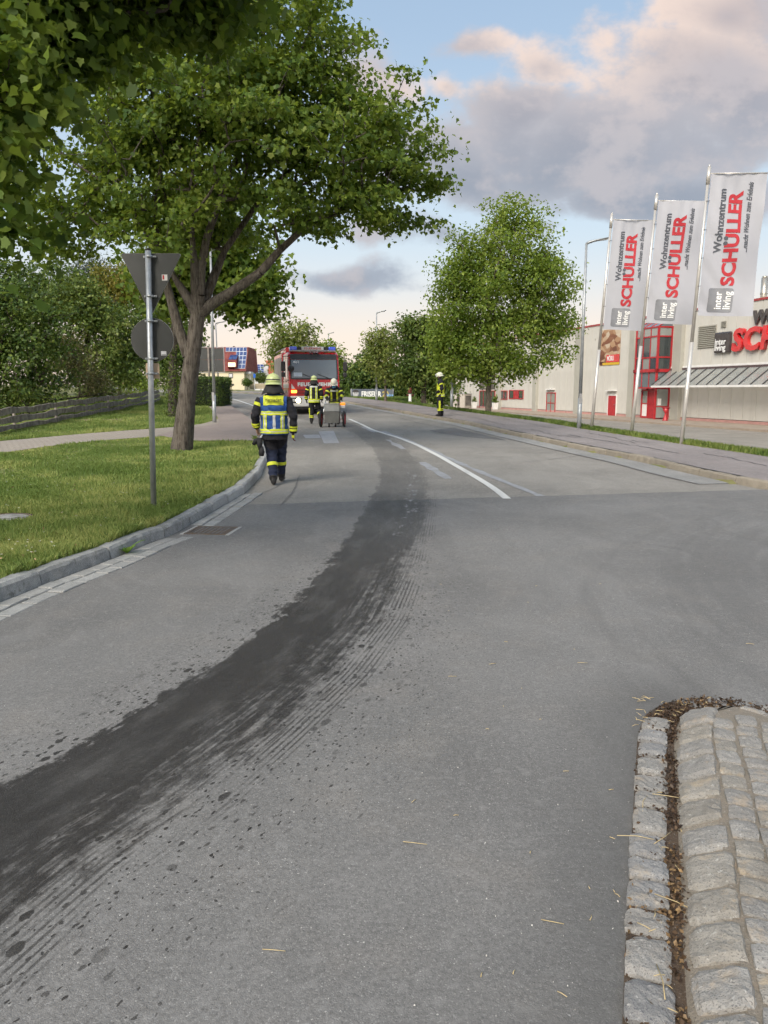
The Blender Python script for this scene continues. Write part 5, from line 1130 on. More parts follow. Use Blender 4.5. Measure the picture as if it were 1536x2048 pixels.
# flags
CLOTH = pm('flag_cloth', (0.52, 0.52, 0.55), (0.48, 0.48, 0.51), 1.2, .8)
nt = CLOTH.node_tree; trn = N(nt, 'ShaderNodeBsdfTranslucent', {0: (0.55, 0.55, 0.58, 1)}); mx_ = N(nt, 'ShaderNodeMixShader', {0: .3, 1: nt.nodes['Principled BSDF'].outputs[0], 2: trn.outputs[0]}); nt.links.new(mx_.outputs[0], nt.nodes['Material Output'].inputs[0])
F_RED = pm('flag_red', (0.45, 0.03, 0.04), (0.40, 0.027, 0.036), 3, .8); F_GREY = pm('flag_grey', (0.09, 0.095, 0.11), (0.07, 0.075, 0.09), 3, .8); F_LOGO = pm('flag_logo_grey', (0.17, 0.175, 0.19), (0.25, 0.255, 0.27), 1.5, .7)
POLE = pm('flag_pole_alu', (0.66, 0.63, 0.58), (0.58, 0.55, 0.51), 3, .35, .5)
def add_flag(label, bx, by, tx, ty, seed):
    g = G(bx, by, .125); Y = g.y; b = Vector((g.x, Y, Tz(g.x, Y)-.02)); tp = Vector(at(tx, ty, Y)); d = tp-b; H = d.length
    t = thing('flag', label, 'flag', b, 0, 'tall banner flags of the shop'); yaw = -math.atan2(g.x, Y)*.55
    M0 = Matrix.Rotation(math.atan2(d.x, d.z), 4, 'Y') @ Matrix.Rotation(yaw, 4, 'Z'); t.rotation_euler = M0.to_euler()
    k = H/7.75
    m_ = MB(); m_.cyl((0,0,-.2),(0,0,H*.38),.06*k,.055*k,16); m_.cyl((0,0,H*.38),(0,0,H-.42),.05*k,.042*k,16); m_.build('pole', POLE, t)
    m_ = MB(); m_.cyl((0,0,H-.42),(0,0,H-.02),.055*k,.055*k,16); m_.cyl((0,0,H-.02),(0,0,H+.05),.035*k,.02*k,12); m_.build('pole_cap', POLE, t)
    w, h = 1.46*k, 3.86*k; z0 = H-.17-h; x0 = .075*k; ph = seed*1.7
    a1, a2, a3 = ((.07,.05,.03), (.11,.03,.045), (.05,.08,.055))[seed-1]
    wave = lambda x, z: (x/w)*(a1*math.sin((1.6+.4*seed)*z+ph)+a2*math.sin(4.4*x+(1.0+.3*seed)*z+ph))*k+.55*a3*math.sin(6*x+(2+seed*.7)*z+ph)*min(1, x/w*3)+a3*math.sin(10*(x+(.3+.15*seed)*z)+ph)*max(0, 1-x/w*1.1)*max(0, 1-z/h*.85)+.012*math.sin(22*x+1.5*math.sin(z*1.3))*max(0, z/h-.55)*2
    nx, nz = 26, 60; m_ = MB(); vs = []; fs = []
    for j in range(nz+1):
        for i in range(nx+1):
            x, z = w*i/nx, h*j/nz; sag = -.03*k*(x/w)**2*(1 if j < nz else .6)
            vs.append((x0+x, wave(x, z), z0+z+sag*0))
    fs = [(j*(nx+1)+i, j*(nx+1)+i+1, (j+1)*(nx+1)+i+1, (j+1)*(nx+1)+i) for j in range(nz) for i in range(nx)]
    m_.add(vs, fs, True); fl = m_.build('cloth', CLOTH, t)
    m_ = MB(); m_.cyl((0,0,z0+h+.005),(x0+w+.05,0,z0+h+.005),.016*k,n=8); m_.build('top_rod', POLE, t)
    for q in (.02,.2,.4,.6,.8): m_ = MB(); m_.tube([(0,-.055*k,z0+h*q+.03),(.07*k,-.02,z0+h*q+.04),(.09*k,wave(.02,h*q)-.004,z0+h*q+.05)], .007*k, 6); m_.build('clip', BLACKM, t)
    def put(me, zs, xb, mat, dy=.012):
        bm = bmesh.new(); bm.from_mesh(me); bmesh.ops.triangulate(bm, faces=bm.faces)
        for _ in range(4):
            le = [e for e in bm.edges if e.calc_length() > .10*k]
            if le: bmesh.ops.subdivide_edges(bm, edges=le, cuts=1); bmesh.ops.triangulate(bm, faces=bm.faces)
        for v in bm.verts:
            tx_, ty_ = v.co.x, v.co.y; x = xb-ty_; z = zs+tx_; v.co = Vector((x0+x, wave(x, z)-dy, z0+z))
        bm.to_mesh(me); bm.free(); return link('lettering', me, mat, fl)
    sz = .50*k
    def tw_(s, **kw):
        me = text_mesh(s, sz, 0, .02*k, **kw); xs = [v.co.x for v in me.vertices]; return max(xs)
    full = tw_('SCHULLER'); sxx = 2.58*k/full
    put(text_mesh('SCHULLER', sz, 0, .02*k, sx=sxx), .84*k, .88*k, F_RED)
    a, b2 = tw_('SCH')*sxx, tw_('SCHU')*sxx; uc = (a+b2)/2+.01*k
    for dd in (-.068, .068):
        mm = MB(); mm.add([(uc+dd*k+.056*k*math.cos(q), .335*k+.056*k*math.sin(q), 0) for q in [2*PI*i/14 for i in range(14)]], [tuple(range(14))]); put(mm.mesh('lettering'), .84*k, .88*k, F_GREY, .014)
    me = text_mesh('Wohnzentrum', .27*k, 0, .008*k); mw = max(v.co.x for v in me.vertices)
    for v in me.vertices: v.co.x *= 1.72*k/mw
    put(me, 1.74*k, .44*k, F_GREY)
    me = text_mesh('...macht Wohnen zum Erlebnis', .19*k, 0, .004*k, shear=.35); mw = max(v.co.x for v in me.vertices)
    for v in me.vertices: v.co.x *= 1.9*k/mw
    put(me, 1.74*k, 1.13*k, F_GREY)
    mm = MB(); pr = rounded([(0,0),(.66*k,0),(.66*k,.66*k),(0,.66*k)], .07*k); mm.add([(p[0],p[1],0) for p in pr], [tuple(range(len(pr)))]); put(mm.mesh('logo_field'), .11*k, .90*k, F_LOGO, .012)
    for s, xb in (('inter', .60), ('living', .84)):
        me = text_mesh(s, .27*k, 0, .006*k); mw = max(v.co.x for v in me.vertices)
        for v in me.vertices: v.co.x *= (.50*k)/mw
        put(me, .18*k, xb*k, INK_W, .022)
add_flag('leftmost of the three white banner flags, farthest from the camera', 1183, 858, 1224, 428, 1)
add_flag('middle one of the three white banner flags', 1263, 868, 1314, 389, 2)
add_flag('rightmost and largest of the three white banner flags', 1363, 887, 1419, 333, 3)

# advertising banner
Yb = 60.0; b_ = at(744, 799, Yb); t = thing('banner', 'dark hairdresser banner with white lettering in front of the dark shrubs', 'banner', (b_[0], Yb, Tz(b_[0], Yb)-.05))
Lb = lambda px, py: Vector(at(px, py, Yb))-Vector(t.location)
a, b = Lb(703,778), Lb(785.5,796.5); m_ = MB(); m_.box2((a.x,0,b.z),(b.x,.03,a.z)); bn = m_.build('board', pm('banner_grey',(0.075,0.09,0.115),(0.10,0.12,0.15),1.5,.5), t)
for x in (a.x-.03, b.x+.03, (a.x+b.x)/2): m_ = MB(); m_.cyl((x,.06,-.2),(x,.06,a.z+.03),.03,n=8); m_.build('post', GREYM, t)
hh = a.z-b.z; me = text_mesh('FRISEUR', hh*.82, .004, .016, sx=.83); l_ = link('lettering', me, INK_W, bn, (Lb(719,0).x, -.008, b.z+hh*.17), (PI/2,0,0))
mw = max(v.co.x for v in me.vertices)
for v in me.vertices: v.co.x *= (Lb(762.5,0).x-Lb(719,0).x)/mw
me = text_mesh('20', hh*.8, .004, .012); link('lettering', me, pm('banner_gold',(0.55,0.45,0.12),(0.45,0.36,0.1),5,.5), bn, (Lb(764,0).x,-.008,b.z+hh*.17),(PI/2,0,0)); mw = max(v.co.x for v in me.vertices)
for v in me.vertices: v.co.x *= (Lb(778,0).x-Lb(764,0).x)/mw
me = text_mesh('Jahre', hh*.38, .004, .006, shear=.3); link('lettering', me, pm('banner_blue',(0.25,0.45,0.75),(0.2,0.4,0.7),5,.5), bn, (Lb(772,0).x,-.014,b.z+hh*.22),(PI/2,0,0))
m_ = MB(); c = Lb(711.3,787); r0 = hh*.40
m_.add([(c.x+r0*.8*math.cos(q), -.006, c.z+r0*math.sin(q)) for q in [2*PI*i/24 for i in range(24)]], [tuple(range(24))]); fc = m_.build('portrait_print', pm('portrait_grey',(0.34,0.34,0.35),(0.5,0.5,0.5),6,.6), bn)
m_ = MB()
for dx in (-.09, .09): m_.add([(c.x+dx+.055*math.cos(q), -.009, c.z+.05+.03*math.sin(q)) for q in [2*PI*i/10 for i in range(10)]], [tuple(range(10))])
m_.add([(c.x+r0*.85*math.cos(q), -.009, c.z+r0*(.35+.75*math.sin(q)*.9)) for q in [PI*i/12 for i in range(13)]], [tuple(range(13))]); m_.build('hair_print', BLACKM, fc)
# hydrant
b_ = at(820, 808, 48.3); t = thing('hydrant', 'small standing hydrant, white with rusty red top, on the right verge', 'hydrant', (b_[0], 48.3, float(s_(48.3))+.10))
k_ = 30/FOC*50
m_ = MB(); m_.lathe([(.13,0),(.13,.05),(.095,.08),(.09,.6*k_)], n=14, cap=True); m_.build('barrel', WHITEP, t)
m_ = MB(); m_.lathe([(.125,.6*k_),(.13,.64*k_),(.13,.8*k_),(.10,.88*k_),(.09,.93*k_),(.03,.98*k_)], n=14, cap=True); m_.build('head', pm('rust_red',(0.20,0.05,0.035),(0.14,0.04,0.03),8,.8), t)
for s in (-1,1): m_ = MB(); m_.cyl((0,0,.5*k_),(s*.2,0,.5*k_),.05,n=10); m_.cyl((s*.17,0,.5*k_),(s*.22,0,.5*k_),.065,n=10); m_.build('outlet', MATS['rust_red'], t)

# plank fence
WOOD = pm('weathered_plank', (0.27, 0.24, 0.205), (0.15, 0.13, 0.11), 5, .95, bump=.8, bscale=14, dist=.02, coords='Object')
f0 = G(-130, 886, .08); f1 = G(0, 868, .08); f2 = G(160, 838, .08); f3 = G(318, 804, .08)
fr = thing('plank_fence', 'weathered grey-brown fence of long rough planks in front of the shrubs', 'fence', (f1.x, f1.y, Tz(f1.x, f1.y)))
fl_ = resample([f0, f1, f2, f3], .2); Lf = np.arange(len(fl_))*.2; Lt = Lf[-1]; O = np.array(fr.location)
FP = lambda q: np.array([np.interp(q, Lf, fl_[:,0]), np.interp(q, Lf, fl_[:,1])])
for row, (zb, zh) in enumerate(((.04,.17),(.27,.21),(.55,.20))):
    q = -random.uniform(0, 1.5)
    while q < Lt:
        ln = random.uniform(3.4, 4.3); a, b = max(q, 0), min(q+ln-.015, Lt); q += ln
        if b-a < .4: continue
        K = max(3, int((b-a)/.25)); rings = []; d1, d2 = random.uniform(-.03,.03), random.uniform(-.03,.03); sl = random.uniform(-.015,.015)
        for i in range(K+1):
            s = a+(b-a)*i/K; p = FP(s); tg = FP(s+.1)-FP(s-.1); tg = tg/np.linalg.norm(tg); nn = np.array([tg[1], -tg[0]])*(1 if True else 1)
            z = Tz(p[0], p[1])-O[2]; w = lambda f: .018*math.sin(s*2.1+row*2+f)+.012*math.sin(s*5.3+f*3)
            lo, hi = z+zb+w(0)+sl*i/K, z+zb+zh+w(2)+sl*i/K; th = .035
            rings.append([Vector((p[0]-O[0]+nn[0]*o_, p[1]-O[1]+nn[1]*o_, zz)) for o_, zz in ((.05,lo),(.05+th,lo+.01),(.05+th,hi-.01),(.05,hi))])
        m_ = MB(); m_.loft(rings, True, False); m_.build('plank', WOOD, fr)
q = .4
while q < Lt:
    p = FP(q); m_ = MB(); z = Tz(p[0], p[1])-O[2]; m_.cyl((p[0]-O[0],p[1]-O[1],z-.3),(p[0]-O[0],p[1]-O[1],z+.72),.055,.05,8); m_.build('post', WOOD, fr); q += 3.9

# drain grate, manhole
IRON = pm('cast_iron', (0.10, 0.085, 0.075), (0.16, 0.11, 0.075), 8, .7, .3)
g = GRATE_C; yaw = math.atan2(XL(g.y+.5)-XL(g.y-.5), 1.0); t = thing('drain_grate', 'rusty iron drain grate in the gutter beside the left kerb', 'drain', (g.x+.02, g.y, .011), -yaw)
m_ = MB()
for a, b in (((-.25,-.25),(.25,-.215)),((-.25,.215),(.25,.25)),((-.25,-.215),(-.215,.215)),((.215,-.215),(.25,.215))): m_.box2((a[0],a[1],-.03),(b[0],b[1],.006))
m_.build('frame', IRON, t); m_ = MB(); m_.box2((-.214,-.214,-.05),(.214,.214,-.009)); m_.build('pit', BLACKM, t)
for i in range(8): m_ = MB(); m_.box((-.187+.0535*i,0,-.004),(.026,.428,.014)); m_.build('bar', IRON, t)
for s in (-1,1):
    m_ = MB(); m_.box2((s*.25 if s > 0 else -.29,-.27,-.03),(s*.29 if s > 0 else -.25,.27,.002)); m_.build('surround', GRAN_N, t)
t = thing('manhole_cover', 'round concrete manhole cover sunk in the lawn at the left edge', 'manhole', (mc.x, mc.y, Tz(mc.x, mc.y)-.004))
m_ = MB(); m_.lathe([(.0,.016),(.26,.018),(.275,.01),(.275,-.03)], n=36, cap=False); m_.build('cover', pm('worn_concrete',(0.40,0.39,0.36),(0.20,0.19,0.17),7,.9,bump=.4,bscale=40), t)
m_ = MB(); m_.lathe([(.282,-.03),(.282,.02),(.33,.02),(.33,-.03)], n=36); m_.build('ring', IRON, t)
for s in (-1,1): m_ = MB(); m_.box((s*.15,0,.0185),(.06,.025,.006)); m_.build('lift_slot', BLACKM, t)
# broad-leaved weed and tufts at the kerb
w_ = G(248, 1108); t = thing('weed', 'broad-leaved green weed growing at the foot of the left kerb', 'weed', (w_.x+.03, w_.y, 0.01)); LW = leaf_mat('weed_leaf', (0.10,0.2,0.02), (0.17,0.30,0.04), (0.25,0.38,0.07), .35, 3)
for i in range(8):
    az = i*PI*2/8+random.uniform(-.3,.3); ln = random.uniform(.10,.17) if i else .22; el = random.uniform(.5,1.2); vs = []
    for j in range(6):
        q = j/5; wd = .028*math.sin(PI*min(1,q*.9+.1))*(1.2 if i % 2 else .9); cx_, cz_ = ln*q*math.cos(el*(1-.5*q)), ln*q*math.sin(el*(1-.45*q))
        for s in (-1, 0, 1): vs.append((cx_*math.cos(az)-s*wd*math.sin(az), cx_*math.sin(az)+s*wd*math.cos(az), cz_+abs(s)*.006))
    m_ = MB(); m_.add(vs, [(j*3+k,j*3+k+1,j*3+k+4,j*3+k+3) for j in range(5) for k in range(2)], True); o = m_.build('leaf', LW, t)
    at_ = o.data.attributes.new('var','FLOAT','FACE'); at_.data.foreach_set('value', [random.uniform(.3,.9)]*len(o.data.polygons))

# ================================================================== cobbled island, bottom right
_ie = resample([G(*p) for p in [(1228,2300),(1238,2130),(1245,2048),(1250,1900),(1262,1700),(1270,1560),(1275,1475),(1288,1432),(1328,1407),(1390,1396),(1460,1400),(1536,1416),(1680,1460),(1850,1530)]], .03)
_in = -normals2(_ie); _il = np.arange(len(_ie))*float(np.hypot(*(_ie[1]-_ie[0]))); ILEN = _il[-1]
IP = lambda q, o=0: np.array([np.interp(q,_il,_ie[:,0])+o*np.interp(q,_il,_in[:,0]), np.interp(q,_il,_ie[:,1])+o*np.interp(q,_il,_in[:,1])])
isl = bpy.data.objects.new('island', None); COL.objects.link(isl); tag(isl, 'raised traffic island edged and paved with granite setts', None, None, 'structure')
MORT = granite('sett_mortar', (0.30,0.262,0.21), (0.225,0.195,0.155), (0.13,0.11,0.085), 1.4, (0.26,0.20,0.14), .6)
DIRT = granite('gutter_dirt', (0.11,0.075,0.048), (0.07,0.045,0.028), (0.03,0.02,0.012), 2.0, (0.16,0.11,0.065), .6)
def ring_off(o, z): return [Vector((*IP(q, o), z)) for q in np.linspace(0, ILEN, 90)]
far_ = [Vector((4.5, y, 0)) for y in (4.2,)]
def isl_sheet(name, offs, mat):
    rows = [ring_off(o, z) for o, z in offs]; vs = [p for r in rows for p in r]; n = 90
    m_ = MB(); m_.add(vs, [(k*n+i, k*n+i+1, (k+1)*n+i+1, (k+1)*n+i) for k in range(len(rows)-1) for i in range(n-1)], True); return m_.build(name, mat, isl)
isl_sheet('dirt_joint', [(0,-.02),(0,.004),(.06,.005),(.17,.006)], DIRT)
isl_sheet('bedding', [(.16,-.01),(.165,.012),(.20,.036),(.29,.078),(.33,.084)], MORT)
inner = ring_off(.30, .087); m_ = MB(); inner2 = inner+[Vector((5,4.2,.087)), Vector((5,.2,.087)), Vector((IP(0,.325)[0],.2,.087))]; m_.add(inner2, [tuple(range(len(inner2)))]); m_.build('bedding', MORT, isl)
def sett(cx, cy, z, ln, wd, h, rot, tilt=0.0, mat=None, seed=0, rough=.005, n=5, name='sett', rx=0.0):
    """rounded, chipped stone: n x n top grid with noise"""
    rr = np.random.default_rng(seed); m_ = MB(); vs = []; k1, k2 = rr.uniform(.82,1,4), rr.uniform(0,6,4)
    g = np.linspace(-1, 1, n); bl = rr.normal(0, .05, (4, 2))
    for j, v in enumerate(g):
        for i, u in enumerate(g):
            bx = sum(bl[c]*((1+(1 if c % 2 else -1)*u)*(1+(1 if c > 1 else -1)*v)/4) for c in range(4))
            eu = abs(u)**9; ev = abs(v)**9; x = (u*(1-.06*ev)+bx[0]*.8)*ln/2; y = (v*(1-.06*eu)+bx[1]*.8)*wd/2
            x += rr.normal(0, .022)*ln*.5; y += rr.normal(0, .022)*wd*.5
            dz = -(eu+ev)*.15*h+rr.normal(0, rough)*.75+.05*h*math.sin(1.7*u+k2[0])*math.cos(1.5*v+k2[1]); vs.append(Vector((x, y, dz)))
    b = len(vs); per = [(0,i) for i in range(n)]+[(j,n-1) for j in range(1,n)]+[(n-1,i) for i in range(n-2,-1,-1)]+[(j,0) for j in range(n-2,0,-1)]
    for (j, i) in per: p = vs[j*n+i]; vs.append(Vector((p.x*1.05, p.y*1.05, -h)))
    fs = [(j*n+i, j*n+i+1, (j+1)*n+i+1, (j+1)*n+i) for j in range(n-1) for i in range(n-1)]; q = len(per)
    fs += [(per[i][0]*n+per[i][1], b+i, b+(i+1) % q, per[(i+1) % q][0]*n+per[(i+1) % q][1]) for i in range(q)]
    rot3 = Matrix.Rotation(rot, 3, 'Z') @ Matrix.Rotation(tilt, 3, 'X'); m_.add([rot3 @ p+Vector((cx, cy, z)) for p in vs], fs, False); return m_.build(name, mat, isl)
sid = 100
for (o, wd, zb, lr, tilt, mats, gap) in ((.064, .128, .026, (.135,.19), 0.0, (GRAN_S, GRAN_B, GRAN_S, GRAN_B), .020), (.243, .160, .074, (.165,.21), .44, (GRAN_W, GRAN_S, GRAN_W), .022)):
    q = .03
    while q < ILEN-.1:
        ln = random.uniform(*lr); c = q+ln/2; p = IP(c, o+random.uniform(-.006,.006)); tg = IP(c+.03, o)-IP(c-.03, o); rot = math.atan2(tg[1], tg[0]); sid += 1
        shrink = np.linalg.norm(IP(c+ln/2, o)-IP(c-ln/2, o))/ln
        if shrink > .62:
            curved = shrink < .93
            if not (o < .1 and curved and random.random() < .65):
                sett(p[0], p[1], zb+random.uniform(-.005,.006)-(.010 if o < .1 and curved else 0), (ln-gap)*shrink, wd*random.uniform(.94,1.03), .07, rot, -tilt, random.choice(mats), sid, n=8, rough=.0022)
        q += ln
# inner setts in rows that follow the island
d_ = IP(ILEN*.35)-IP(0); d_ = d_/np.linalg.norm(d_); nrm_ = np.array([d_[1], -d_[0]]); o0 = IP(0)-d_*.3
for col in range(26):
    off = .378+col*.104; q = random.uniform(0, .06)
    while q < 4.2:
        ln = random.uniform(.09,.125); p = o0+d_*(q+ln/2)+nrm_*(off+random.uniform(-.006,.006)); q += ln+.006
        if not (.9 < p[1] < 4.2 and p[0] < p[1]*.56+.35): continue
        dd = ((_ie-p)**2).sum(1); j = dd.argmin(); ins = ((p-_ie[j])*_in[j]).sum()
        if ins < .36: continue
        sid += 1; sett(p[0], p[1],   .098+random.uniform(-.003,.004), ln-.010, .090, .03, math.atan2(d_[1], d_[0])+random.uniform(-.06,.06), random.uniform(-.04,.04), random.choice((GRAN_S,GRAN_S,GRAN_W)), sid, n=6, rough=.0018)
# brown litter in the joints, straw and grit
rg = np.random.default_rng(14); n = 7000; q = rg.uniform(0, ILEN, n); o_ = np.where(rg.random(n) < .72, rg.normal(.146, .026, n), rg.uniform(.0, .19, n))
P = np.array([IP(a, b) for a, b in zip(q, o_)]); tip = (P[:,1] > 3.55); o2 = rg.uniform(.02, .17, n); P = np.where(tip[:,None] & (rg.random(n) < .8)[:,None], np.array([IP(a, b) for a, b in zip(q, o2)]), P)
cl = NOISEV = np.sin(P[:,1]*9)+np.sin(P[:,1]*23+P[:,0]*7); kp = (rg.random(n) < .55+.3*cl) | tip; P = P[kp]; n = len(P)
P3 = np.column_stack([P, .012+np.abs(rg.normal(0, .008, n))]); LIT = leaf_mat('leaf_litter', (0.035,0.02,0.012), (0.09,0.055,0.03), (0.34,0.22,0.10), .05, 30)
o = leaf_cloud('leaf_litter', P3, .016, 'oval', LIT, None, up=1.2, rg=rg); tag(o, 'brown leaf litter packed into the joint between the sett rows', 'litter', None, 'stuff')
STRAW = pm('straw', (0.50,0.40,0.22), (0.40,0.31,0.16), 20, .8)
m_ = MB()
def stalk(px, py, ln, az, z=.008):
    p = G(px, py); d = Vector((math.cos(az), math.sin(az), 0))*ln/2; m_.tube([p-d+Vector((0,0,z)), p+Vector((random.uniform(-.1,.1)*ln,random.uniform(-.1,.1)*ln,z+.002)), p+d+Vector((0,0,z))], .0016, 4)
for px, py, ln, az, z in ((1345,1820,.12,-.7,.03),(1320,1985,.13,1.4,.035),(1270,1690,.13,-.2,.03),(1325,1690,.12,.7,.03),(1290,1620,.14,1.1,.03),(1330,1610,.1,-.3,.04)): stalk(px, py, ln, az, z)
for i in range(70): stalk(random.uniform(1270,1420), random.uniform(1400,2040) if i % 2 else random.uniform(1400,1450), random.uniform(.015,.05), random.uniform(0,3), .022)
for px, py, ln in ((830,1690,.09),(1105,1848,.07),(1165,1328,.06),(548,1905,.07),(905,1355,.05),(985,1330,.05),(1500,1290,.05)): stalk(px, py, ln, random.uniform(-.3,.5))
for i in range(24): stalk(random.uniform(820,1240), random.uniform(1100,2000), random.uniform(.01,.03), random.uniform(0,3), .004)
tag(m_.build('straw', STRAW), 'scattered bits of straw on the asphalt and the island edge', 'straw', None, 'stuff')
n = 120; P = []
for i in range(n):
    g_ = G(random.uniform(820,1500), random.uniform(1020,2040)); P.append((g_.x, g_.y, .003))
o = leaf_cloud('grit', np.array(P), .007, 'oval', pm('pale_grit', (0.6,0.58,0.54),(0.45,0.43,0.4),30,.8), None, up=1, rg=rg); tag(o, 'pale grit strewn over the asphalt', 'grit', None, 'stuff')

# ================================================================== fire engine
FRED = pm('fire_red', (0.56, 0.014, 0.016), (0.50, 0.011, 0.014), 2, .28, coat=.6)
FWHITE = pm('engine_white', (0.72, 0.71, 0.69), (0.66, 0.65, 0.62), 3, .35, coat=.3)
RUBBER = pm('rubber', (0.018, 0.018, 0.018), (0.035, 0.034, 0.032), 12, .85)
CHROME = pm('chrome', (0.7, 0.7, 0.7), (0.6, 0.6, 0.6), 4, .15, 1.0)
BLUEL = glass('blue_beacon', (0.06, 0.14, 0.95), .1); WIND = glass('windscreen', (0.17, 0.21, 0.24), .03)  # windscreen base colour lightened blue-grey to paint in the sky's reflection
SHUT = pm('roller_shutter', (0.45, 0.46, 0.47), (0.38, 0.39, 0.40), 3, .35, .7)
FY = 37.0; fg0 = at(629.5, 800, FY)
eng = thing('fire_engine', 'red and white fire engine with lit headlight standing in the left lane', 'fire engine', (fg0[0], FY, float(s_(FY))-.007), R(13.0))
def eb(name, mat, par=None): return lambda m: m.build(name, mat, par or eng)
# cab shell
prof = [(0.03,.62),(0.0,.9),(0.0,1.25),(.03,1.7),(.21,2.56),(.30,2.82),(.55,2.93),(2.75,2.93),(2.75,.62)]
m_ = MB(); rings = []
for x, ins in ((-1.2,.05),(-1.17,.012),(-1.08,0),(1.08,0),(1.17,.012),(1.2,.05)):
    cy_, cz_ = 1.4, 1.7; rings.append([Vector((x, cy_+(p[0]-cy_)*(1-ins*.6), cz_+(p[1]-cz_)*(1-ins))) for p in prof])
m_.loft(rings, True, False); cab = m_.build('cab', FRED, eng)
def fz(z): return np.interp(z, [p[1] for p in prof[:7]], [p[0] for p in prof[:7]])   # front surface y at height z
def front(name, x0, x1, z0, z1, mat, par, proud=.015, th=.03, rad=.05, steps=6):
    """curved panel lying on the cab front"""
    m_ = MB(); fr, bk = [], []
    zs = np.linspace(z0, z1, steps); vs = []
    for z in zs:
        for x in np.linspace(x0, x1, 7):
            e = .04*max(0, (abs(x)-1.06)/.14)**2; vs.append((x, fz(z)-proud+e, z))
    n = len(vs); vs += [(v[0], v[1]+th, v[2]) for v in vs]; fs = []
    for j in range(steps-1):
        for i in range(6): a = j*7+i; fs += [(a,a+1,a+8,a+7), (n+a,n+a+7,n+a+8,n+a+1)]
    per = [i for i in range(7)]+[j*7+6 for j in range(1,steps)]+[(steps-1)*7+i for i in range(5,-1,-1)]+[j*7 for j in range(steps-2,0,-1)]
    fs += [(per[i], n+per[i], n+per[(i+1) % len(per)], per[(i+1) % len(per)]) for i in range(len(per))]
    m_.add(vs, fs); return m_.build(name, mat, par)
front('visor_panel', -1.10, 1.10, 2.57, 2.83, BLACKM, cab, .03)
ws = front('windscreen', -1.10, 1.10, 1.70, 2.56, WIND, cab, .02); front('screen_surround', -1.14, 1.14, 1.64, 1.72, BLACKM, cab, .012)
for s in (-1, 1): front('screen_pillar', s*1.10-.03, s*1.10+.03, 1.68, 2.58, BLACKM, cab, .026)
front('front_panel', -1.12, 1.12, 1.20, 1.63, FRED, cab, .02); front('grille', -.86, .86, .90, 1.19, BLACKM, cab, .01)
for i in range(4): front('grille_slat', -.84, .84, .925+.07*i, .96+.07*i, FRED, cab, .05, .04, steps=2)
me = text_mesh('FEUERWEHR', .225, .006, .014, spacing=1.16); mw = max(v.co.x for v in me.vertices)
for v in me.vertices: v.co.x *= 1.62/mw
link('lettering', me, INK_W, cab, (-.81, -.024, 1.335), (PI/2,0,0))
for s in (-1, 1):
    m_ = MB(); m_.prism([(s*.92,1.2),(s*1.1,1.2),(s*1.1,1.45)], -.03, -.021, 'y'); m_.build('white_corner', FWHITE, cab)
# bumper with lamps
m_ = MB(); m_.bbox((0,.12,.62), (2.36,.5,.5), .06, seg=2); bp_ = m_.build('bumper', FWHITE, eng)
m_ = MB(); m_.bbox((0,.2,.33), (2.1,.35,.16), .03); m_.build('under_bumper', BLACKM, bp_)
HL = emis('headlight_glow', (1.0, 0.86, 0.52), 5.0); IND = emis('indicator_glow', (1.0, 0.36, 0.04), 2.5); LOFF = glass('lamp_glass', (0.5,0.5,0.48), .1)
for s in (-1, 1):
    m_ = MB(); m_.bbox((s*.86,-.135,.66), (.44,.04,.25), .02); hb_ = m_.build('headlight', BLACKM, bp_)
    m_ = MB(); m_.lathe([(.0,.02),(.09,.015),(.115,0)], (s*.80,-.165,.66), 18, Matrix.Rotation(R(90),3,'X')); m_.build('lamp', HL, hb_)
    m_ = MB(); m_.lathe([(.0,.02),(.06,.012),(.08,0)], (s*1.0,-.16,.66), 14, Matrix.Rotation(R(90),3,'X')); m_.build('lamp', LOFF, hb_)
    m_ = MB(); m_.bbox((s*.98,-.03,1.075), (.26,.05,.13), .015); m_.build('indicator', IND if s < 0 else MATS.get('amber_lens') or glass('amber_lens',(0.6,0.2,0.02),.15), cab)
m_ = MB(); m_.box((0,-.14,.55),(.52,.012,.11)); pl_ = m_.build('number_plate', FWHITE, bp_)
# wipers, sheet of paper, number on the screen
for x0, x1 in ((-.55,-.05),(.15,.72)):
    m_ = MB(); m_.cyl((x1,fz(1.7)-.04,1.68),(x0,fz(1.9)-.045,1.90),.014,n=6); m_.build('wiper', BLACKM, cab)
m_ = MB(); m_.box((-.78,fz(1.87)-.03,1.87),(.40,.008,.19),m=Matrix.Rotation(R(-11),3,'X')); pp = m_.build('paper_sign', pm('paper',(0.62,0.68,0.74),(0.55,0.62,0.7),20,.6), cab)
link('lettering', text_mesh('40/1', .17, .002, .004), INK_W, cab, (-.98, fz(2.42)-.032, 2.40), (R(78),0,0))
# light bar
m_ = MB(); m_.bbox((0,.62,2.99),(2.2,.34,.08),.02); lb = m_.build('light_bar', GREYM, eng)
for s in (-1,1):
    m_ = MB(); m_.bbox((s*.93,.62,3.10),(.34,.34,.17),.04,seg=2); m_.build('blue_light', BLUEL, lb); m_ = MB(); m_.bbox((s*.65,.62,3.10),(.20,.30,.15),.02); m_.build('speaker_grille', BLACKM, lb)
m_ = MB(); m_.bbox((0,.60,3.10),(1.06,.30,.17),.02); wb = m_.build('sign_box', FWHITE, lb)
me = text_mesh('FEUERWEHR', .145, .003, .002, spacing=1.05); mw = max(v.co.x for v in me.vertices)
for v in me.vertices: v.co.x *= .82/mw
link('lettering', me, FRED, wb, (-.41, .446, 3.05), (PI/2,0,0))
for x in (-.12, .06, .2):
    m_ = MB(); m_.lathe([(.03,.25),(.04,.1),(.085,0)], (x,.30,2.88), 12, Matrix.Rotation(R(90),3,'X')); m_.build('air_horn', CHROME, lb)
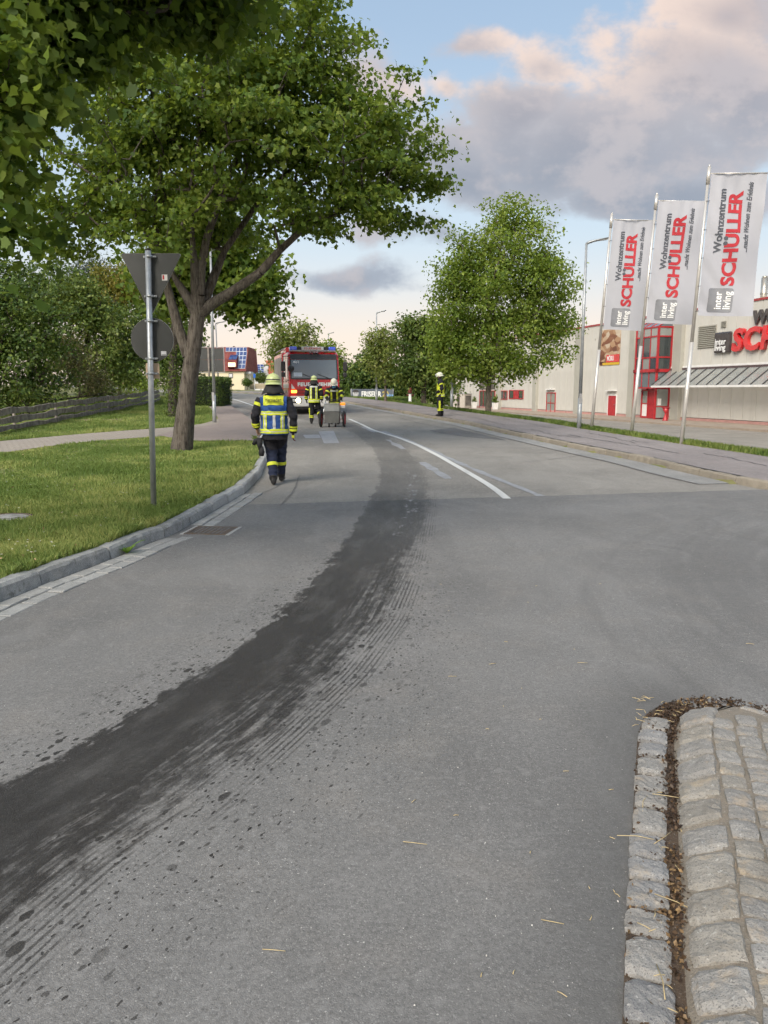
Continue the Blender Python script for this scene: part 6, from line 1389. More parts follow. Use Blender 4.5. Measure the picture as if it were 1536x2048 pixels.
# doors and side windows
for s in (-1, 1):
    for y0, y1, nm in ((.35,1.35,'front_door'),(1.42,2.62,'crew_door')):
        m_ = MB(); m_.box2((s*1.2,y0,.75),(s*1.215,y1,2.78)); dr_ = m_.build('door', FRED, cab)
        z1 = 2.62; q0 = y0+.06 if y0 > 1 else y0+.12
        m_ = MB(); m_.prism([(q0,1.72),(y1-.06,1.72),(y1-.06,z1),(q0+(.12 if y0 < 1 else 0),z1)], s*1.216, s*1.224, 'x'); m_.build('window', WIND, dr_)
        m_ = MB(); m_.box((s*1.23,y1-.16,1.55),(.03,.14,.05)); m_.build('handle', BLACKM, dr_)
    m_ = MB(); m_.box2((s*1.2005,.33,1.25),(s*1.2185,2.64,1.45)); m_.build('white_stripe', FWHITE, cab)
    # mirrors
    m_ = MB(); m_.tube([(s*1.12,.25,2.72),(s*1.45,.0,2.70),(s*1.47,-.02,2.2)],.018,8); m_.tube([(s*1.47,-.02,2.2),(s*1.45,.0,1.62),(s*1.17,.2,1.6)],.018,8); mr = m_.build('mirror_arm', BLACKM, eng)
    m_ = MB(); m_.bbox((s*1.47,-.02,2.24),(.20,.13,.46),.04,seg=2); m_.build('mirror', BLACKM, mr); m_ = MB(); m_.bbox((s*1.47,-.02,1.86),(.19,.12,.22),.04,seg=2); m_.build('mirror', BLACKM, mr)
m_ = MB(); m_.lathe([(.0,.10),(.10,.08),(.155,.02),(.15,-.02),(.0,-.04)], (-1.12,-.16,2.14), 18, Matrix.Rotation(R(90),3,'X'), False); m_.tube([(-1.12,-.13,2.14),(-1.1,-.02,2.5),(-1.05,.12,2.65)],.014,6); m_.build('front_mirror', BLACKM, eng)
# equipment body with shutters, roof gear
m_ = MB(); m_.bbox((0,5.15,1.83),(2.46,4.55,2.34),.05); bd = m_.build('equipment_body', FRED, eng)
for s in (-1,1):
    for k in range(3):
        m_ = MB(); y = 3.15+k*1.42; m_.box2((s*1.231,y,1.0),(s*1.243,y+1.28,2.8)); sh = m_.build('roller_shutter', SHUT, bd)
        for j in range(14): m_ = MB(); m_.box((s*1.248,y+.64,1.08+j*.125),(.012,1.26,.02)); m_.build('slat', SHUT, sh)
    m_ = MB(); m_.tube([(s*1.12,3.0,3.2),(s*1.12,7.3,3.2)],.03,8); m_.build('roof_rail', GREYM, bd)
m_ = MB()
for s in (-.22,.22): m_.box((-.62+s,5.0,3.22),(.06,4.4,.09))
for j in range(14): m_.box((-.62,2.9+j*.32,3.22),(.42,.035,.035))
m_.build('roof_ladder', CHROME, eng); m_ = MB(); m_.bbox((-.75,3.5,3.14),(.55,1.2,.26),.03); m_.build('roof_box', FRED, eng); m_ = MB(); m_.bbox((.72,3.4,3.14),(.42,1.2,.26),.06,seg=2); m_.build('roof_box', pm('orange_box',(0.55,0.10,0.03),(0.5,0.09,0.03),4,.5), eng)
m_ = MB(); m_.box2((-.9,.7,.45),(.9,7.2,.62)); m_.build('chassis', BLACKM, eng)
for s in (-1,1):
    for y in (1.25,5.6):
        m_ = MB(); m_.lathe([(.30,-.15),(.47,-.15),(.495,-.10),(.495,.10),(.47,.15),(.30,.15)], (s*1.02,y,.495), 28, Matrix.Rotation(R(90),3,'Y')); w_ = m_.build('wheel', RUBBER, eng)
        m_ = MB(); m_.lathe([(.0,.06),(.12,.10),(.14,.02),(.27,.0),(.305,.13)], (s*1.02,y,.495), 22, Matrix.Rotation(R(90)*s,3,'Y')); m_.build('rim', FWHITE, w_)
        m_ = MB(); m_.prism([(y+.62*math.cos(a),.5+.62*math.sin(a)) for a in np.linspace(0,PI,11)]+[(y+.54*math.cos(a),.5+.54*math.sin(a)) for a in np.linspace(PI,0,11)], s*.86, s*1.22, 'x'); m_.build('wheel_arch', BLACKM, eng)
m_ = MB(); m_.box2((-1.18,.4,.40),(1.18,2.6,.62)); m_.build('step_skirt', FRED, eng)

# ================================================================== people
SKIN = pm('skin', (0.50, 0.30, 0.22), (0.44, 0.25, 0.18), 20, .6)
JKT = pm('black_turnout_cloth', (0.009, 0.009, 0.013), (0.015, 0.0145, 0.019), 14, .95, bump=.7, bscale=16, dist=.02)
NAVY = pm('navy_trousers', (0.011, 0.016, 0.038), (0.017, 0.024, 0.052), 9, .95, bump=.8, bscale=13, dist=.025)
BOOT = pm('black_boot', (0.010, 0.009, 0.009), (0.02, 0.018, 0.017), 14, .6)
YEL = pm('fluorescent_yellow', (0.62, 0.68, 0.035), (0.54, 0.60, 0.03), 12, .6)
SILV = pm('reflective_silver', (0.52, 0.54, 0.52), (0.45, 0.47, 0.45), 12, .4)
VEST = pm('blue_vest_cloth', (0.018, 0.075, 0.26), (0.013, 0.055, 0.20), 7, .8, bump=.5, bscale=12, dist=.02)
HELM = pm('helmet_pale_green', (0.50, 0.56, 0.25), (0.45, 0.50, 0.22), 6, .35); HELMW = pm('helmet_cream', (0.68, 0.68, 0.54), (0.6, 0.6, 0.48), 6, .35)
GLOVE_D = pm('dark_glove', (0.009, 0.009, 0.010), (0.02, 0.02, 0.02), 15, .8); GLOVE_R = pm('red_glove', (0.22, 0.03, 0.025), (0.06, 0.03, 0.02), 18, .8)
def V3(p): return Vector(p)
def ell_loft(mb, secs, n=20):
    """secs: (centre, rx, ry) stacked along z-ish"""
    mb.loft([[V3(c)+Vector((rx*math.cos(2*PI*k/n), ry*math.sin(2*PI*k/n), 0)) for k in range(n)] for c, rx, ry in secs])
def limb(mb, pts, rads, n=12):
    P = [V3(p) for p in pts]; pts2 = []; r2 = []
    for i in range(len(P)-1):
        for k in range(4): q = k/4; pts2.append(P[i]*(1-q)+P[i+1]*q); r2.append(rads[i]*(1-q)+rads[i+1]*q)
    pts2.append(P[-1]); r2.append(rads[-1]); mb.tube(pts2, r2, n)
def hand(mb, w, tipdir, side, curl=.35, k=1.0):
    """palm and five fingers; side: unit vector toward the thumb"""
    w = V3(w); d = V3(tipdir).normalized(); s = V3(side); s = (s-d*s.dot(d)).normalized(); pn = d.cross(s)
    ring = lambda c, a, b: [c+s*a*math.cos(2*PI*i/12)+pn*b*math.sin(2*PI*i/12) for i in range(12)]
    mb.loft([ring(w-d*.03, .03, .024), ring(w+d*.02, .036, .02), ring(w+d*.06, .044, .019), ring(w+d*.095, .040, .016)])
    for i, ln in enumerate((.072, .080, .074, .058)):
        b0 = w+d*.085+s*(.031-.021*i); c1 = d*math.cos(curl)+pn*math.sin(curl); c2 = d*math.cos(curl*2.2)+pn*math.sin(curl*2.2)
        mb.tube([b0, b0+d*.012, b0+d*.012+c1*ln*.5, b0+d*.012+c1*ln*.5+c2*ln*.5], [.0105,.0105,.0095,.008], 7)
    t0 = w+d*.03+s*.032; mb.tube([t0-s*.01, t0+s*.018+d*.025, t0+s*.02+d*.06+pn*.02], [.014,.012,.009], 7)
def eval_remesh(me, vox, smooth=3):
    o = bpy.data.objects.new('tmp', me); COL.objects.link(o); r = o.modifiers.new('r', 'REMESH'); r.mode = 'VOXEL'; r.voxel_size = vox; r.use_smooth_shade = True
    s = o.modifiers.new('s', 'SMOOTH'); s.factor = .5; s.iterations = smooth
    dg = bpy.context.evaluated_depsgraph_get(); dg.update(); out = bpy.data.meshes.new_from_object(o.evaluated_get(dg)); bpy.data.objects.remove(o); return out
def person(label, loc, rotz, J, mats, wrinkle=1.0, face=False, vox=.011):
    """J: joints. mats: region -> material. Returns root, body object, helper for bands"""
    root = thing('person', label, 'person', loc, rotz, 'firefighters in turnout clothes')
    mb = MB(); torso = J['torso']; ell_loft(mb, torso)
    for s in 'LR':
        a = J['arm'+s]; limb(mb, a[:3], [.088,.074,.058]); hand(mb, a[2], V3(a[3])-V3(a[2]), J['thumb'+s], J.get('curl'+s, .4))
        l = J['leg'+s]; limb(mb, l[:3], [.125,.095,.070], 14)
        an, toe = V3(l[2]), V3(l[3]); heel = an+(an-toe)*.35; f = (toe-an); up = Vector((0,0,1))
        kn = V3(l[1]); c0, c1 = an+(an-kn).normalized()*.038-(toe-an).normalized()*.055, toe; ax = (c1-c0); sd_ = ax.cross(up).normalized(); uu = sd_.cross(ax).normalized()
        rg_ = lambda c, a_, b_: [c+sd_*a_*math.cos(2*PI*i/12)+uu*(b_*math.sin(2*PI*i/12)) for i in range(12)]
        lo = Vector((0,0,0)); mb.loft([rg_(c0, .038, .045), rg_(c0+ax*.15, .046, .06), rg_(c0+ax*.45, .05, .058), rg_(c0+ax*.8, .052, .04), rg_(c1, .035, .028)])
        limb(mb, [an+V3((0,0,.08)), an], [.07,.055])
    nk, hc = V3(J['neck']), V3(J['head']); limb(mb, [nk, hc], [.062,.055])
    hd = J.get('look', (0,1,0)); fwd = V3(hd).normalized(); sdv = fwd.cross(Vector((0,0,1))).normalized(); upv = sdv.cross(fwd).normalized()
    H = lambda x, y, z: hc+sdv*x+fwd*y+upv*z
    mb.loft([[H(rx*math.cos(2*PI*k/16), yo+ry*math.sin(2*PI*k/16), z) for k in range(16)] for z, rx, ry, yo in ((-.125,.03,.035,.04),(-.115,.05,.06,.03),(-.08,.062,.08,.015),(-.03,.072,.092,.004),(.03,.077,.098,0),(.07,.07,.09,-.004),(.105,.045,.06,-.006),(.118,.015,.02,-.006))])
    mb.loft([[H(.014*math.cos(q)*k_, .09+dy, z+.0*q) for q in [2*PI*i/8 for i in range(8)]] for z, k_, dy in ((.015,.6,.0),(-.01,.9,.012),(-.03,1.1,.016),(-.038,.6,.006))])
    for s in (-1,1): mb.loft([[H(s*.075+s*.006*math.sin(q), -.005+.018*math.cos(q), z) for q in [2*PI*i/8 for i in range(8)]] for z in (-.03,-.01,.02)])
    me = eval_remesh(mb.mesh('body'), vox); me.name = 'body'
    # regions by nearest bone
    n = len(me.vertices); co = np.empty(n*3, np.float32); me.vertices.foreach_get('co', co); co = co.reshape(-1,3)
    nrm = np.empty(n*3, np.float32); me.vertices.foreach_get('normal', nrm); nrm = nrm.reshape(-1,3)
    bones = []
    for s in 'LR':
        a = J['arm'+s]; l = J['leg'+s]; w, h = V3(a[2]), V3(a[3]); d = (h-w).normalized()
        bones += [('uparm'+s, a[0], a[1], .085), ('loarm'+s, a[1], w-d*.02, .065), ('hand'+s, w+d*.03, w+d*.17, .05), ('thigh'+s, l[0], l[1], .11), ('shin'+s, l[1], V3(l[2])+(V3(l[1])-V3(l[2])).normalized()*.13, .09), ('foot'+s, V3(l[2])+(V3(l[1])-V3(l[2])).normalized()*.05, l[3], .065)]
    for i in range(len(torso)-1): bones.append(('torso', torso[i][0], torso[i+1][0], max(torso[i][1]*.78, .05)))
    bones += [('head', hc-upv*.02, hc+upv*.06, .085), ('neck', nk, hc-upv*.1, .06)]
    best = np.full(n, 9e9); reg = np.zeros(n, int)
    for bi, (nm, p0, p1, r) in enumerate(bones):
        p0 = np.array(p0); p1 = np.array(p1); ab = p1-p0; t = np.clip(((co-p0)@ab)/max(ab@ab, 1e-9), 0, 1); d = np.linalg.norm(co-(p0+t[:,None]*ab), axis=1)/r
        if nm == 'torso': d *= .86
        k = d < best; best[k] = d[k]; reg[k] = bi
    names = [b[0] for b in bones]
    hem = torso[0][0][2]
    # cloth folds
    isc = np.array([not names[r].startswith(('head','hand','foot')) for r in reg])
    wv = (1.5*vnoise(co*np.array([9,9,14])+3)+1.2*vnoise(co*np.array([16,16,30])+8)+.7*np.sin(co[:,2]*55+co[:,0]*25+3*vnoise(co*7)))*.0048*wrinkle
    co2 = co+nrm*(wv*isc)[:,None]; me.vertices.foreach_set('co', co2.astype(np.float32).ravel())
    ml = list(dict.fromkeys(mats.values())); [me.materials.append(m) for m in ml]
    fv = np.empty(len(me.loops), np.int32); me.loops.foreach_get('vertex_index', fv); ls = np.empty(len(me.polygons), np.int32); me.polygons.foreach_get('loop_start', ls)
    vr = reg[fv[ls]]
    def mat_of(nm):
        for k in (nm, nm[:-1]):
            if k in mats: return ml.index(mats[k])
        return 0
    me.polygons.foreach_set('material_index', np.array([mat_of(names[r]) for r in vr], np.int32)); me.update()
    body = bpy.data.objects.new('body', me); COL.objects.link(body); body.parent = root
    facereg = [names[r] for r in vr]
    def shell(name, regs, planes, mat, off=.007, parent=None, sel=None):
        bm = bmesh.new(); bm.from_mesh(me); bm.faces.ensure_lookup_table()
        dele = [f for f in bm.faces if not any(facereg[f.index].startswith(r) for r in regs) or (sel and not sel(f.calc_center_median()))]
        bmesh.ops.delete(bm, geom=dele, context='FACES')
        for pco, pno in planes: bmesh.ops.bisect_plane(bm, geom=list(bm.verts)+list(bm.edges)+list(bm.faces), plane_co=pco, plane_no=pno, clear_outer=True)
        if not bm.faces: bm.free(); return None
        bm.normal_update()
        mv = [(v, v.normal.copy()) for v in bm.verts]
        for v, nn in mv: v.co += nn*off
        for f in bm.faces: f.material_index = 0; f.smooth = True
        bmesh.ops.solidify(bm, geom=list(bm.faces), thickness=-.003)
        bm.faces.ensure_lookup_table(); seen = set(); first = None
        for f0 in bm.faces:                       # each separate strip of cloth is a part of its own
            if f0 in seen: continue
            comp = [f0]; seen.add(f0); i = 0
            while i < len(comp):
                for e in comp[i].edges:
                    for g in e.link_faces:
                        if g not in seen: seen.add(g); comp.append(g)
                i += 1
            if len(comp) < 24: continue
            idx = {}; vs = []; fs = []
            for f in comp:
                for v in f.verts:
                    if v not in idx: idx[v] = len(vs); vs.append(tuple(v.co))
                fs.append([idx[v] for v in f.verts])
            m2 = bpy.data.meshes.new(name); m2.from_pydata(vs, [], fs); m2.polygons.foreach_set('use_smooth', [True]*len(fs)); o = link(name, m2, mat, parent or root); first = first or o
        bm.free(); return first
    def limb_band(bone, t0, t1, mat=YEL, off=.006, name='reflective_band', parent=None):
        b = next(x for x in bones if x[0] == bone); p0, p1 = V3(b[1]), V3(b[2]); ax = (p1-p0); u = ax.normalized()
        return shell(name, [bone], [(p0+ax*t1, u), (p0+ax*t0, -u)], mat, off, parent)
    root['_h'] = 0; del root['_h']
    return root, body, shell, limb_band, H
def helmet(root, H, mat, tilt=0.0, stripe=True, cape=True, visor=False):
    n = 24; m_ = MB(); rings = []
    for z, k in ((-.015,1.0),(.02,1.0),(.06,.95),(.10,.80),(.125,.58),(.14,.30),(.145,.05)):
        rings.append([H(.122*k*math.cos(2*PI*i/n), -.008+.150*k*math.sin(2*PI*i/n), .045+z) for i in range(n)])
    m_.loft(rings)
    rings = []                                    # brim
    for z, k in ((-.012,1.0),(-.02,1.10),(-.026,1.17),(-.03,1.17),(-.022,1.0)):
        rings.append([H(.122*k*math.cos(2*PI*i/n), -.008+(.150*k+(.02*(k-1)*8 if i > n/2 else 0))*math.sin(2*PI*i/n), .045+z-(.02 if i > n/2 else 0)*(k-1)*6) for i in range(n)])
    m_.loft(rings, False); hm = m_.build('helmet', mat, root)
    m_ = MB(); pr = [(-.13,.10),(-.09,.152),(0,.200),(.09,.165),(.135,.10),(.12,.07),(0,.12),(-.12,.07)]
    m_.add([H(x, y-.008, z) for x in (-.014,.014) for y, z in pr], [tuple(range(8)), tuple(range(15,7,-1))]+[(i,(i+1) % 8,8+(i+1) % 8,8+i) for i in range(8)]); m_.build('comb', mat, hm)
    if stripe:
        m_ = MB(); m_.loft([[H(.122*k*math.cos(2*PI*i/n), -.008+.150*k*math.sin(2*PI*i/n), .045+z) for i in range(n)] for z, k in ((.025,1.012),(.043,1.0))], False); m_.build('helmet_stripe', BLACKM, hm)
    if cape:
        m_ = MB(); rings = []
        for q in np.linspace(0, 1, 6): rings.append([H((.112+.085*q)*math.cos(a)*1.0, -.012+(.135+.06*q)*math.sin(a), .02-.175*q+.012*math.sin(5*a)*q) for a in np.linspace(R(178), R(362), 20)])
        fs = [(j*20+i,j*20+i+1,(j+1)*20+i+1,(j+1)*20+i) for j in range(5) for i in range(19)]; m_.add([p for r in rings for p in r], fs, True); cp = m_.build('neck_cape', GLOVE_D, root)
        sm = cp.modifiers.new('thickness','SOLIDIFY'); sm.thickness = .004
    if visor:
        m_ = MB(); rings = [[H(.128*math.cos(a), .0+.165*math.sin(a)+dy, z) for a in np.linspace(R(15),R(165),14)] for z, dy in ((.06,.0),(.10,.012),(.14,.005))]
        m_.add([p for r in rings for p in r], [(j*14+i,j*14+i+1,(j+1)*14+i+1,(j+1)*14+i) for j in range(2) for i in range(13)], True); m_.build('visor', glass('visor_clear',(0.6,0.62,0.6),.1,0,.6), hm)
    return hm
def face_parts(root, H):
    for s in (-1,1):
        m_ = MB(); m_.lathe([(.0,.006),(.008,.004),(.011,0)], (0,0,0), 10); me = m_.mesh('eye')
        o = link('eye', me, BLACKM, root); o.location = H(s*.03, .090, .008); o.rotation_euler = (R(-90),0,0)
    m_ = MB(); m_.add([H(x, .088+dy, z) for x, dy, z in ((-.024,-.006,-.062),(0,.006,-.058),(.024,-.006,-.062),(0,.004,-.070))], [(0,1,2,3)]); m_.build('mouth', pm('lips',(0.32,0.13,0.11),(0.28,0.11,0.1),9,.6), root)
JM = {'torso': JKT, 'uparm': JKT, 'loarm': JKT, 'thigh': NAVY, 'shin': NAVY, 'foot': BOOT, 'head': SKIN, 'neck': JKT}
def torso_std(hemz=.74, lean=(0,0), tw=1.0):
    L = lambda z: (lean[0]*(z-.9), lean[1]*(z-.9))
    return [((L(z)[0], L(z)[1], z), rx*tw, ry*tw) for z, rx, ry in ((hemz,.215,.165),(.85,.220,.168),(1.0,.210,.158),(1.15,.212,.155),(1.30,.228,.155),(1.40,.222,.145),(1.47,.180,.118),(1.53,.105,.085),(1.56,.07,.065))]
# --- firefighter in the blue vest, walking away
g1 = G(552, 968); sc1 = 1.0
J = dict(torso=torso_std(.755), neck=(0,.0,1.50), head=(-.01,.03,1.665), look=(-.05,1,-.05),
         armL=[(-.21,0,1.44),(-.315,-.05,1.17),(-.305,.06,.95),(-.285,.13,.82)], thumbL=(.3,1,0), curlL=.6, armR=[(.205,0,1.445),(.325,-.07,1.16),(.31,-.01,.865),(.30,.03,.70)], thumbR=(-.3,1,0), curlR=.55,
         legL=[(-.10,0,.90),(-.06,.06,.50),(-.025,-.14,.095),(-.04,.04,.045)], legR=[(.095,0,.90),(.085,.20,.52),(.07,.30,.105),(.085,.49,.055)])
root, body, shell, lband, H = person('firefighter in blue vest walking away along the left kerb', (g1.x-.01, g1.y+.05, float(s_(g1.y))-.007), R(3), J, dict(JM, handL=SKIN, handR=GLOVE_R), vox=.0105)
root.scale = (1.02,)*3
helmet(root, H, HELM); Zp = Vector((0,0,1)); Xp = Vector((1,0,0))
def band_z(sh, z0, z1, mat, off, parent=None, regs=('torso',), name='reflective_band', extra=()): return sh(name, list(regs), [((0,0,z1), Zp), ((0,0,z0), -Zp)]+list(extra), mat, off, parent)
side = [((.222,0,0), Xp), ((-.222,0,0), -Xp)]
vest = shell('vest', ['torso','uparm'], [((0,0,1.50), Zp), ((0,0,.845), -Zp)]+side, VEST, .014)
for z0, z1 in ((.862,.888),(.905,.935),(1.165,1.19),(1.205,1.235)): band_z(shell, z0, z1, YEL, .021, vest, ('torso','uparm'), extra=side)
band_z(shell, .888, .905, SILV, .0205, vest, ('torso','uparm'), extra=side); band_z(shell, 1.19, 1.205, SILV, .0205, vest, ('torso','uparm'), extra=side)
for x in (-.135,.135):
    shell('reflective_band', ['torso'], [((0,0,1.165), Zp), ((0,0,.935), -Zp), ((x+.028,0,0), Xp), ((x-.028,0,0), -Xp)], YEL, .0206, vest); shell('reflective_band', ['torso'], [((0,0,1.165), Zp), ((0,0,.935), -Zp), ((x+.010,0,0), Xp), ((x-.010,0,0), -Xp)], SILV, .0236, vest)
shell('reflective_band', ['torso'], [((0,0,1.165), Zp), ((0,0,.935), -Zp), ((.03,0,0), Xp), ((-.01,0,0), -Xp), ((0,0,0), Vector((0,1,0)))], SILV, .0206, vest)
pn = shell('name_panel', ['torso'], [((0,0,1.475), Zp), ((0,0,1.325), -Zp), ((.155,0,0), Xp), ((-.155,0,0), -Xp), ((0,0,0), Vector((0,1,0)))], YEL, .021, vest)
ys = min(v.co.y for v in pn.data.vertices); me = text_mesh('Herrieden', .10, .003, .001, spacing=1.08); mw = max(v.co.x for v in me.vertices)
for v in me.vertices: v.co.x *= .27/mw
link('lettering', me, BLACKM, pn, (-.135, ys-.016, 1.385), (R(94),0,0))
lband('loarmL', .62, .74, YEL); lband('loarmL', .80, .92, YEL); lband('loarmR', .62, .74); lband('loarmR', .80, .92); lband('uparmL', .30, .48)
for s in 'LR': lband('shin'+s, .50, .68, YEL)
lband('handR', .0, .35, YEL, .004, 'glove_cuff')
m_ = MB(); m_.tube([(-.24,-.10,.80),(-.25,-.13,.70),(-.235,-.13,.60)], [.045,.05,.03], 10); m_.tube([(-.24,-.1,.78),(-.32,-.08,.75),(-.36,-.07,.69)], [.035,.045,.03], 10); m_.tube([(-.22,-.12,.66),(-.215,-.14,.56),(-.22,-.14,.50)], [.035,.055,.04], 10)
gl = thing('glove_pair', 'black work gloves clipped to the belt of the blue-vested firefighter', 'gloves', root.location); gl.rotation_euler = root.rotation_euler
m_.build('gloves', GLOVE_D, gl); m_ = MB(); m_.tube([(-.20,-.10,.86),(-.24,-.11,.80),(-.27,-.1,.75)], .012, 6); m_.build('clip_strap', SILV, gl)
# --- firefighter beside the cart, walking away
g2 = G(629, 847.5)
J = dict(torso=torso_std(.80), neck=(0,.0,1.50), head=(.0,.02,1.66), look=(.05,1,-.1),
         armL=[(-.205,0,1.445),(-.30,-.02,1.17),(-.31,.04,.92),(-.30,.08,.78)], thumbL=(.3,1,0), curlL=.8, armR=[(.205,0,1.445),(.30,-.03,1.17),(.29,.04,.92),(.28,.08,.78)], thumbR=(-.3,1,0), curlR=.8,
         legL=[(-.10,0,.92),(-.11,.04,.50),(-.11,-.03,.095),(-.13,.15,.045)], legR=[(.10,0,.92),(.17,.12,.52),(.23,-.24,.27),(.26,-.20,.11)])
root, body, shell, lband, H = person('firefighter with yellow braces on the back walking beside the metal cart', (g2.x, g2.y, float(s_(g2.y))-.007), R(-2), J, dict(JM, hand=GLOVE_D, thigh=JKT, shin=JKT), vox=.0125)
helmet(root, H, HELM)
band_z(shell, .82, .875, YEL, .008); band_z(shell, .875, .90, SILV, .008); band_z(shell, .90, .955, YEL, .008)
for x in (-.105,.105):
    shell('reflective_band', ['torso'], [((0,0,1.43), Zp), ((0,0,.955), -Zp), ((x+.038,0,0), Xp), ((x-.038,0,0), -Xp)], YEL, .008); shell('reflective_band', ['torso'], [((0,0,1.43), Zp), ((0,0,.955), -Zp), ((x+.012,0,0), Xp), ((x-.012,0,0), -Xp)], SILV, .011)
shell('reflective_band', ['torso'], [((0,0,1.45), Zp), ((0,0,1.395), -Zp), ((.143,0,0), Xp), ((-.143,0,0), -Xp), ((0,0,0), Vector((0,1,0)))], SILV, .0115)
for s in 'LR': lband('loarm'+s, .42, .58); lband('loarm'+s, .68, .84); lband('uparm'+s, .42, .56); lband('shin'+s, .66, .78); lband('shin'+s, .84, .97)
shell('reflective_band', ['shinL','thighL'], [((0,0,.62), Zp), ((0,0,.28), -Zp), ((-.16,0,0), Xp)], YEL, .007)
# --- firefighter behind the cart, facing the camera, bent over it
g3 = at(669, 800, 29.6); z3 = float(s_(29.6))-.007
tl = [((0,(z-.9)*(.55 if z > .9 else .1),z*.985), rx, ry) for z, rx, ry in ((.78,.215,.165),(.9,.22,.168),(1.05,.21,.158),(1.2,.215,.155),(1.32,.228,.155),(1.40,.21,.14),(1.46,.15,.11),(1.50,.09,.08))]
J = dict(torso=tl, neck=(0,.33,1.44), head=(0,.43,1.55), look=(0,.8,-.62),
         armL=[(-.205,.27,1.36),(-.31,.36,1.10),(-.24,.58,.98),(-.20,.68,.90)], thumbL=(1,.3,.3), curlL=.9, armR=[(.205,.27,1.36),(.31,.36,1.10),(.24,.58,.98),(.20,.68,.90)], thumbR=(-1,.3,.3), curlR=.9,
         legL=[(-.10,0,.90),(-.12,.10,.50),(-.11,-.02,.095),(-.13,.16,.045)], legR=[(.10,0,.90),(.13,.05,.50),(.12,-.14,.095),(.14,.04,.045)])
root, body, shell, lband, H = person('firefighter bent over behind the cart facing the camera', (g3[0], 29.75, z3), R(180), J, dict(JM, hand=GLOVE_D, thigh=JKT, shin=JKT), vox=.0125)
helmet(root, H, HELMW, stripe=False, cape=False); face_parts(root, H)
band_z(shell, .80, .86, YEL, .008)
for x in (-.11,.11): shell('reflective_band', ['torso'], [((0,0,1.32), Zp), ((0,0,.90), -Zp), ((x+.035,0,0), Xp), ((x-.035,0,0), -Xp)], YEL, .008)
shell('reflective_band', ['torso'], [((0,.2,1.30), Zp), ((0,.2,1.25), -Zp), ((.15,0,0), Xp), ((-.15,0,0), -Xp)], SILV, .0105)
for s in 'LR': lband('uparm'+s, .35, .52); lband('loarm'+s, .25, .42); lband('loarm'+s, .55, .72); lband('shin'+s, .8, .97)
m_ = MB(); ring_ = [[H(.075*math.cos(a), .02+.105*math.sin(a), z) for a in np.linspace(R(-20),R(200),14)] for z in (-.125,-.09,-.045)]
m_.add([p for r in ring_ for p in r], [(j*14+i,j*14+i+1,(j+1)*14+i+1,(j+1)*14+i) for j in range(2) for i in range(13)], True); m_.build('blue_mask', pm('blue_mask',(0.12,0.34,0.55),(0.1,0.28,0.48),9,.7), root)
# --- firefighter standing on the right-hand pavement, in profile
g4 = G(881, 832.5, .118)
J = dict(torso=torso_std(.80, (0,.02)), neck=(0,.02,1.50), head=(.0,.06,1.665), look=(.15,1,-.22),
         armL=[(-.205,0,1.445),(-.27,-.10,1.18),(-.21,.10,1.02),(-.16,.19,.98)], thumbL=(0,.3,1), curlL=.8, armR=[(.205,0,1.445),(.28,-.12,1.18),(.24,.08,1.00),(.20,.17,.95)], thumbR=(0,.3,1), curlR=.8,
         legL=[(-.10,0,.92),(-.12,.06,.50),(-.12,.02,.095),(-.13,.20,.045)], legR=[(.10,0,.92),(.12,.02,.50),(.12,-.05,.095),(.13,.13,.045)])
root, body, shell, lband, H = person('firefighter standing on the right pavement looking toward the cart', (g4.x, g4.y, float(s_(g4.y))+.118), R(78), J, dict(JM, hand=GLOVE_D, thigh=JKT, shin=JKT), vox=.0125)
helmet(root, H, HELMW, stripe=False, cape=False, visor=True); face_parts(root, H)
band_z(shell, .82, .875, YEL, .008); band_z(shell, .875, .90, SILV, .008); band_z(shell, .90, .955, YEL, .008)
for x in (-.12,.12): shell('reflective_band', ['torso'], [((0,0,1.38), Zp), ((0,0,.955), -Zp), ((x+.05,0,0), Xp), ((x-.05,0,0), -Xp)], YEL, .008)
for x in (-.228,): shell('reflective_band', ['torso'], [((0,0,1.30), Zp), ((0,0,.955), -Zp), ((0,.10,0), Vector((0,1,0))), ((0,-.02,0), Vector((0,-1,0)))], YEL, .0085)
for s in 'LR': lband('uparm'+s, .30, .48); lband('loarm'+s, .40, .58); lband('shin'+s, .62, .76); lband('shin'+s, .82, .97); shell('reflective_band', ['shin'+s,'thigh'+s], [((0,0,.66), Zp), ((0,0,.25), -Zp), ((0,.05,0), Vector((0,1,0))), ((0,-.02,0), Vector((0,-1,0)))], YEL, .007)

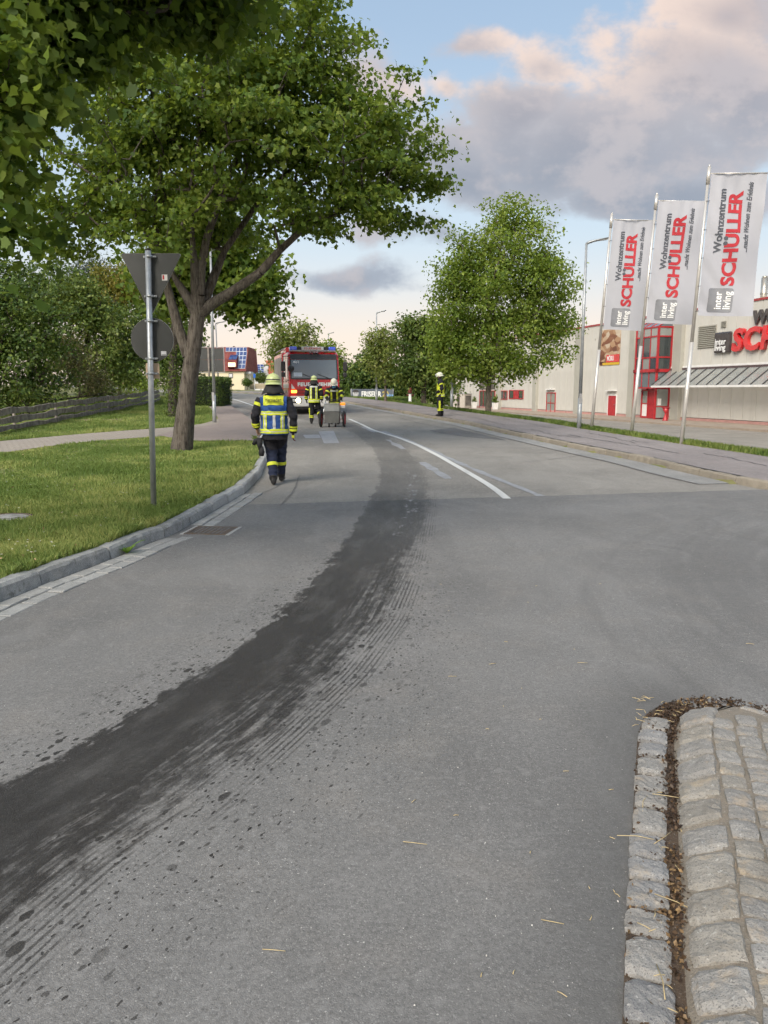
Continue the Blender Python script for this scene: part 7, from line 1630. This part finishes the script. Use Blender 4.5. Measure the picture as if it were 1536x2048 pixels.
# ================================================================== absorbent spreader cart
CY = 28.3; c_ = at(665, 845, CY); cart = thing('spreader_cart', 'two-wheeled metal spreader cart with red wheel and orange beacon on the road', 'cart', (c_[0], CY, float(s_(CY))-.007), R(-4))
ALU = pm('dull_aluminium', (0.46, 0.47, 0.46), (0.38, 0.39, 0.38), 4, .4, .6); DKM = pm('dark_grey_steel', (0.17, 0.17, 0.155), (0.13, 0.13, 0.12), 4, .5, .3)
m_ = MB(); m_.box((0,0,.36),(.52,.42,.42),taper=(1.02,1.02)); bx = m_.build('hopper', DKM, cart)
m_ = MB(); m_.bbox((0,0,.70),(.54,.46,.26),.012); m_.build('hopper_top', ALU, bx); m_ = MB(); m_.bbox((0,0,.842),(.56,.48,.025),.006); m_.build('lid', ALU, bx); m_ = MB(); m_.tube([(-.12,-.06,.856),(-.12,-.06,.89),(.12,-.06,.89),(.12,-.06,.856)],.011,6); m_.build('lid_handle', BLACKM, bx)
for s in (-1,1):
    m_ = MB(); m_.lathe([(.21,-.035),(.265,-.04),(.29,-.02),(.29,.02),(.265,.04),(.21,.035)], (s*.43,.0,.29), 26, Matrix.Rotation(R(90),3,'Y')); w_ = m_.build('wheel', RUBBER, cart)
    m_ = MB(); m_.lathe([(.0,.03),(.05,.035),(.06,.01),(.19,.0),(.212,.034),(.212,-.034),(.19,-.005),(.06,-.015),(.05,-.04),(.0,-.035)], (s*.43,.0,.29), 22, Matrix.Rotation(R(90),3,'Y')); m_.build('rim', pm('red_rim' if s > 0 else 'red_rim_far',(0.50,0.03,0.04),(0.42,0.03,0.035),5,.4), w_)
    m_ = MB(); m_.tube([(s*.30,.05,.78),(s*.33,.0,.5),(s*.36,.0,.29)],.017,8); m_.tube([(s*.27,.15,.8),(s*.31,.38,.94),(s*.30,.62,.97)],.016,8); m_.build('frame_tube', CHROME, cart)
m_ = MB(); m_.cyl((-.43,0,.29),(.43,0,.29),.02,n=10); m_.build('axle', GREYM, cart); m_ = MB(); m_.cyl((-.30,.62,.97),(.30,.62,.97),.017,n=10); m_.build('handle_bar', RUBBER, cart)
m_ = MB(); m_.bbox((.38,.02,.735),(.17,.12,.10),.012); m_.build('battery_box', FWHITE, cart); m_ = MB(); m_.bbox((.38,.02,.835),(.19,.10,.10),.03,seg=2); m_.build('beacon', emis('orange_beacon',(0.9,0.30,0.03),.35), cart)
for s in (-1,1): m_ = MB(); m_.cyl((s*.12-.02,-.05,.06),(s*.12+.02,-.05,.06),.06,n=14); m_.box((s*.12,-.05,.13),(.03,.03,.08)); m_.build('caster', RUBBER, cart)
for k in range(3): m_ = MB(); m_.cyl((.33,.02+.0*k,.40+.09*k),(.37,-.06,.36+.09*k),.012,n=6); m_.build('lever', GREYM, cart)
